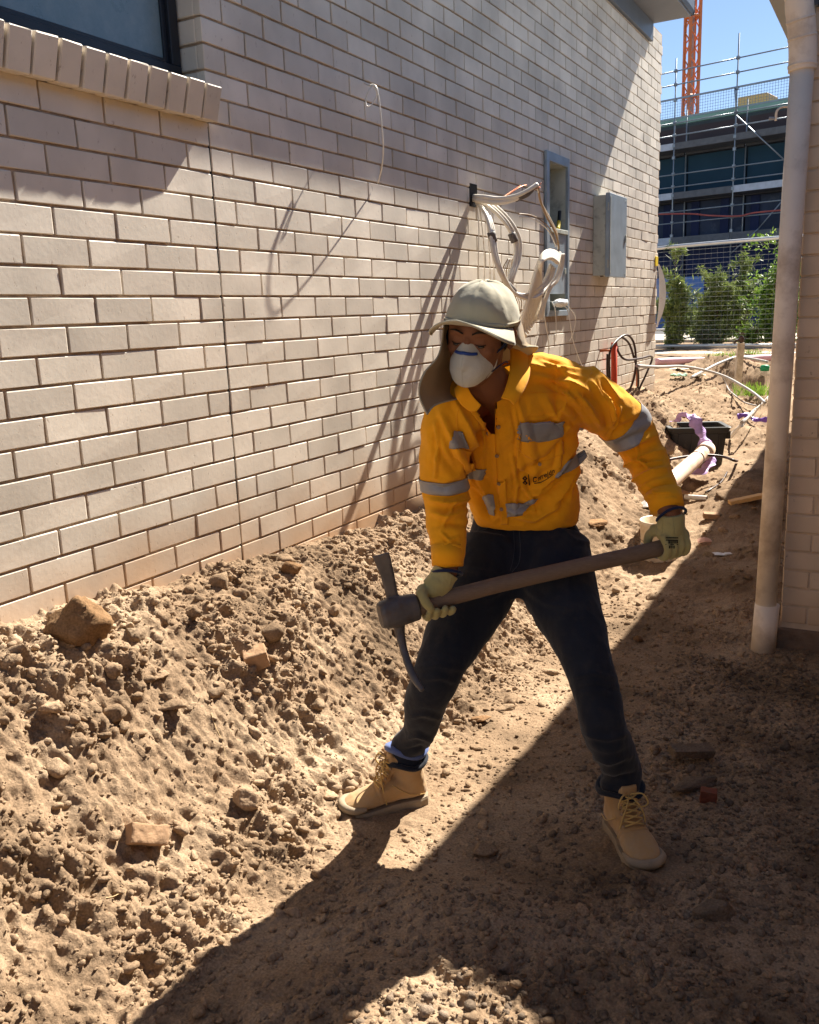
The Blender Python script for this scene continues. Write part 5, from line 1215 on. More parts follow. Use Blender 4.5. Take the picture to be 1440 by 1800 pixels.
# ---- joints
shR, shL = at(783,722,2.33), at(1030,690,2.50)
elR, elL = at(782,865,2.46), at(1128,782,2.66)
wrR, wrL = at(786,1008,2.43), at(1180,905,2.56)
neckB, headC = at(868,672,2.36), at(852,590,2.26)
hipR, hipL = at(868,985,2.72), at(985,985,2.69)
knR, knL = at(779,1160,2.60), at(1035,1190,2.47)
# boots first: they stand on the soil
def on_floor(px, py, z): return on(px, py, 'z', z)
Rh, Rt = on_floor(733, 1408, 0.072), on_floor(616, 1420, 0.095)
Lh, Lt = on_floor(1082, 1455, 0.075), on_floor(1146, 1522, 0.075)
def boot_frame(h, t, L=0.295):
    d = t-h; d[2] = 0; x = nrm(d); z = V3(0,0,1); y = np.cross(z, x); return x, y, z
def build_boot(h, t, label, L, roll=0.0, yaw=0.0, pitch=0.0, shaft_lean=(0, 0)):
    x, y, z = boot_frame(h, t)
    R = Matrix.Rotation(yaw, 3, 'Z'); x = np.array(R @ Vector(x)); y = np.array(R @ Vector(y))
    Pm = Matrix.Rotation(pitch, 3, Vector(y)); x = np.array(Pm @ Vector(x)); z = np.array(Pm @ Vector(z))
    o = h.copy()
    w = lambda a, b, c: o + x*a*L/0.30 + y*b + z*c
    # profile: position along, half width, top height (above sole)
    prof = [(-0.035,0.018,0.030,0.078),(-0.02,0.034,0.026,0.084),(0.02,0.041,0.026,0.10),(0.07,0.042,0.026,0.112),(0.12,0.044,0.026,0.100),(0.165,0.050,0.026,0.080),(0.20,0.052,0.026,0.070),(0.235,0.047,0.026,0.062),(0.258,0.034,0.028,0.052),(0.268,0.016,0.032,0.044)]
    rings = [(w(a, 0, (zl+zh)/2), y*hw, z*((zh-zl)/2), 2.5) for a, hw, zl, zh in prof]
    body = loft(rings, 24)
    sl = shaft_lean
    sh_ = [(w(0.022, 0, 0.05), x*0.052, y*0.040), (w(0.024+sl[0]*.3, sl[1]*.3, 0.09), x*0.052, y*0.041), (w(0.028+sl[0]*.6, sl[1]*.6, 0.125), x*0.050, y*0.042), (w(0.030+sl[0], sl[1], 0.165), x*0.054, y*0.046), (w(0.030+sl[0]*1.1, sl[1]*1.1, 0.180), x*0.052, y*0.044)]
    shaft = loft(sh_, 24, 2.2)
    tongue = loft([(w(0.13,0,0.085), y*0.022, x*0.012), (w(0.095+sl[0]*.3,sl[1]*.3,0.125), y*0.026, x*0.012), (w(0.088+sl[0],sl[1],0.19), y*0.026, x*0.008)], 12)
    v, f = fuse([body, shaft, tongue], 0.0042, 5)
    v = v + vnormals(v, f)*(0.0022*fbm(v[:,0]*30, v[:,1]*30, v[:,2]*30, o=3, seed=5))[:,None]
    # creases over the instep
    q = (v-o)@x*0.30/L; hgt = (v-o)@z
    v = v - vnormals(v, f)*(0.0028*np.exp(-((q-0.135-0.2*(hgt-0.07))/0.004)**2)+0.0024*np.exp(-((q-0.152-0.2*(hgt-0.07))/0.004)**2))[:,None]*(hgt > 0.045)[:,None]
    b = put('boot', v, f, M_BOOT, man, True, label=label)
    # sole
    out = []
    for a, hw in [(-0.042,0.012),(-0.032,0.030),(0.0,0.042),(0.05,0.040),(0.10,0.042),(0.16,0.053),(0.20,0.057),(0.24,0.051),(0.265,0.035),(0.276,0.012)]: out.append((a, hw))
    poly = [(a, h_) for a, h_ in out]+[(a, -h_) for a, h_ in reversed(out)]; n = len(poly)
    V = [w(a, b_, c) for c in (-0.006, 0.020, 0.027) for a, b_ in [(p[0]*(0.985 if c > .025 else 1), p[1]*(0.93 if c > .025 else 1)) for p in poly]]
    F = [(i, (i+1)%n, n+(i+1)%n, n+i) for i in range(n)]+[(n+i, n+(i+1)%n, 2*n+(i+1)%n, 2*n+i) for i in range(n)]+[tuple(reversed(range(n))), tuple(range(2*n, 3*n))]
    put('sole', V, F, M_SOLE, b, smooth=False)
    # rubber toe bumper
    g = Geo(); P = spline([w(0.20,0.052,0.040), w(0.240,0.049,0.040), w(0.268,0.026,0.042), w(0.275,0,0.043), w(0.268,-0.026,0.042), w(0.240,-0.049,0.040), w(0.20,-0.052,0.040)], 6)
    g.add(*tube(P, [0.006,0.011,0.013,0.014,0.013,0.011,0.006], 10, flat=1.0)); g.put('toe_bumper', M_SOLE, b, smooth=True)
    # laces
    for k in range(6):
        t = k/5; a = 0.140-0.052*t+sl[0]*t*.8; c = 0.100+0.072*t; yy = sl[1]*t*.8; hw = 0.030-0.004*t
        if k < 5:
            P = spline([w(a+0.002, yy-hw, c-0.010), w(a+0.012, yy, c+0.004), w(a-0.008, yy+hw, c+0.004)], 5); put('lace', *tube(P, 0.0026, 6), M_LACE, b, True)
            P = spline([w(a+0.002, yy+hw, c-0.010), w(a+0.014, yy, c+0.005), w(a-0.008, yy-hw, c+0.004)], 5); put('lace', *tube(P, 0.0026, 6), M_LACE, b, True)
        for s in (-1, 1): put('eyelet', *tube([w(a-0.001, yy+s*(hw+0.001), c-0.011), w(a+0.003, yy+s*(hw+0.004), c-0.009)], 0.0045, 8), M_TAN, b)
    tz = 0.165
    for s, e in ((1, 0.07), (-1, 0.06)):
        P = spline([w(0.095+sl[0], sl[1], tz), w(0.12+sl[0], sl[1]+s*0.03, tz+0.012), w(0.13, sl[1]+s*0.045, tz-0.015), w(0.110, sl[1]+s*0.03, tz-0.035), w(0.098+sl[0], sl[1], tz-0.002)], 6); put('bow', *tube(P, 0.0026, 6), M_LACE, b, True)
        P = spline([w(0.095+sl[0], sl[1], tz), w(0.13, sl[1]+s*0.02, tz-0.02), w(0.135, s*0.035, tz-0.06), w(0.125, s*0.042, tz-0.06-e)], 6); put('lace_end', *tube(P, 0.0024, 6), M_LACE, b, True)
    P = spline([w(-0.022+sl[0], sl[1], 0.150), w(-0.048+sl[0], sl[1], 0.172), w(-0.046+sl[0], sl[1], 0.192), w(-0.020+sl[0], sl[1], 0.176)], 6); put('pull_loop', *tube(P, 0.009, 8, flat=0.25, up=x), M_BOOT, b, True)
    # side seams
    for s in (-1, 1):
        P = spline([w(-0.02, s*0.040, 0.045), w(0.03, s*0.0445, 0.052), w(0.07, s*0.044, 0.075), w(0.10, s*0.040, 0.098)], 6); put('seam', *tube(P, 0.0014, 5), M_LACE, b, True)
    return w
wR = build_boot(Rh, Rt, 'tan lace-up work boot of the leading bent leg, toe to the left', 0.268, yaw=0.0, pitch=0.02, shaft_lean=(0.0, 0.0))
wL = build_boot(Lh, Lt, 'tan lace-up work boot of the straight leg, toe towards the camera in the shade', 0.255, yaw=-0.10, pitch=0.05)
anR, anL = wR(0.028, 0, 0.15), wL(0.025, 0, 0.15)

# ---- jeans
Cg = at(768,1059,2.423); Cl = at(1176,956,2.592)
def leg_rings(spec):
    P = []; rr = []
    for px, py, d, hw in spec: P.append(at(px, py, d)); rr.append(hw*d/FOC)
    return P, rr
def legtube(P, rr, n=8):
    P2 = spline(P, n); r2 = np.interp(np.linspace(0, 1, len(P2)), np.linspace(0, 1, len(P)), rr); return tube(P2, r2, 24, flat=1.0)
RP, Rr = leg_rings([(872,950,2.74,56),(858,1000,2.72,60),(838,1048,2.69,62),(809,1098,2.65,57),(778,1164,2.60,45),(751,1227,2.66,38.5),(737,1289,2.76,29)])
RP.append(anR+[0,0,0.045]); Rr.append(0.050); RP.append(anR+[0,0,-0.005]); Rr.append(0.057)
LP, Lr = leg_rings([(975,950,2.72,58),(978,1000,2.68,66),(984,1040,2.64,66),(1007,1093,2.58,57),(1034,1168,2.50,43),(1050,1225,2.48,39),(1063,1285,2.48,40)])
LP.append(anL+[0,0,0.075]); Lr.append(0.058); LP.append(anL+[0,0,0.0]); Lr.append(0.060)
hemAx = nrm(hipL-hipR)
hipF = nrm(np.cross(hemAx, V3(0,0,1))); 
if np.dot(hipF, CF) > 0: hipF = -hipF
pel = loft([(at(917,868,2.77), hemAx*0.145, hipF*0.10), (at(918,905,2.76), hemAx*0.150, hipF*0.105), (at(922,940,2.75), hemAx*0.172, hipF*0.118), (at(924,985,2.73), hemAx*0.182, hipF*0.118), (at(922,1015,2.72), hemAx*0.165, hipF*0.105), (at(905,1040,2.71), hemAx*0.09, hipF*0.08)], 28, 2.3)
jv, jf = fuse([pel, legtube(RP, Rr), legtube(LP, Lr)], 0.007, 6)
def fold_field(v, n, folds, default_w=5):
    """creases given as surveyed polylines (image px), only on the side that shows"""
    q, z = pix(v); face = (n@(-CF)) > -0.15; d = np.zeros(len(v))
    for pts, amp, w in folds:
        pts = np.array(pts, float); best = np.full(len(v), 1e9); tt = np.zeros(len(v)); tot = 0
        L_ = np.linalg.norm(np.diff(pts, axis=0), axis=1).sum()
        for a, b in zip(pts[:-1], pts[1:]):
            ab = b-a; l = np.linalg.norm(ab); t = np.clip(((q-a)@ab)/(l*l), 0, 1); dist = np.linalg.norm(q-(a+t[:,None]*ab), axis=1)
            m = dist < best; best[m] = dist[m]; tt[m] = (tot+t[m]*l)/L_; tot += l
        env = np.sin(np.pi*np.clip(tt*0.9+0.05, 0, 1))**0.6
        d += amp*env*(np.exp(-best/(w*0.75))-0.40*np.exp(-((best-1.6*w)/(0.8*w))**2))*face
    return d
jn = vnormals(jv, jf)
jfolds = [([(730,1175),(770,1168),(815,1178)],.006,5),([(735,1195),(775,1190),(800,1200)],.006,5),([(745,1150),(800,1145),(830,1155)],-.005,6),([(715,1262),(745,1255),(775,1265)],.006,5),([(708,1300),(735,1293),(762,1305)],.007,5),([(705,1320),(740,1315),(765,1325)],-.006,5),
    ([(900,1030),(860,1050),(820,1060)],.007,6),([(920,1030),(960,1060),(1010,1070)],.006,6),([(895,1010),(850,1005),(815,1000)],.006,6),([(1005,1190),(1045,1183),(1080,1192)],.006,5),([(1010,1212),(1050,1205),(1085,1215)],-.005,5),
    ([(1025,1290),(1065,1300),(1105,1290)],.007,6),([(1032,1330),(1070,1340),(1112,1328)],.008,6),([(1040,1360),(1080,1370),(1118,1360)],-.008,6),([(870,930),(900,960),(905,1000)],.005,6),([(1030,950),(1010,990),(1000,1030)],.006,7),([(985,930),(1010,950),(1040,955)],.005,5)]
jv = jv + jn*(1.15*fold_field(jv, jn, jfolds) + 0.007*fbm(jv[:,0]*13, jv[:,1]*13, jv[:,2]*7, o=3, seed=91))[:,None]
jeans = put('jeans', jv, jf, M_JEAN, man, True)
jbvh = BVHTree.FromPolygons([tuple(p) for p in jv], jf)
def cast(bvh, px, py):
    d = nrm(CF + CR*(px-720)/FOC - CU*(py-900)/FOC)
    h = bvh.ray_cast(Vector(CAM), Vector(d)); 
    return (None, None) if h[0] is None else (np.array(h[0]), np.array(h[1]))
def line_on(name, bvh, pts, r, m, parent, off=0.001, n=5, seg=5):
    Q = spline([[a, b, 0] for a, b in pts], n)[:, :2]; P = []
    for a, b in Q:
        p, nn = cast(bvh, a, b)
        if p is not None: P.append(p+nn*off)
    if len(P) > 2: put(name, *tube(P, r, seg, flat=0.6), m, parent, True)
line_on('fly_seam', jbvh, [(903,928),(904,960),(902,985),(897,1003)], 0.0009, M_STITCH, jeans)
line_on('fly_seam', jbvh, [(913,928),(915,965),(912,990),(900,1006)], 0.0009, M_STITCH, jeans)
line_on('pocket_seam', jbvh, [(985,908),(990,920),(1005,928),(1030,925)], 0.001, M_STITCH, jeans)
line_on('pocket_seam', jbvh, [(865,915),(858,928),(840,935)], 0.001, M_STITCH, jeans)
line_on('side_seam', jbvh, [(1028,930),(1046,990),(1060,1090),(1074,1170)], 0.001, M_STITCH, jeans)
# rolled hems
for an, up_, r_ in ((anR, anR+[0,0,0.045]-anR, 0.060), (anL, V3(0,0,1), 0.063)):
    t = np.linspace(0, 2*math.pi, 40, endpoint=False); c = an+V3(0,0,0.004)
    P = np.array([c+V3(math.cos(a)*r_*1.02, math.sin(a)*r_*1.02, 0.006*math.sin(3*a)) for a in t]); P = np.vstack([P, P[:1]])
    put('hem', *tube(P, 0.0085, 8, cap=False, up=V3(0,0,1)), M_JEAN, jeans, True)
t = np.linspace(0.0, 2*math.pi, 26); P = np.array([anR+V3(0,0,0.040)+CR*math.cos(a)*0.060+nrm(CF*[1,1,0])*(0.012+math.sin(a)*0.056) + V3(0,0,0.010*math.sin(2*a)) for a in t])
put('lining', *tube(P, 0.012, 8, up=V3(0,0,1)), M_BLUE, jeans, True)

# ---- shirt
shAx = nrm(shL-shR); chestF = nrm(np.cross(shAx, V3(0,0,1)))
if np.dot(chestF, CF) > 0: chestF = -chestF
torso_rings = []
for py, cx, d, hw, hd, mixv in [(918,925,2.74,.156,.112,0),(895,923,2.72,.166,.122,.1),(862,916,2.69,.172,.124,.25),(820,908,2.64,.178,.124,.45),(775,900,2.57,.190,.122,.7),(735,900,2.50,.205,.116,.9),(702,903,2.45,.205,.100,1),(678,903,2.42,.170,.080,1),(662,898,2.41,.110,.062,1),(652,890,2.40,.070,.055,1)]:
    a = nrm(hemAx*(1-mixv)+shAx*mixv); F_ = nrm(np.cross(a, V3(0,0,1))); F_ = F_ if np.dot(F_, CF) < 0 else -F_
    F_ = nrm(F_ - V3(0,0,0.35*mixv)); torso_rings.append((at(cx, py, d), a*hw, F_*hd, 2.3))
torso = loft(torso_rings, 36)
def stube(P, r, n=7): 
    P2 = spline(P, n); return tube(P2, np.interp(np.linspace(0,1,len(P2)), np.linspace(0,1,len(P)), r), 24)
slR = stube([at(835,700,2.40), at(797,735,2.36), at(783,790,2.40), at(782,860,2.46), at(785,915,2.46), at(787,955,2.45), at(787,985,2.44), at(787,994,2.44)], [0.080,0.077,0.070,0.062,0.057,0.050,0.042,0.041])
slL = stube([at(965,690,2.44), at(1020,696,2.50), at(1064,718,2.57), at(1108,758,2.64), at(1133,800,2.66), at(1153,845,2.62), at(1168,880,2.58), at(1172,894,2.565)], [0.082,0.080,0.077,0.070,0.062,0.055,0.048,0.046])
trap = stube([at(890,668,2.38), at(955,655,2.45), at(1015,680,2.50)], [0.050,0.052,0.055]); trap2 = stube([at(860,680,2.36), at(820,700,2.35), at(795,720,2.35)], [0.045,0.05,0.055])
sv, sf = fuse([torso, slR, slL, trap, trap2], 0.0050, 4)
for _ in range(1):
    sn = vnormals(sv, sf)
    sfolds = [([(757,878),(790,884),(822,876)],.011,6),([(757,900),(785,908),(818,898)],.009,6),([(765,925),(795,920),(820,925)],-.007,6),([(752,850),(780,858),(815,845)],-.007,7),([(770,960),(790,955),(808,962)],.005,5),
      ([(775,725),(795,770),(815,820)],.009,7),([(800,705),(822,750),(838,800)],.007,7),([(760,760),(775,800),(800,830)],-.006,7),
      ([(1012,690),(1035,715),(1058,748)],.010,6),([(1040,672),(1062,700),(1080,745)],.010,6),([(985,700),(1010,720),(1030,752)],-.008,8),([(1066,690),(1072,720),(1076,750)],.008,5),
      ([(1082,790),(1115,775),(1150,765)],.011,7),([(1095,822),(1130,800),(1165,792)],.011,7),([(1108,848),(1140,832),(1172,822)],.010,6),([(1125,872),(1150,855),(1180,850)],-.008,6),([(1072,765),(1100,750),(1128,735)],-.008,7),
      ([(905,690),(925,760),(945,850)],.006,8),([(945,660),(1000,672),(1040,690)],.009,8),([(930,640),(975,650),(1015,660)],.007,6),([(835,835),(860,870),(880,905)],.011,8),([(828,860),(848,885),(862,910)],-.008,6),
      ([(1015,775),(985,820),(930,880)],.012,9),([(1022,800),(1000,850),(970,890)],.010,8),([(1000,765),(965,800),(905,840)],-.009,8),([(1010,840),(995,870),(985,890)],-.007,7),([(900,905),(940,912),(990,885)],.009,6),([(890,880),(930,892),(960,880)],-.007,6),
      ([(820,740),(835,790),(850,850)],.007,8),([(850,720),(862,790),(870,860)],-.005,8),([(960,700),(975,730),(1005,755)],.007,7),([(1030,640),(1060,665),(1090,700)],.006,6),
      ([(915,850),(935,875),(940,905)],.006,3.5),([(900,800),(910,850),(905,900)],.006,3.5),([(1000,740),(985,790),(975,830)],.006,3.5),([(990,720),(960,735),(930,738)],.005,3),([(905,720),(912,760),(908,800)],.005,3),
      ([(845,730),(852,780),(848,830)],.006,3),([(812,800),(830,840),(850,875)],.007,3.5),([(765,740),(770,790),(765,840)],.006,3.5),([(800,880),(790,905),(775,930)],.006,3),([(775,935),(790,950),(806,945)],.006,3),
      ([(1050,665),(1068,700),(1074,735)],.006,3),([(1090,715),(1085,745),(1070,770)],.005,3),([(1120,780),(1125,810),(1150,830)],.007,3),([(1105,800),(1135,815),(1165,810)],.007,3),([(1135,850),(1155,868),(1180,866)],.006,3),
      ([(950,635),(985,648),(1030,652)],.006,3.5),([(960,668),(995,690),(1020,715)],.006,3.5),([(925,870),(960,862),(1000,835)],.007,3.5),([(870,890),(905,900),(950,898)],.006,3.5),([(1018,820),(1008,850),(1000,880)],.006,3.5)]
    arm = 0.0045*fbm(sv[:,0]*10, sv[:,1]*10, sv[:,2]*10, o=3, seed=77)
    rip = 0.006*(np.abs(perlin(sv[:,0]*9+sv[:,2]*6, sv[:,1]*9, sv[:,2]*11-sv[:,0]*5, seed=79))-0.2)
    wq = 0.06*perlin(sv[:,0]*7, sv[:,1]*7, sv[:,2]*7, seed=81); fine = 0.0032*(0.25-np.abs(perlin((sv[:,0]+wq)*20+sv[:,2]*8, (sv[:,1]-wq)*20, sv[:,2]*13-sv[:,0]*12, seed=82)))
    sv = sv + sn*(fine*1.5)[:,None]
    sv = sv + sn*(fold_field(sv, sn, sfolds)*1.7 + arm*1.3 - rip*1.6)[:,None]
def inside(poly, q):
    x, y = q[:,0], q[:,1]; c = np.zeros(len(q), bool); n = len(poly)
    for i in range(n):
        x1, y1 = poly[i]; x2, y2 = poly[(i+1)%n]
        m = ((y1 > y) != (y2 > y)); xi = (x2-x1)*(y-y1)/(y2-y1+1e-9)+x1; c ^= m & (x < xi)
    return c
fc = np.array([sv[list(q)].mean(0) for q in sf]); sn = vnormals(sv, sf); fn_ = np.array([sn[list(q)].mean(0) for q in sf])
qc, _z = pix(fc); vhole = inside([(815,640),(812,680),(826,700),(846,735),(862,763),(872,763),(873,705),(884,688),(898,672),(906,640)], qc) & ((fn_@CF) < 0.15)
sf2 = [q for q, h in zip(sf, vhole) if not h]
shirt = put('shirt', sv, sf2, M_SHIRT, man, True)
sbvh = BVHTree.FromPolygons([tuple(p) for p in sv], sf)
def patch(name, top, bot, m, parent, off=0.002, th=0.0018, nu=36, nv=15, bvh=None, smooth=True, label=None):
    """cloth patch sewn on: rows between two surveyed edges laid on the garment"""
    bvh = bvh or sbvh
    def res(pts, n):
        pts = np.array(pts, float); l = np.concatenate([[0], np.cumsum(np.linalg.norm(np.diff(pts, axis=0), axis=1))]); t = np.linspace(0, l[-1], n)
        return np.stack([np.interp(t, l, pts[:,0]), np.interp(t, l, pts[:,1])], 1)
    T, B_ = res(top, nu), res(bot, nu); V = []; N_ = []; last = None
    for j in range(nv):
        a = j/(nv-1)
        for i in range(nu):
            q = T[i]*(1-a)+B_[i]*a; p, nn = cast(bvh, *q)
            if p is None or (last is not None and abs(np.dot(p-last, CF)) > 0.12):
                p, nn = (last, lastn) if last is not None else (at(q[0], q[1], 2.5), -CF)
                d = nrm(CF + CR*(q[0]-720)/FOC - CU*(q[1]-900)/FOC); p = CAM+d*np.linalg.norm(p-CAM)
            last, lastn = p, nn; V.append(p); N_.append(nn)
    V = np.array(V); N_ = np.array(N_).reshape(nv, nu, 3); K = N_.copy()
    K[1:-1,1:-1] = (N_[1:-1,1:-1]+N_[:-2,1:-1]+N_[2:,1:-1]+N_[1:-1,:-2]+N_[1:-1,2:])/5; K = K.reshape(-1,3)
    F = [(j*nu+i, (j+1)*nu+i, (j+1)*nu+i+1, j*nu+i+1) for j in range(nv-1) for i in range(nu-1)]
    v, f = shell(V, F, K, off, th)
    return put(name, v, f, m, parent, smooth, label=label)
# seams, placket, collar
patch('placket', [(870,703),(870,760),(875,840),(881,921)], [(891,698),(888,760),(889,840),(894,921)], M_SHIRT2, shirt, 0.002, 0.003, 60, 7)
for k, (px, py) in enumerate([(875,749),(874,799),(878,848),(881,895),(856,760)]):
    p, nn = cast(sbvh, px, py)
    if p is not None: put('button', *tube([p+nn*0.004, p+nn*0.0075], 0.0055, 14), M_TAN, shirt)
# pockets with their tape
pk = patch('pocket', [(909,776),(950,777),(988,774)], [(908,822),(948,842),(986,820)], M_SHIRT2, shirt, 0.002, 0.002)
patch('pocket_flap', [(911,762),(950,763),(987,760)], [(909,790),(948,812),(988,798)], M_SHIRT2, shirt, 0.005, 0.002)
patch('pocket', [(795,786),(815,790),(830,793)], [(799,815),(820,832),(838,826)], M_SHIRT2, shirt, 0.002, 0.002)
patch('reflective_tape', [(911,741),(938,743),(962,742),(989,740)], [(912,772),(940,775),(965,773),(989,764)], M_REFL, shirt, 0.006, 0.0015)
patch('reflective_tape', [(796,758),(806,757),(815,758)], [(792,786),(808,788),(825,786)], M_REFL, shirt, 0.005, 0.0015)
patch('reflective_tape', [(890,884),(915,885),(945,875)], [(892,908),(918,903),(932,889)], M_REFL, shirt, 0.004, 0.0015)
patch('reflective_tape', [(849,872),(858,868),(866,869)], [(856,893),(862,903),(871,905)], M_REFL, shirt, 0.004, 0.0015)
patch('reflective_tape', [(976,838),(997,812),(1012,797),(1024,790)], [(980,839),(1008,825),(1022,813),(1030,803)], M_REFL, shirt, 0.004, 0.0015)
p, nn = cast(sbvh, 948, 815)
if p is not None: put('button', *tube([p+nn*0.008, p+nn*0.011], 0.005, 14), M_TAN, shirt)
# sleeve bands go right round
def band(center, axis, hw, name, lim, label=None):
    axis = nrm(axis); v, f, n_ = keep_between(sv, sf, [(center+axis*hw, axis), (center-axis*hw, -axis)])
    keep = [q for q in f if np.linalg.norm(v[list(q)].mean(0)-center) < lim]
    used = sorted(set(i for q in keep for i in q)); mp_ = {u: i for i, u in enumerate(used)}; v2 = v[used]; f2 = [tuple(mp_[i] for i in q) for q in keep]
    if len(v2): put(name, *shell(v2, f2, vnormals(v2, f2), 0.0022, 0.0015), M_REFL, shirt, True, label=label)
band(at(779,846,2.46), at(783,870,2.46)-at(781,830,2.44), 0.0185, 'reflective_tape', 0.13)
band(at(1098,746,2.62), at(1120,775,2.64)-at(1075,728,2.58), 0.026, 'reflective_tape', 0.13)
# cuffs
for c_, ax_, r_ in ((at(787,978,2.44), at(787,994,2.44)-at(787,955,2.45), 0.0475), (at(1170,882,2.575), at(1172,894,2.565)-at(1166,870,2.585), 0.0515)):
    ax_ = nrm(ax_); put('cuff', *tube([c_-ax_*0.030, c_+ax_*0.026], [r_+0.001, r_-0.002], 28, flat=0.95), M_SHIRT2, shirt, True)
# armhole and yoke seams
for pts in ([(1040,655),(1025,690),(1021,725),(1020,752)], [(812,700),(803,740),(812,790),(822,830)], [(905,690),(960,690),(1018,700)], [(1064,690),(1073,730),(1078,748)]):
    line_on('seam', sbvh, pts, 0.0012, M_SHIRT2, shirt, 0.0008)
# collar: two pointed wings standing off the neck
def wing(rows, name='collar'):
    V = np.array([[at(*q) for q in r] for r in rows]); nr, nc = V.shape[:2]
    S2 = np.array([spline(V[i], 5) for i in range(nr)]); S3 = np.stack([spline(S2[:, j], 4) for j in range(S2.shape[1])], 1); a, b = S3.shape[:2]
    Vv = S3.reshape(-1, 3); F = [(i*b+j, i*b+j+1, (i+1)*b+j+1, (i+1)*b+j) for i in range(a-1) for j in range(b-1)]; n_ = vnormals(Vv, F)
    if (n_@CF).mean() > 0: F = [q[::-1] for q in F]; n_ = -n_
    put(name, *shell(Vv, F, n_, 0, 0.003), M_SHIRT2, shirt, True)
wing([[(897,612,2.36),(896,650,2.31),(889,680,2.285),(881,700,2.28)], [(915,618,2.37),(914,655,2.315),(908,688,2.285),(895,704,2.28)], [(930,628,2.40),(930,660,2.34),(918,690,2.30),(903,712,2.285)]])
wing([[(820,665,2.25),(822,680,2.24),(832,697,2.245),(846,712,2.25)], [(808,676,2.25),(811,690,2.24),(822,704,2.25),(838,722,2.255)], [(800,684,2.26),(803,698,2.25),(812,712,2.255),(826,722,2.26)]])
patch('front_facing', [(812,704),(835,735),(860,766)], [(826,712),(846,738),(865,763)], M_SHIRT2, shirt, 0.003, 0.003, 40, 6)
# printed lettering on the chest, drawn as thin raised print
M_INK = mat('dark_brown_print', (0.030, 0.010, 0.004), 0.7, 0.1, 30, 0)
def text_mesh(s, size=1.0, bold=0.012):
    cu = bpy.data.curves.new('t', 'FONT'); cu.body = s; cu.size = size; cu.offset = bold; cu.resolution_u = 3
    o = bpy.data.objects.new('t', cu); C.objects.link(o); dg = bpy.context.evaluated_depsgraph_get(); me = bpy.data.meshes.new_from_object(o.evaluated_get(dg))
    bm = bmesh.new(); bm.from_mesh(me); bmesh.ops.triangulate(bm, faces=bm.faces)
    v = np.array([p.co[:2] for p in bm.verts]); f = [tuple(p.index for p in q.verts) for q in bm.faces]; bm.free(); bpy.data.objects.remove(o); bpy.data.meshes.remove(me); return v, f
def decal(name, v2, f, bvh, parent, m, off=0.0012):
    V = []; N_ = []
    for a, b in v2:
        p, nn = cast(bvh, a, b)
        if p is None: p, nn = V[-1] if V else at(a, b, 2.5), -CF
        V.append(p); N_.append(nn)
    V = np.array(V)-CF*0.0; n_ = np.array(N_)
    v, f_ = shell(V, [q for q in f], n_, off, 0.0008); put(name, v, f_, m, parent)
tv, tf = text_mesh('Cerrejón', 1.0, 0.010)
w_ = tv[:,0].max(); u = tv[:,0]/w_
X = 936+40*u; Y0 = 846-17*u**1.25
tq = np.stack([X - (tv[:,1])*1.5, Y0 - tv[:,1]*(15-3.5*u) + 1.0], 1)
decal('printed_name', tq, tf, sbvh, shirt, M_INK, 0.0050)
def poly2(name, pts):
    n = len(pts); decal(name, pts, [tuple(range(n))], sbvh, shirt, M_INK, 0.0035)
def ringpoly(name, outer, inner):
    n = len(outer); decal(name, list(outer)+list(inner), [(i, (i+1)%n, n+(i+1)%n, n+i) for i in range(n)], sbvh, shirt, M_INK, 0.0035)
for cy in (840, 847.5): ringpoly('printed_emblem', [(922.5,cy-4.2),(926.6,cy),(922.5,cy+4.2),(918.4,cy)], [(922.5,cy-1.7),(924.3,cy),(922.5,cy+1.7),(920.7,cy)])
poly2('printed_bar', [(928.4,833.5),(930.0,833.5),(930.6,851.5),(929.0,851.5)])
U1 = [(939.5,848.3),(950,847.5),(962,841.5),(973.5,832.2)]; ringy = U1+[(x_, y_+1.5) for x_, y_ in reversed(U1)]; n = len(U1)
decal('printed_bar', ringy, [(i, i+1, 2*n-2-i, 2*n-1-i) for i in range(n-1)], sbvh, shirt, M_INK, 0.0035)

# ---- head frame
HF = nrm(-CR*0.40 - CU*0.40 - CF*0.82); HU = nrm(CU*0.93 + CR*0.10 - CF*0.22); HR = nrm(np.cross(HF, HU)); HU = np.cross(HR, HF)
# HR points to his right hand side; keep a left-pointing axis too
HL = -HR; HO = at(844,594,2.25)
def hp_(x, y, z): return HO + HL*x + HF*y + HU*z
AX = [HL, HF, HU]
skull = ball(hp_(0,-0.012,0.030), [0.076,0.094,0.088], AX, 24, 18)
facep = loft([(hp_(0,0.030,0.075), HL*0.058, HF*0.050), (hp_(0,0.038,0.045), HL*0.067, HF*0.053), (hp_(0,0.040,0.010), HL*0.068, HF*0.052), (hp_(0,0.040,-0.020), HL*0.066, HF*0.052), (hp_(0,0.040,-0.055), HL*0.056, HF*0.050), (hp_(0,0.045,-0.085), HL*0.042, HF*0.042), (hp_(0,0.052,-0.108), HL*0.024, HF*0.026)], 26, 2.2)
jaw = loft([(hp_(0,0.0,-0.02), HL*0.066, HF*0.05), (hp_(0,0.012,-0.06), HL*0.058, HF*0.045), (hp_(0,0.03,-0.09), HL*0.040, HF*0.036)], 20)
nose = loft([(hp_(0,0.088,0.022), HL*0.009, HF*0.008), (hp_(0,0.094,0.002), HL*0.010, HF*0.010), (hp_(0,0.098,-0.018), HL*0.014, HF*0.011), (hp_(0,0.092,-0.030), HL*0.016, HF*0.009)], 12)
brow = [tube(spline([hp_(s*0.010,0.089,0.030), hp_(s*0.032,0.088,0.036), hp_(s*0.052,0.072,0.030)], 5), [0.006,0.0075,0.005], 8) for s in (1,-1)]
cheek = [ball(hp_(s*0.042,0.070,-0.012), [0.020,0.016,0.016], AX, 12, 8) for s in (1,-1)]
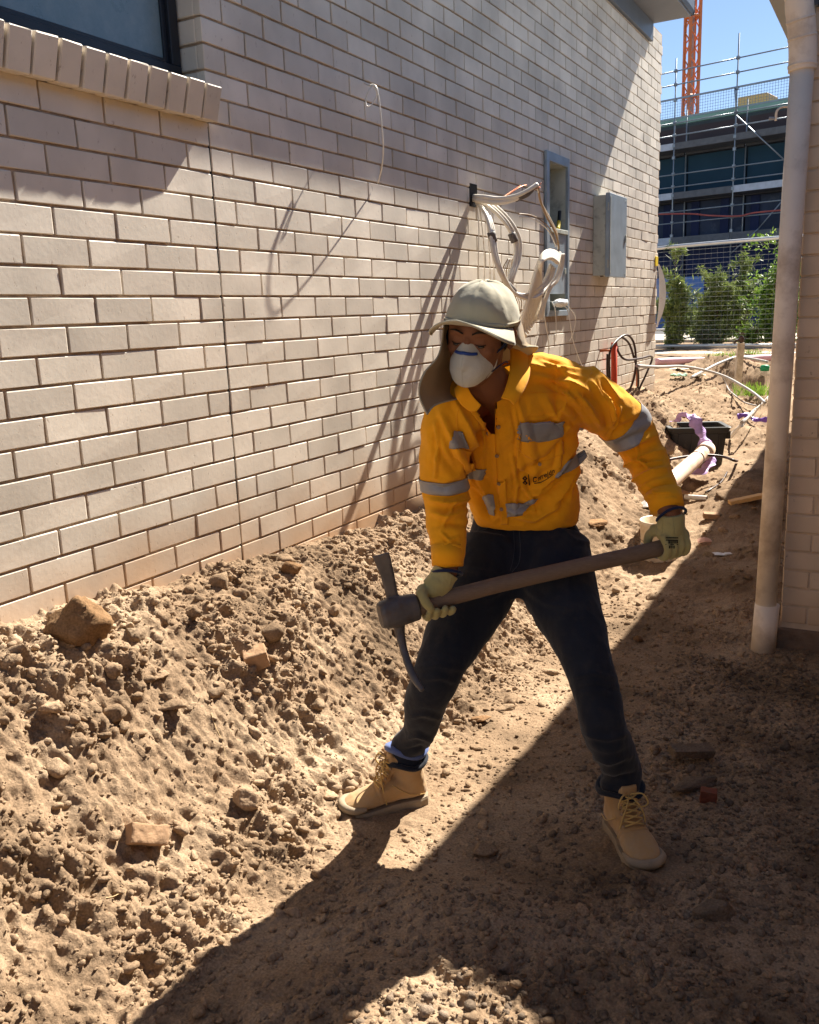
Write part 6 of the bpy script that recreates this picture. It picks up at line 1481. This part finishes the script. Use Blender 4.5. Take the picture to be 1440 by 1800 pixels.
lids = [ball(hp_(s*0.031,0.0785,0.012), [0.0145,0.0105,0.0095], AX, 14, 10) for s in (1,-1)]
lips = [tube(spline([hp_(-0.024,0.082,-0.058), hp_(0,0.094,-0.056), hp_(0.024,0.082,-0.058)], 5), [0.003,0.006,0.003], 8), tube(spline([hp_(-0.020,0.082,-0.066), hp_(0,0.092,-0.067), hp_(0.020,0.082,-0.066)], 5), [0.003,0.0065,0.003], 8)]
neck = tube(spline([hp_(0,-0.02,-0.03), hp_(0,-0.015,-0.09), (neckB+hp_(0,-0.02,-0.12))/2, at(878,700,2.45), at(884,775,2.62)], 5), [0.056,0.056,0.059,0.062,0.062], 20)
def earg(s):
    g = Geo(); c = hp_(s*0.076,-0.010,0.002)
    P = spline([c+HU*-.024+HF*.004, c+HU*-.010-HF*.010+HL*s*.007, c+HU*.014-HF*.014+HL*s*.010, c+HU*.028+HL*s*.006, c+HU*.022+HF*.010], 5); g.add(*tube(P, [.006,.006,.005,.005,.004], 8)); g.add(*ball(c, [0.006,0.014,0.024], AX, 10, 8)); return g.V(), g.f
chest = loft([(at(898,740,2.50), shAx*0.15, chestF*0.085), (at(903,800,2.59), shAx*0.15, chestF*0.09), (at(915,880,2.70), hemAx*0.14, hipF*0.09), (at(922,980,2.74), hemAx*0.15, hipF*0.09)], 24)
armR = tube(spline([at(835,705,2.42), at(797,740,2.38), at(783,790,2.41), at(782,860,2.46), at(785,915,2.46), at(787,985,2.44), wrR, wrR*0.6+Cg*0.4], 5), [0.05,0.05,0.046,0.042,0.038,0.032,0.027,0.022], 16)
armL = tube(spline([at(965,695,2.46), at(1020,698,2.51), at(1064,720,2.57), at(1108,760,2.64), at(1133,800,2.66), at(1153,845,2.62), at(1170,885,2.575), wrL, wrL*0.6+Cl*0.4], 5), [0.05,0.052,0.05,0.046,0.042,0.038,0.034,0.029,0.023], 16)
lgR = legtube(RP, [q*0.72 for q in Rr[:-2]]+[0.036, 0.034], 6); lgL = legtube(LP, [q*0.70 for q in Lr[:-2]]+[0.036, 0.034], 6)
chest = loft([(c_-F2*0.30, A2*0.70, F2*0.55, 2.2) for c_, A2, F2, e_ in reversed(torso_rings[2:7])], 28)
hips_ = loft([(at(922,900,2.76), hemAx*0.125, hipF*0.08), (at(924,985,2.74), hemAx*0.145, hipF*0.09), (at(922,1010,2.73), hemAx*0.12, hipF*0.075)], 24)
bv, bf = fuse([skull, facep, jaw, nose, neck, earg(1), earg(-1), chest, hips_, armR, armL, lgR, lgL] + brow + cheek + lids + lips, 0.0042, 3)
body = put('body', bv, bf, M_SKIN, man, True)
bb = BVHTree.FromPolygons([tuple(p) for p in bv], bf)
for s in (1, -1):   # eyes cast down: a dark slit under each lid, lashes, eyebrow
    P = spline([hp_(s*0.018,0.090,0.0075), hp_(s*0.031,0.0925,0.0045), hp_(s*0.045,0.084,0.0075)], 5); put('lashes', *tube(P, [0.0008,0.0016,0.0008], 6), M_BLK, body, True); put('eye', *ball(hp_(s*0.031,0.0838,0.0015), [0.0105,0.0062,0.0042], AX, 14, 8), M_EYE, body, True)
    P = spline([hp_(s*0.012,0.0955,0.032), hp_(s*0.030,0.0965,0.040), hp_(s*0.052,0.080,0.035)], 5); put('eyebrow', *tube(P, [0.0016,0.0026,0.0010], 6), M_HAIR, body, True)
# hair: close crop showing at temple and nape
hv, hf, hn = keep_between(*ball(hp_(0,-0.016,0.028), [0.080,0.096,0.090], AX, 40, 26)[:2], [(hp_(0,0.042,0), HF), (hp_(0,0,-0.045), -HU)])
hv = hv + hn*(0.002*fbm(hv[:,0]*160, hv[:,1]*160, hv[:,2]*160, o=2, seed=3))[:,None]
put('hair', hv, hf, M_HAIR, body, True)
for s in (1, -1): put('sideburn', *ball(hp_(s*0.0735,0.016,0.012), [0.006,0.012,0.030], AX, 10, 8), M_HAIR, body, True)

# ---- respirator
rings = []
prof = [(0.000,1.00),(0.012,0.985),(0.026,0.90),(0.039,0.74),(0.047,0.52),(0.051,0.26)]
MC = lambda dy: hp_(0, 0.070+dy, -0.040-dy*0.35)
nseg = 40; V = []; 
for dy, k in prof:
    for i in range(nseg):
        t = 2*math.pi*i/nseg; ct, st_ = math.cos(t), math.sin(t)
        rx, rz = 0.054, (0.049 if st_ > 0 else 0.057)
        wrap = -0.036*(abs(ct)**1.8)*(1-dy/0.055)            # edge wraps back round the cheeks
        top = 0.016*(max(0, st_)**2)*(1-ct*ct)*(1-dy/0.06)
        V.append(MC(dy)+HL*(rx*k*ct*(1-0.22*max(0, st_)**2))+HU*(rz*k*st_+top)+HF*(wrap+0.006*max(0, st_)**4))
V.append(MC(0.052)); F = []
for i in range(len(prof)-1):
    for k in range(nseg): F.append((i*nseg+k, i*nseg+(k+1)%nseg, (i+1)*nseg+(k+1)%nseg, (i+1)*nseg+k))
b0 = (len(prof)-1)*nseg
for k in range(nseg): F.append((b0+k, b0+(k+1)%nseg, len(V)-1))
V = np.array(V); nn = vnormals(V, F)
if (nn@HF).mean() < 0: F = [q[::-1] for q in F]; nn = -nn
V = V + nn*(0.0016*fbm(V[:,0]*40, V[:,1]*40, V[:,2]*40, o=3, seed=9))[:,None]
bm = bmesh.new(); vs = [bm.verts.new(tuple(p)) for p in V]; [bm.faces.new([vs[i] for i in q]) for q in F]
bmesh.ops.subdivide_edges(bm, edges=bm.edges, cuts=1, smooth=0.6, use_grid_fill=True); bm.verts.index_update()
V = np.array([p.co[:] for p in bm.verts]); F = [tuple(p.index for p in q.verts) for q in bm.faces]; bm.free(); nn = vnormals(V, F)
mask = put('dust_mask', *shell(V, F, nn, 0, 0.0025), M_MASK, man, True)
mb_ = BVHTree.FromPolygons([tuple(p) for p in V+nn*0.0025], F)
E_ = np.array([MC(0)+HL*(0.056*math.cos(t)*(1-0.22*max(0, math.sin(t))**2))+HU*((0.0505 if math.sin(t) > 0 else 0.0585)*math.sin(t)+0.016*max(0, math.sin(t))**2*(1-math.cos(t)**2))+HF*(-0.036*abs(math.cos(t))**1.8+0.006*max(0, math.sin(t))**4) for t in np.linspace(0, 2*math.pi, 60)])
put('flange', *tube(E_, 0.0028, 8, cap=False, flat=1.6), M_MASK, mask, True)
def on_mask(x, z, off=0.002):
    h = mb_.ray_cast(Vector(hp_(x, 0.3, z)), Vector(-HF)); return (np.array(h[0])+np.array(h[1])*off) if h[0] is not None else hp_(x, 0.09, z)
P = np.array([on_mask(x, -0.010-0.25*abs(x)**1.0*0.6, 0.0018) for x in np.linspace(-0.026, 0.026, 15)])
put('nose_strip', *tube(P, 0.0042, 8, flat=1.0, up=HU), M_MBLUE, mask, True)
P = np.array([on_mask(0.001*math.sin(z*60), z, 0.0004) for z in np.linspace(-0.02, -0.098, 18)]); put('mask_seam', *tube(P, 0.0009, 6), M_MASK, mask, True)
for s in (1, -1):
    a0 = hp_(s*0.062,0.052,-0.018); a1 = hp_(s*0.080,0.018,0.010); a2 = hp_(s*0.080,-0.020,0.035)
    put('strap', *tube(spline([a0, (a0+a1)/2+HL*s*0.003, a1, a2], 5), 0.0045, 8, flat=0.5), M_NAVY, mask, True)
    a1 = hp_(s*0.068,0.0,-0.055); a2 = hp_(s*0.066,-0.035,-0.065)
    put('strap', *tube(spline([hp_(s*0.052,0.05,-0.068), a1, a2], 5), 0.0028, 8, flat=0.5), M_NAVY, mask, True)

# ---- cap with neck flap
capc = hp_(0, -0.012, 0.040); CAX = [HL, HF, HU]
cv, cf = ball(capc, [0.091, 0.110, 0.103], CAX, 64, 40)
cv, cf, cn = keep_between(cv, cf, [(hp_(0, 0, 0.040), -nrm(HU*1.0-HF*0.13))])
hgt = (cv-capc)@HU; ang = np.arctan2((cv-capc)@HF, (cv-capc)@HL)
seam = 0
for a in np.radians([35, 90, 145, 215, 270, 325]): seam = seam + np.exp(-((np.angle(np.exp(1j*(ang-a))))/0.05)**2)
cv = cv + cn*(-0.0035*seam + 0.0055*fbm(cv[:,0]*17, cv[:,1]*17, cv[:,2]*17, o=4, seed=15) + 0.002*np.sin(ang*3+1))[:,None]
cap = put('cap', *shell(cv, cf, cn, 0, 0.0025), M_CAP, man, True)
put('button', *ball(capc+HU*0.100, [0.007, 0.007, 0.004], CAX, 12, 8), M_CAP, cap, True)
# stitched band
t = np.linspace(0, 2*math.pi, 60); P = np.array([hp_(0.0905*math.cos(a), -0.012+0.1095*math.sin(a), 0.045+0.13*(0.115*math.sin(a)-0.012)) for a in t]); put('sweat_band', *tube(P, 0.0020, 8, cap=False, flat=2.5, up=HU), M_CAP, cap, True)
# peak
nu_, nv_ = 27, 9; V = []
for j in range(nv_):
    for i in range(nu_):
        a = math.radians(-78+156*i/(nu_-1)); r_ = j/(nv_-1)
        bx, by = 0.089*math.sin(a), 0.107*math.cos(a)-0.012
        ext = 0.080*max(0.0, math.cos(a*0.86))**0.55
        x_ = bx*(1+0.26*r_); y_ = by+ext*r_; z_ = 0.040+0.13*by + 0.26*ext*r_ - 0.30*(x_*x_)/0.095*(0.25+0.75*r_)*1.15 + 0.010*r_*(1-abs(math.sin(a)))
        V.append(hp_(x_, y_, z_))
F = [(j*nu_+i, j*nu_+i+1, (j+1)*nu_+i+1, (j+1)*nu_+i) for j in range(nv_-1) for i in range(nu_-1)]; V = np.array(V); nn = vnormals(V, F)
if (nn@HU).mean() < 0: F = [q[::-1] for q in F]; nn = -nn
put('peak', *shell(V, F, nn, -0.001, 0.004), M_CAP, cap, True)
E2 = np.array([V[(nv_-1)*nu_+i] for i in range(nu_)]); put('peak_edge', *tube(E2, 0.0026, 8), M_CAP, cap, True)
# neck flap: hangs from behind the ears, one side blown out on his right, the other resting on the left shoulder
def flap(rows, name='neck_flap', m=None):
    V = np.array([[q for q in r] for r in rows]); S2 = np.array([spline(V[i], 6) for i in range(V.shape[0])]); S3 = np.stack([spline(S2[:, j], 6) for j in range(S2.shape[1])], 1); a, b = S3.shape[:2]
    Vv = S3.reshape(-1, 3); F = [(i*b+j, i*b+j+1, (i+1)*b+j+1, (i+1)*b+j) for i in range(a-1) for j in range(b-1)]; n_ = vnormals(Vv, F)
    Vv = Vv + n_*(0.004*fbm(Vv[:,0]*14, Vv[:,1]*14, Vv[:,2]*14, o=3, seed=33))[:,None]
    o = put(name, *shell(Vv, F, n_, 0, 0.0018), m or M_FLAP, cap, True)
    border = [S3[i, 0] for i in range(a)]+[S3[a-1, j] for j in range(b)]
    put('flap_hem', *tube(np.array(border), 0.0022, 6), M_CAP, cap, True); return o
flap([[hp_(-0.080,0.045,0.045), hp_(-0.094,0.0,0.045), hp_(-0.085,-0.060,0.045), hp_(-0.045,-0.110,0.048), hp_(0.0,-0.124,0.05)],
      [at(772,622,2.17), at(779,618,2.22), at(800,625,2.36), at(840,630,2.43), at(865,625,2.44)],
      [at(746,656,2.15), at(762,655,2.20), at(790,660,2.33), at(832,665,2.42), at(862,655,2.44)],
      [at(737,692,2.15), at(755,695,2.19), at(785,690,2.29), at(825,685,2.40), at(860,675,2.43)],
      [at(751,728,2.16), at(765,712,2.19), at(798,702,2.27), at(830,695,2.38), at(860,685,2.42)]])
flap([[hp_(0.078,0.050,0.050), hp_(0.096,0.0,0.050), hp_(0.086,-0.060,0.052), hp_(0.045,-0.110,0.052), hp_(0.0,-0.124,0.052)],
      [at(892,572,2.19), at(912,572,2.24), at(918,575,2.33), at(900,590,2.42), at(865,600,2.44)],
      [at(900,590,2.22), at(917,596,2.27), at(925,600,2.35), at(905,615,2.43), at(865,625,2.44)],
      [at(906,602,2.25), at(922,606,2.29), at(935,607,2.36), at(915,625,2.43), at(868,640,2.44)],
      [at(916,611,2.28), at(934,609,2.31), at(945,612,2.38), at(920,632,2.43), at(870,650,2.44)]])

# ---- pick
pickt = thing('pick', 'worn pick with a rusty steel head and a long timber handle held across the thighs', 'pick', at(705,1072,2.40))
hA, hB = at(700,1076,2.395), at(1192,952,2.60)
M_HAND = mat('worn_brown_timber', srgb(118, 100, 84), 0.65, 0.14, 60, 0.35, 90, aniso=(1, 1, 9), dirt=srgb(90, 74, 60), dscale=5, dlo=0.5, dhi=0.75, spec=0.4)
M_STEEL = mat('rusted_steel', srgb(92, 90, 92), 0.5, 0.2, 20, 0.4, 60, metal=0.35, dirt=srgb(96, 74, 58), dscale=16, dlo=0.5, dhi=0.75)
hx = nrm(hB-hA); hu = nrm(CU-hx*np.dot(CU, hx)); hf_ = np.cross(hx, hu)
Lh_ = np.linalg.norm(hB-hA)
ring = [(0.0,.024,.019),(0.05,.026,.021),(0.10,.0265,.0215),(0.16,.023,.018),(0.35,.0225,.0175),(0.6,.0225,.0175),(0.8,.0235,.0185),(0.93,.024,.019),(1.0,.021,.017)]
put('handle', *loft([(hA+hx*Lh_*t_+hu*0.006*math.sin(t_*5), hu*a_, hf_*b_) for t_, a_, b_ in ring], 20), M_HAND, pickt, True)
hc = at(706,1073,2.40); pu = nrm(at(672,975,2.36)-at(712,1100,2.42)); px_ = hx - pu*np.dot(hx, pu); px_ = nrm(px_); pn = nrm(np.cross(px_, pu))
eye = loft([(hc-hx*0.062, hu*0.034, hf_*0.028), (hc-hx*0.050, hu*0.039, hf_*0.034), (hc-hx*0.01, hu*0.041, hf_*0.035), (hc+hx*0.02, hu*0.039, hf_*0.032), (hc+hx*0.043, hu*0.037, hf_*0.031), (hc+hx*0.047, hu*0.033, hf_*0.028)], 28, 2.6)
b0_, b1_, b2_ = at(690,1048,2.40), at(681,1010,2.375), at(669.5,974,2.345)
wdir = nrm(CR - pu*np.dot(CR, pu)); tdir = nrm(np.cross(wdir, pu))
blade = loft([(at(700,1070,2.40), wdir*0.018, tdir*0.018), (b0_, wdir*0.0165, tdir*0.012), (b1_, wdir*0.0185, tdir*0.0085), ((b1_+b2_)/2, wdir*0.0215, tdir*0.006), (b2_, wdir*0.0245, tdir*0.0028)], 24, 4)
pp = [at(700,1082,2.40), at(702,1106,2.41), at(708,1135,2.40), at(717,1165,2.38), at(729,1193,2.35), at(743,1214,2.32)]
PP = spline(pp, 5); tI = [0.024,0.015,0.0105,0.0105,0.0105,0.0065]; tO = [0.020,0.018,0.015,0.014,0.012,0.006]; rr = []
T_, N_, B_2 = frames(PP, up=-CF)
for i, p in enumerate(PP):
    u = i/(len(PP)-1); rr.append((p, B_2[i]*np.interp(u, np.linspace(0,1,6), tI), N_[i]*np.interp(u, np.linspace(0,1,6), tO), 3))
spike = loft(rr, 16)
pv, pf = fuse([eye, blade, spike], 0.0030, 2)
pv = pv + vnormals(pv, pf)*(0.0012*fbm(pv[:,0]*60, pv[:,1]*60, pv[:,2]*60, o=3, seed=4))[:,None]
put('head', pv, pf, M_STEEL, pickt, True)

# ---- gloves
def glove(name, C_, ax, front, up, wrist, fingers, thumb, palm, label, voxel=0.0028):
    """C_: point on the handle; ax: along handle; angles run from front (0) over the top (90) to the back (180)"""
    rh = 0.023
    def ap(s, deg, r): a = math.radians(deg); return C_ + ax*s + (front*math.cos(a)+up*math.sin(a))*r
    parts = []
    for s, degs, rr, rad in fingers:
        P = spline([ap(s, d, r) for d, r in zip(degs, rr)], 4); parts.append(tube(P, [rad*1.08, rad, rad*0.98, rad*0.86], 12)); parts.append(ball(P[-1], rad*0.87, None, 12, 8))
    P = spline([ap(s, d, r) for s, d, r in thumb], 5); parts.append(tube(P, [0.017, 0.0145, 0.0130, 0.0115], 12)); parts.append(ball(P[-1], 0.0118, None, 12, 8))
    parts += palm(ap)
    v, f = fuse(parts, voxel, 2)
    n_ = vnormals(v, f); v = v+n_*(0.0022*fbm(v[:,0]*38, v[:,1]*38, v[:,2]*38, o=3, seed=8)-0.0016*np.abs(perlin(v[:,0]*55, v[:,1]*55, v[:,2]*25, seed=18)))[:,None]
    return put(name, v, f, M_GLOVE, man, True, label=label), v, f
frnt = nrm(-CF - hx*np.dot(-CF, hx)); upv = nrm(np.cross(frnt, hx)); 
if np.dot(upv, CU) < 0: upv = -upv
# right hand close to the head of the pick: palm over the top, fingers round the back and up at the front
Cg = at(768,1059,2.423)
fR = [(0.034, (120,185,255,322), (.047,.040,.037,.0345), .0108), (0.012, (118,185,255,326), (.048,.041,.038,.0350), .0112), (-0.011, (118,185,255,326), (.048,.041,.038,.0350), .0112), (-0.034, (118,185,250,312), (.046,.040,.037,.036), .0112)]
def palmR(ap):
    K = [hx, frnt, upv]; w_ = wrR; t_ = ap(0.002, 96, 0.036)
    L_ = [tube([w_+upv*0.006, w_*0.5+t_*0.5, t_], [0.037, 0.037, 0.036], 20)]
    return L_ + [ball(t_, [0.046,0.034,0.025], K, 20, 14), ball(w_*0.45+t_*0.55+frnt*0.004, [0.042,0.034,0.032], K, 20, 14), ball(ap(-0.022,120,0.036), [0.022,0.022,0.020], K, 14, 10), ball(ap(0.022,120,0.036), [0.022,0.022,0.020], K, 14, 10), ball(ap(0.034,78,0.040), [0.017,0.018,0.016], K, 14, 10)]
g1, gv1, gf1 = glove('glove', Cg, -hx, frnt, upv, wrR, fR, [(0.030,95,0.044),(0.040,55,0.043),(0.040,20,0.0375),(0.030,-12,0.036)], palmR, 'yellow glove gripping the handle next to the steel head')
ad = nrm(wrR-at(787,960,2.45)); au = nrm(CR-ad*np.dot(CR, ad)); av = np.cross(ad, au)
put('cuff_binding', *tube(np.array([wrR+au*0.0405*math.cos(a)+av*0.0405*math.sin(a) for a in np.linspace(0, 2*math.pi, 40)]), 0.0045, 8, cap=False, up=ad), M_NAVY, g1, True)
# left hand at the end of the handle: back of the hand to the camera
Cl = at(1176,956,2.592)
fL = [(s, (40,-15,-75,-140), (.047,.043,.037,.034), .0112) for s in (-0.030,-0.008,0.014,0.034)]
def palmL(ap):
    K = [hx, frnt, upv]; w_ = wrL; t_ = ap(0.004, 62, 0.042)
    return [tube([w_+upv*0.004, w_*0.5+t_*0.5, t_], [0.039, 0.040, 0.040], 20), ball(t_, [0.048,0.026,0.034], K, 20, 14), ball(w_*0.5+t_*0.5, [0.043,0.030,0.036], K, 20, 14), ball(ap(0.004,25,0.040), [0.047,0.018,0.032], K, 20, 14), ball(ap(-0.030,100,0.048), [0.018,0.018,0.020], K, 14, 10)]
g2, gv2, gf2 = glove('glove', Cl, hx, frnt, upv, wrL, fL, [(-0.022,95,0.050),(-0.040,125,0.045),(-0.046,165,0.040),(-0.040,205,0.038)], palmL, 'yellow glove with dark print holding the end of the handle')
ad = nrm(wrL-at(1166,870,2.585)); au = nrm(CR-ad*np.dot(CR, ad)); av = np.cross(ad, au)
put('cuff_binding', *tube(np.array([wrL+au*0.0425*math.cos(a)+av*0.0425*math.sin(a)+ad*0.003*math.cos(2*a) for a in np.linspace(0, 2*math.pi, 40)]), 0.0045, 8, cap=False, up=ad), M_NAVY, g2, True)
gb = BVHTree.FromPolygons([tuple(p) for p in gv2], gf2)
M_GPR = mat('faded_black_print', (0.035, 0.032, 0.018), 0.8, 0.2, 90, 0)
for a_, b_, w2, h2 in [(1181,945.5,11,1.1),(1181,949.5,10.5,0.9),(1176,952.5,1.2,3),(1179.5,952.5,1.2,3),(1183,952.5,1.2,3),(1186.5,952.5,1.2,3),(1190,952.5,1.2,2.6),(1181,957,10.5,0.8),(1177,961.5,1.2,2.4),(1181,961.5,1.2,2.4),(1185,961.5,1.2,2.4)]:
    pts = [(a_-w2,b_-h2),(a_,b_-h2),(a_+w2,b_-h2),(a_+w2,b_+h2),(a_,b_+h2),(a_-w2,b_+h2)]
    decal('printed_mark', pts, [(0,1,4,5),(1,2,3,4)], gb, g2, M_GPR, 0.0012)
for pts in ([(1166,905),(1165,925),(1163,945)], [(1182,905),(1184,925),(1186,940)], [(1196,915),(1200,935),(1206,955)]): line_on('welt', gb, pts, 0.0013, M_GLOVE, g2, 0.0006)
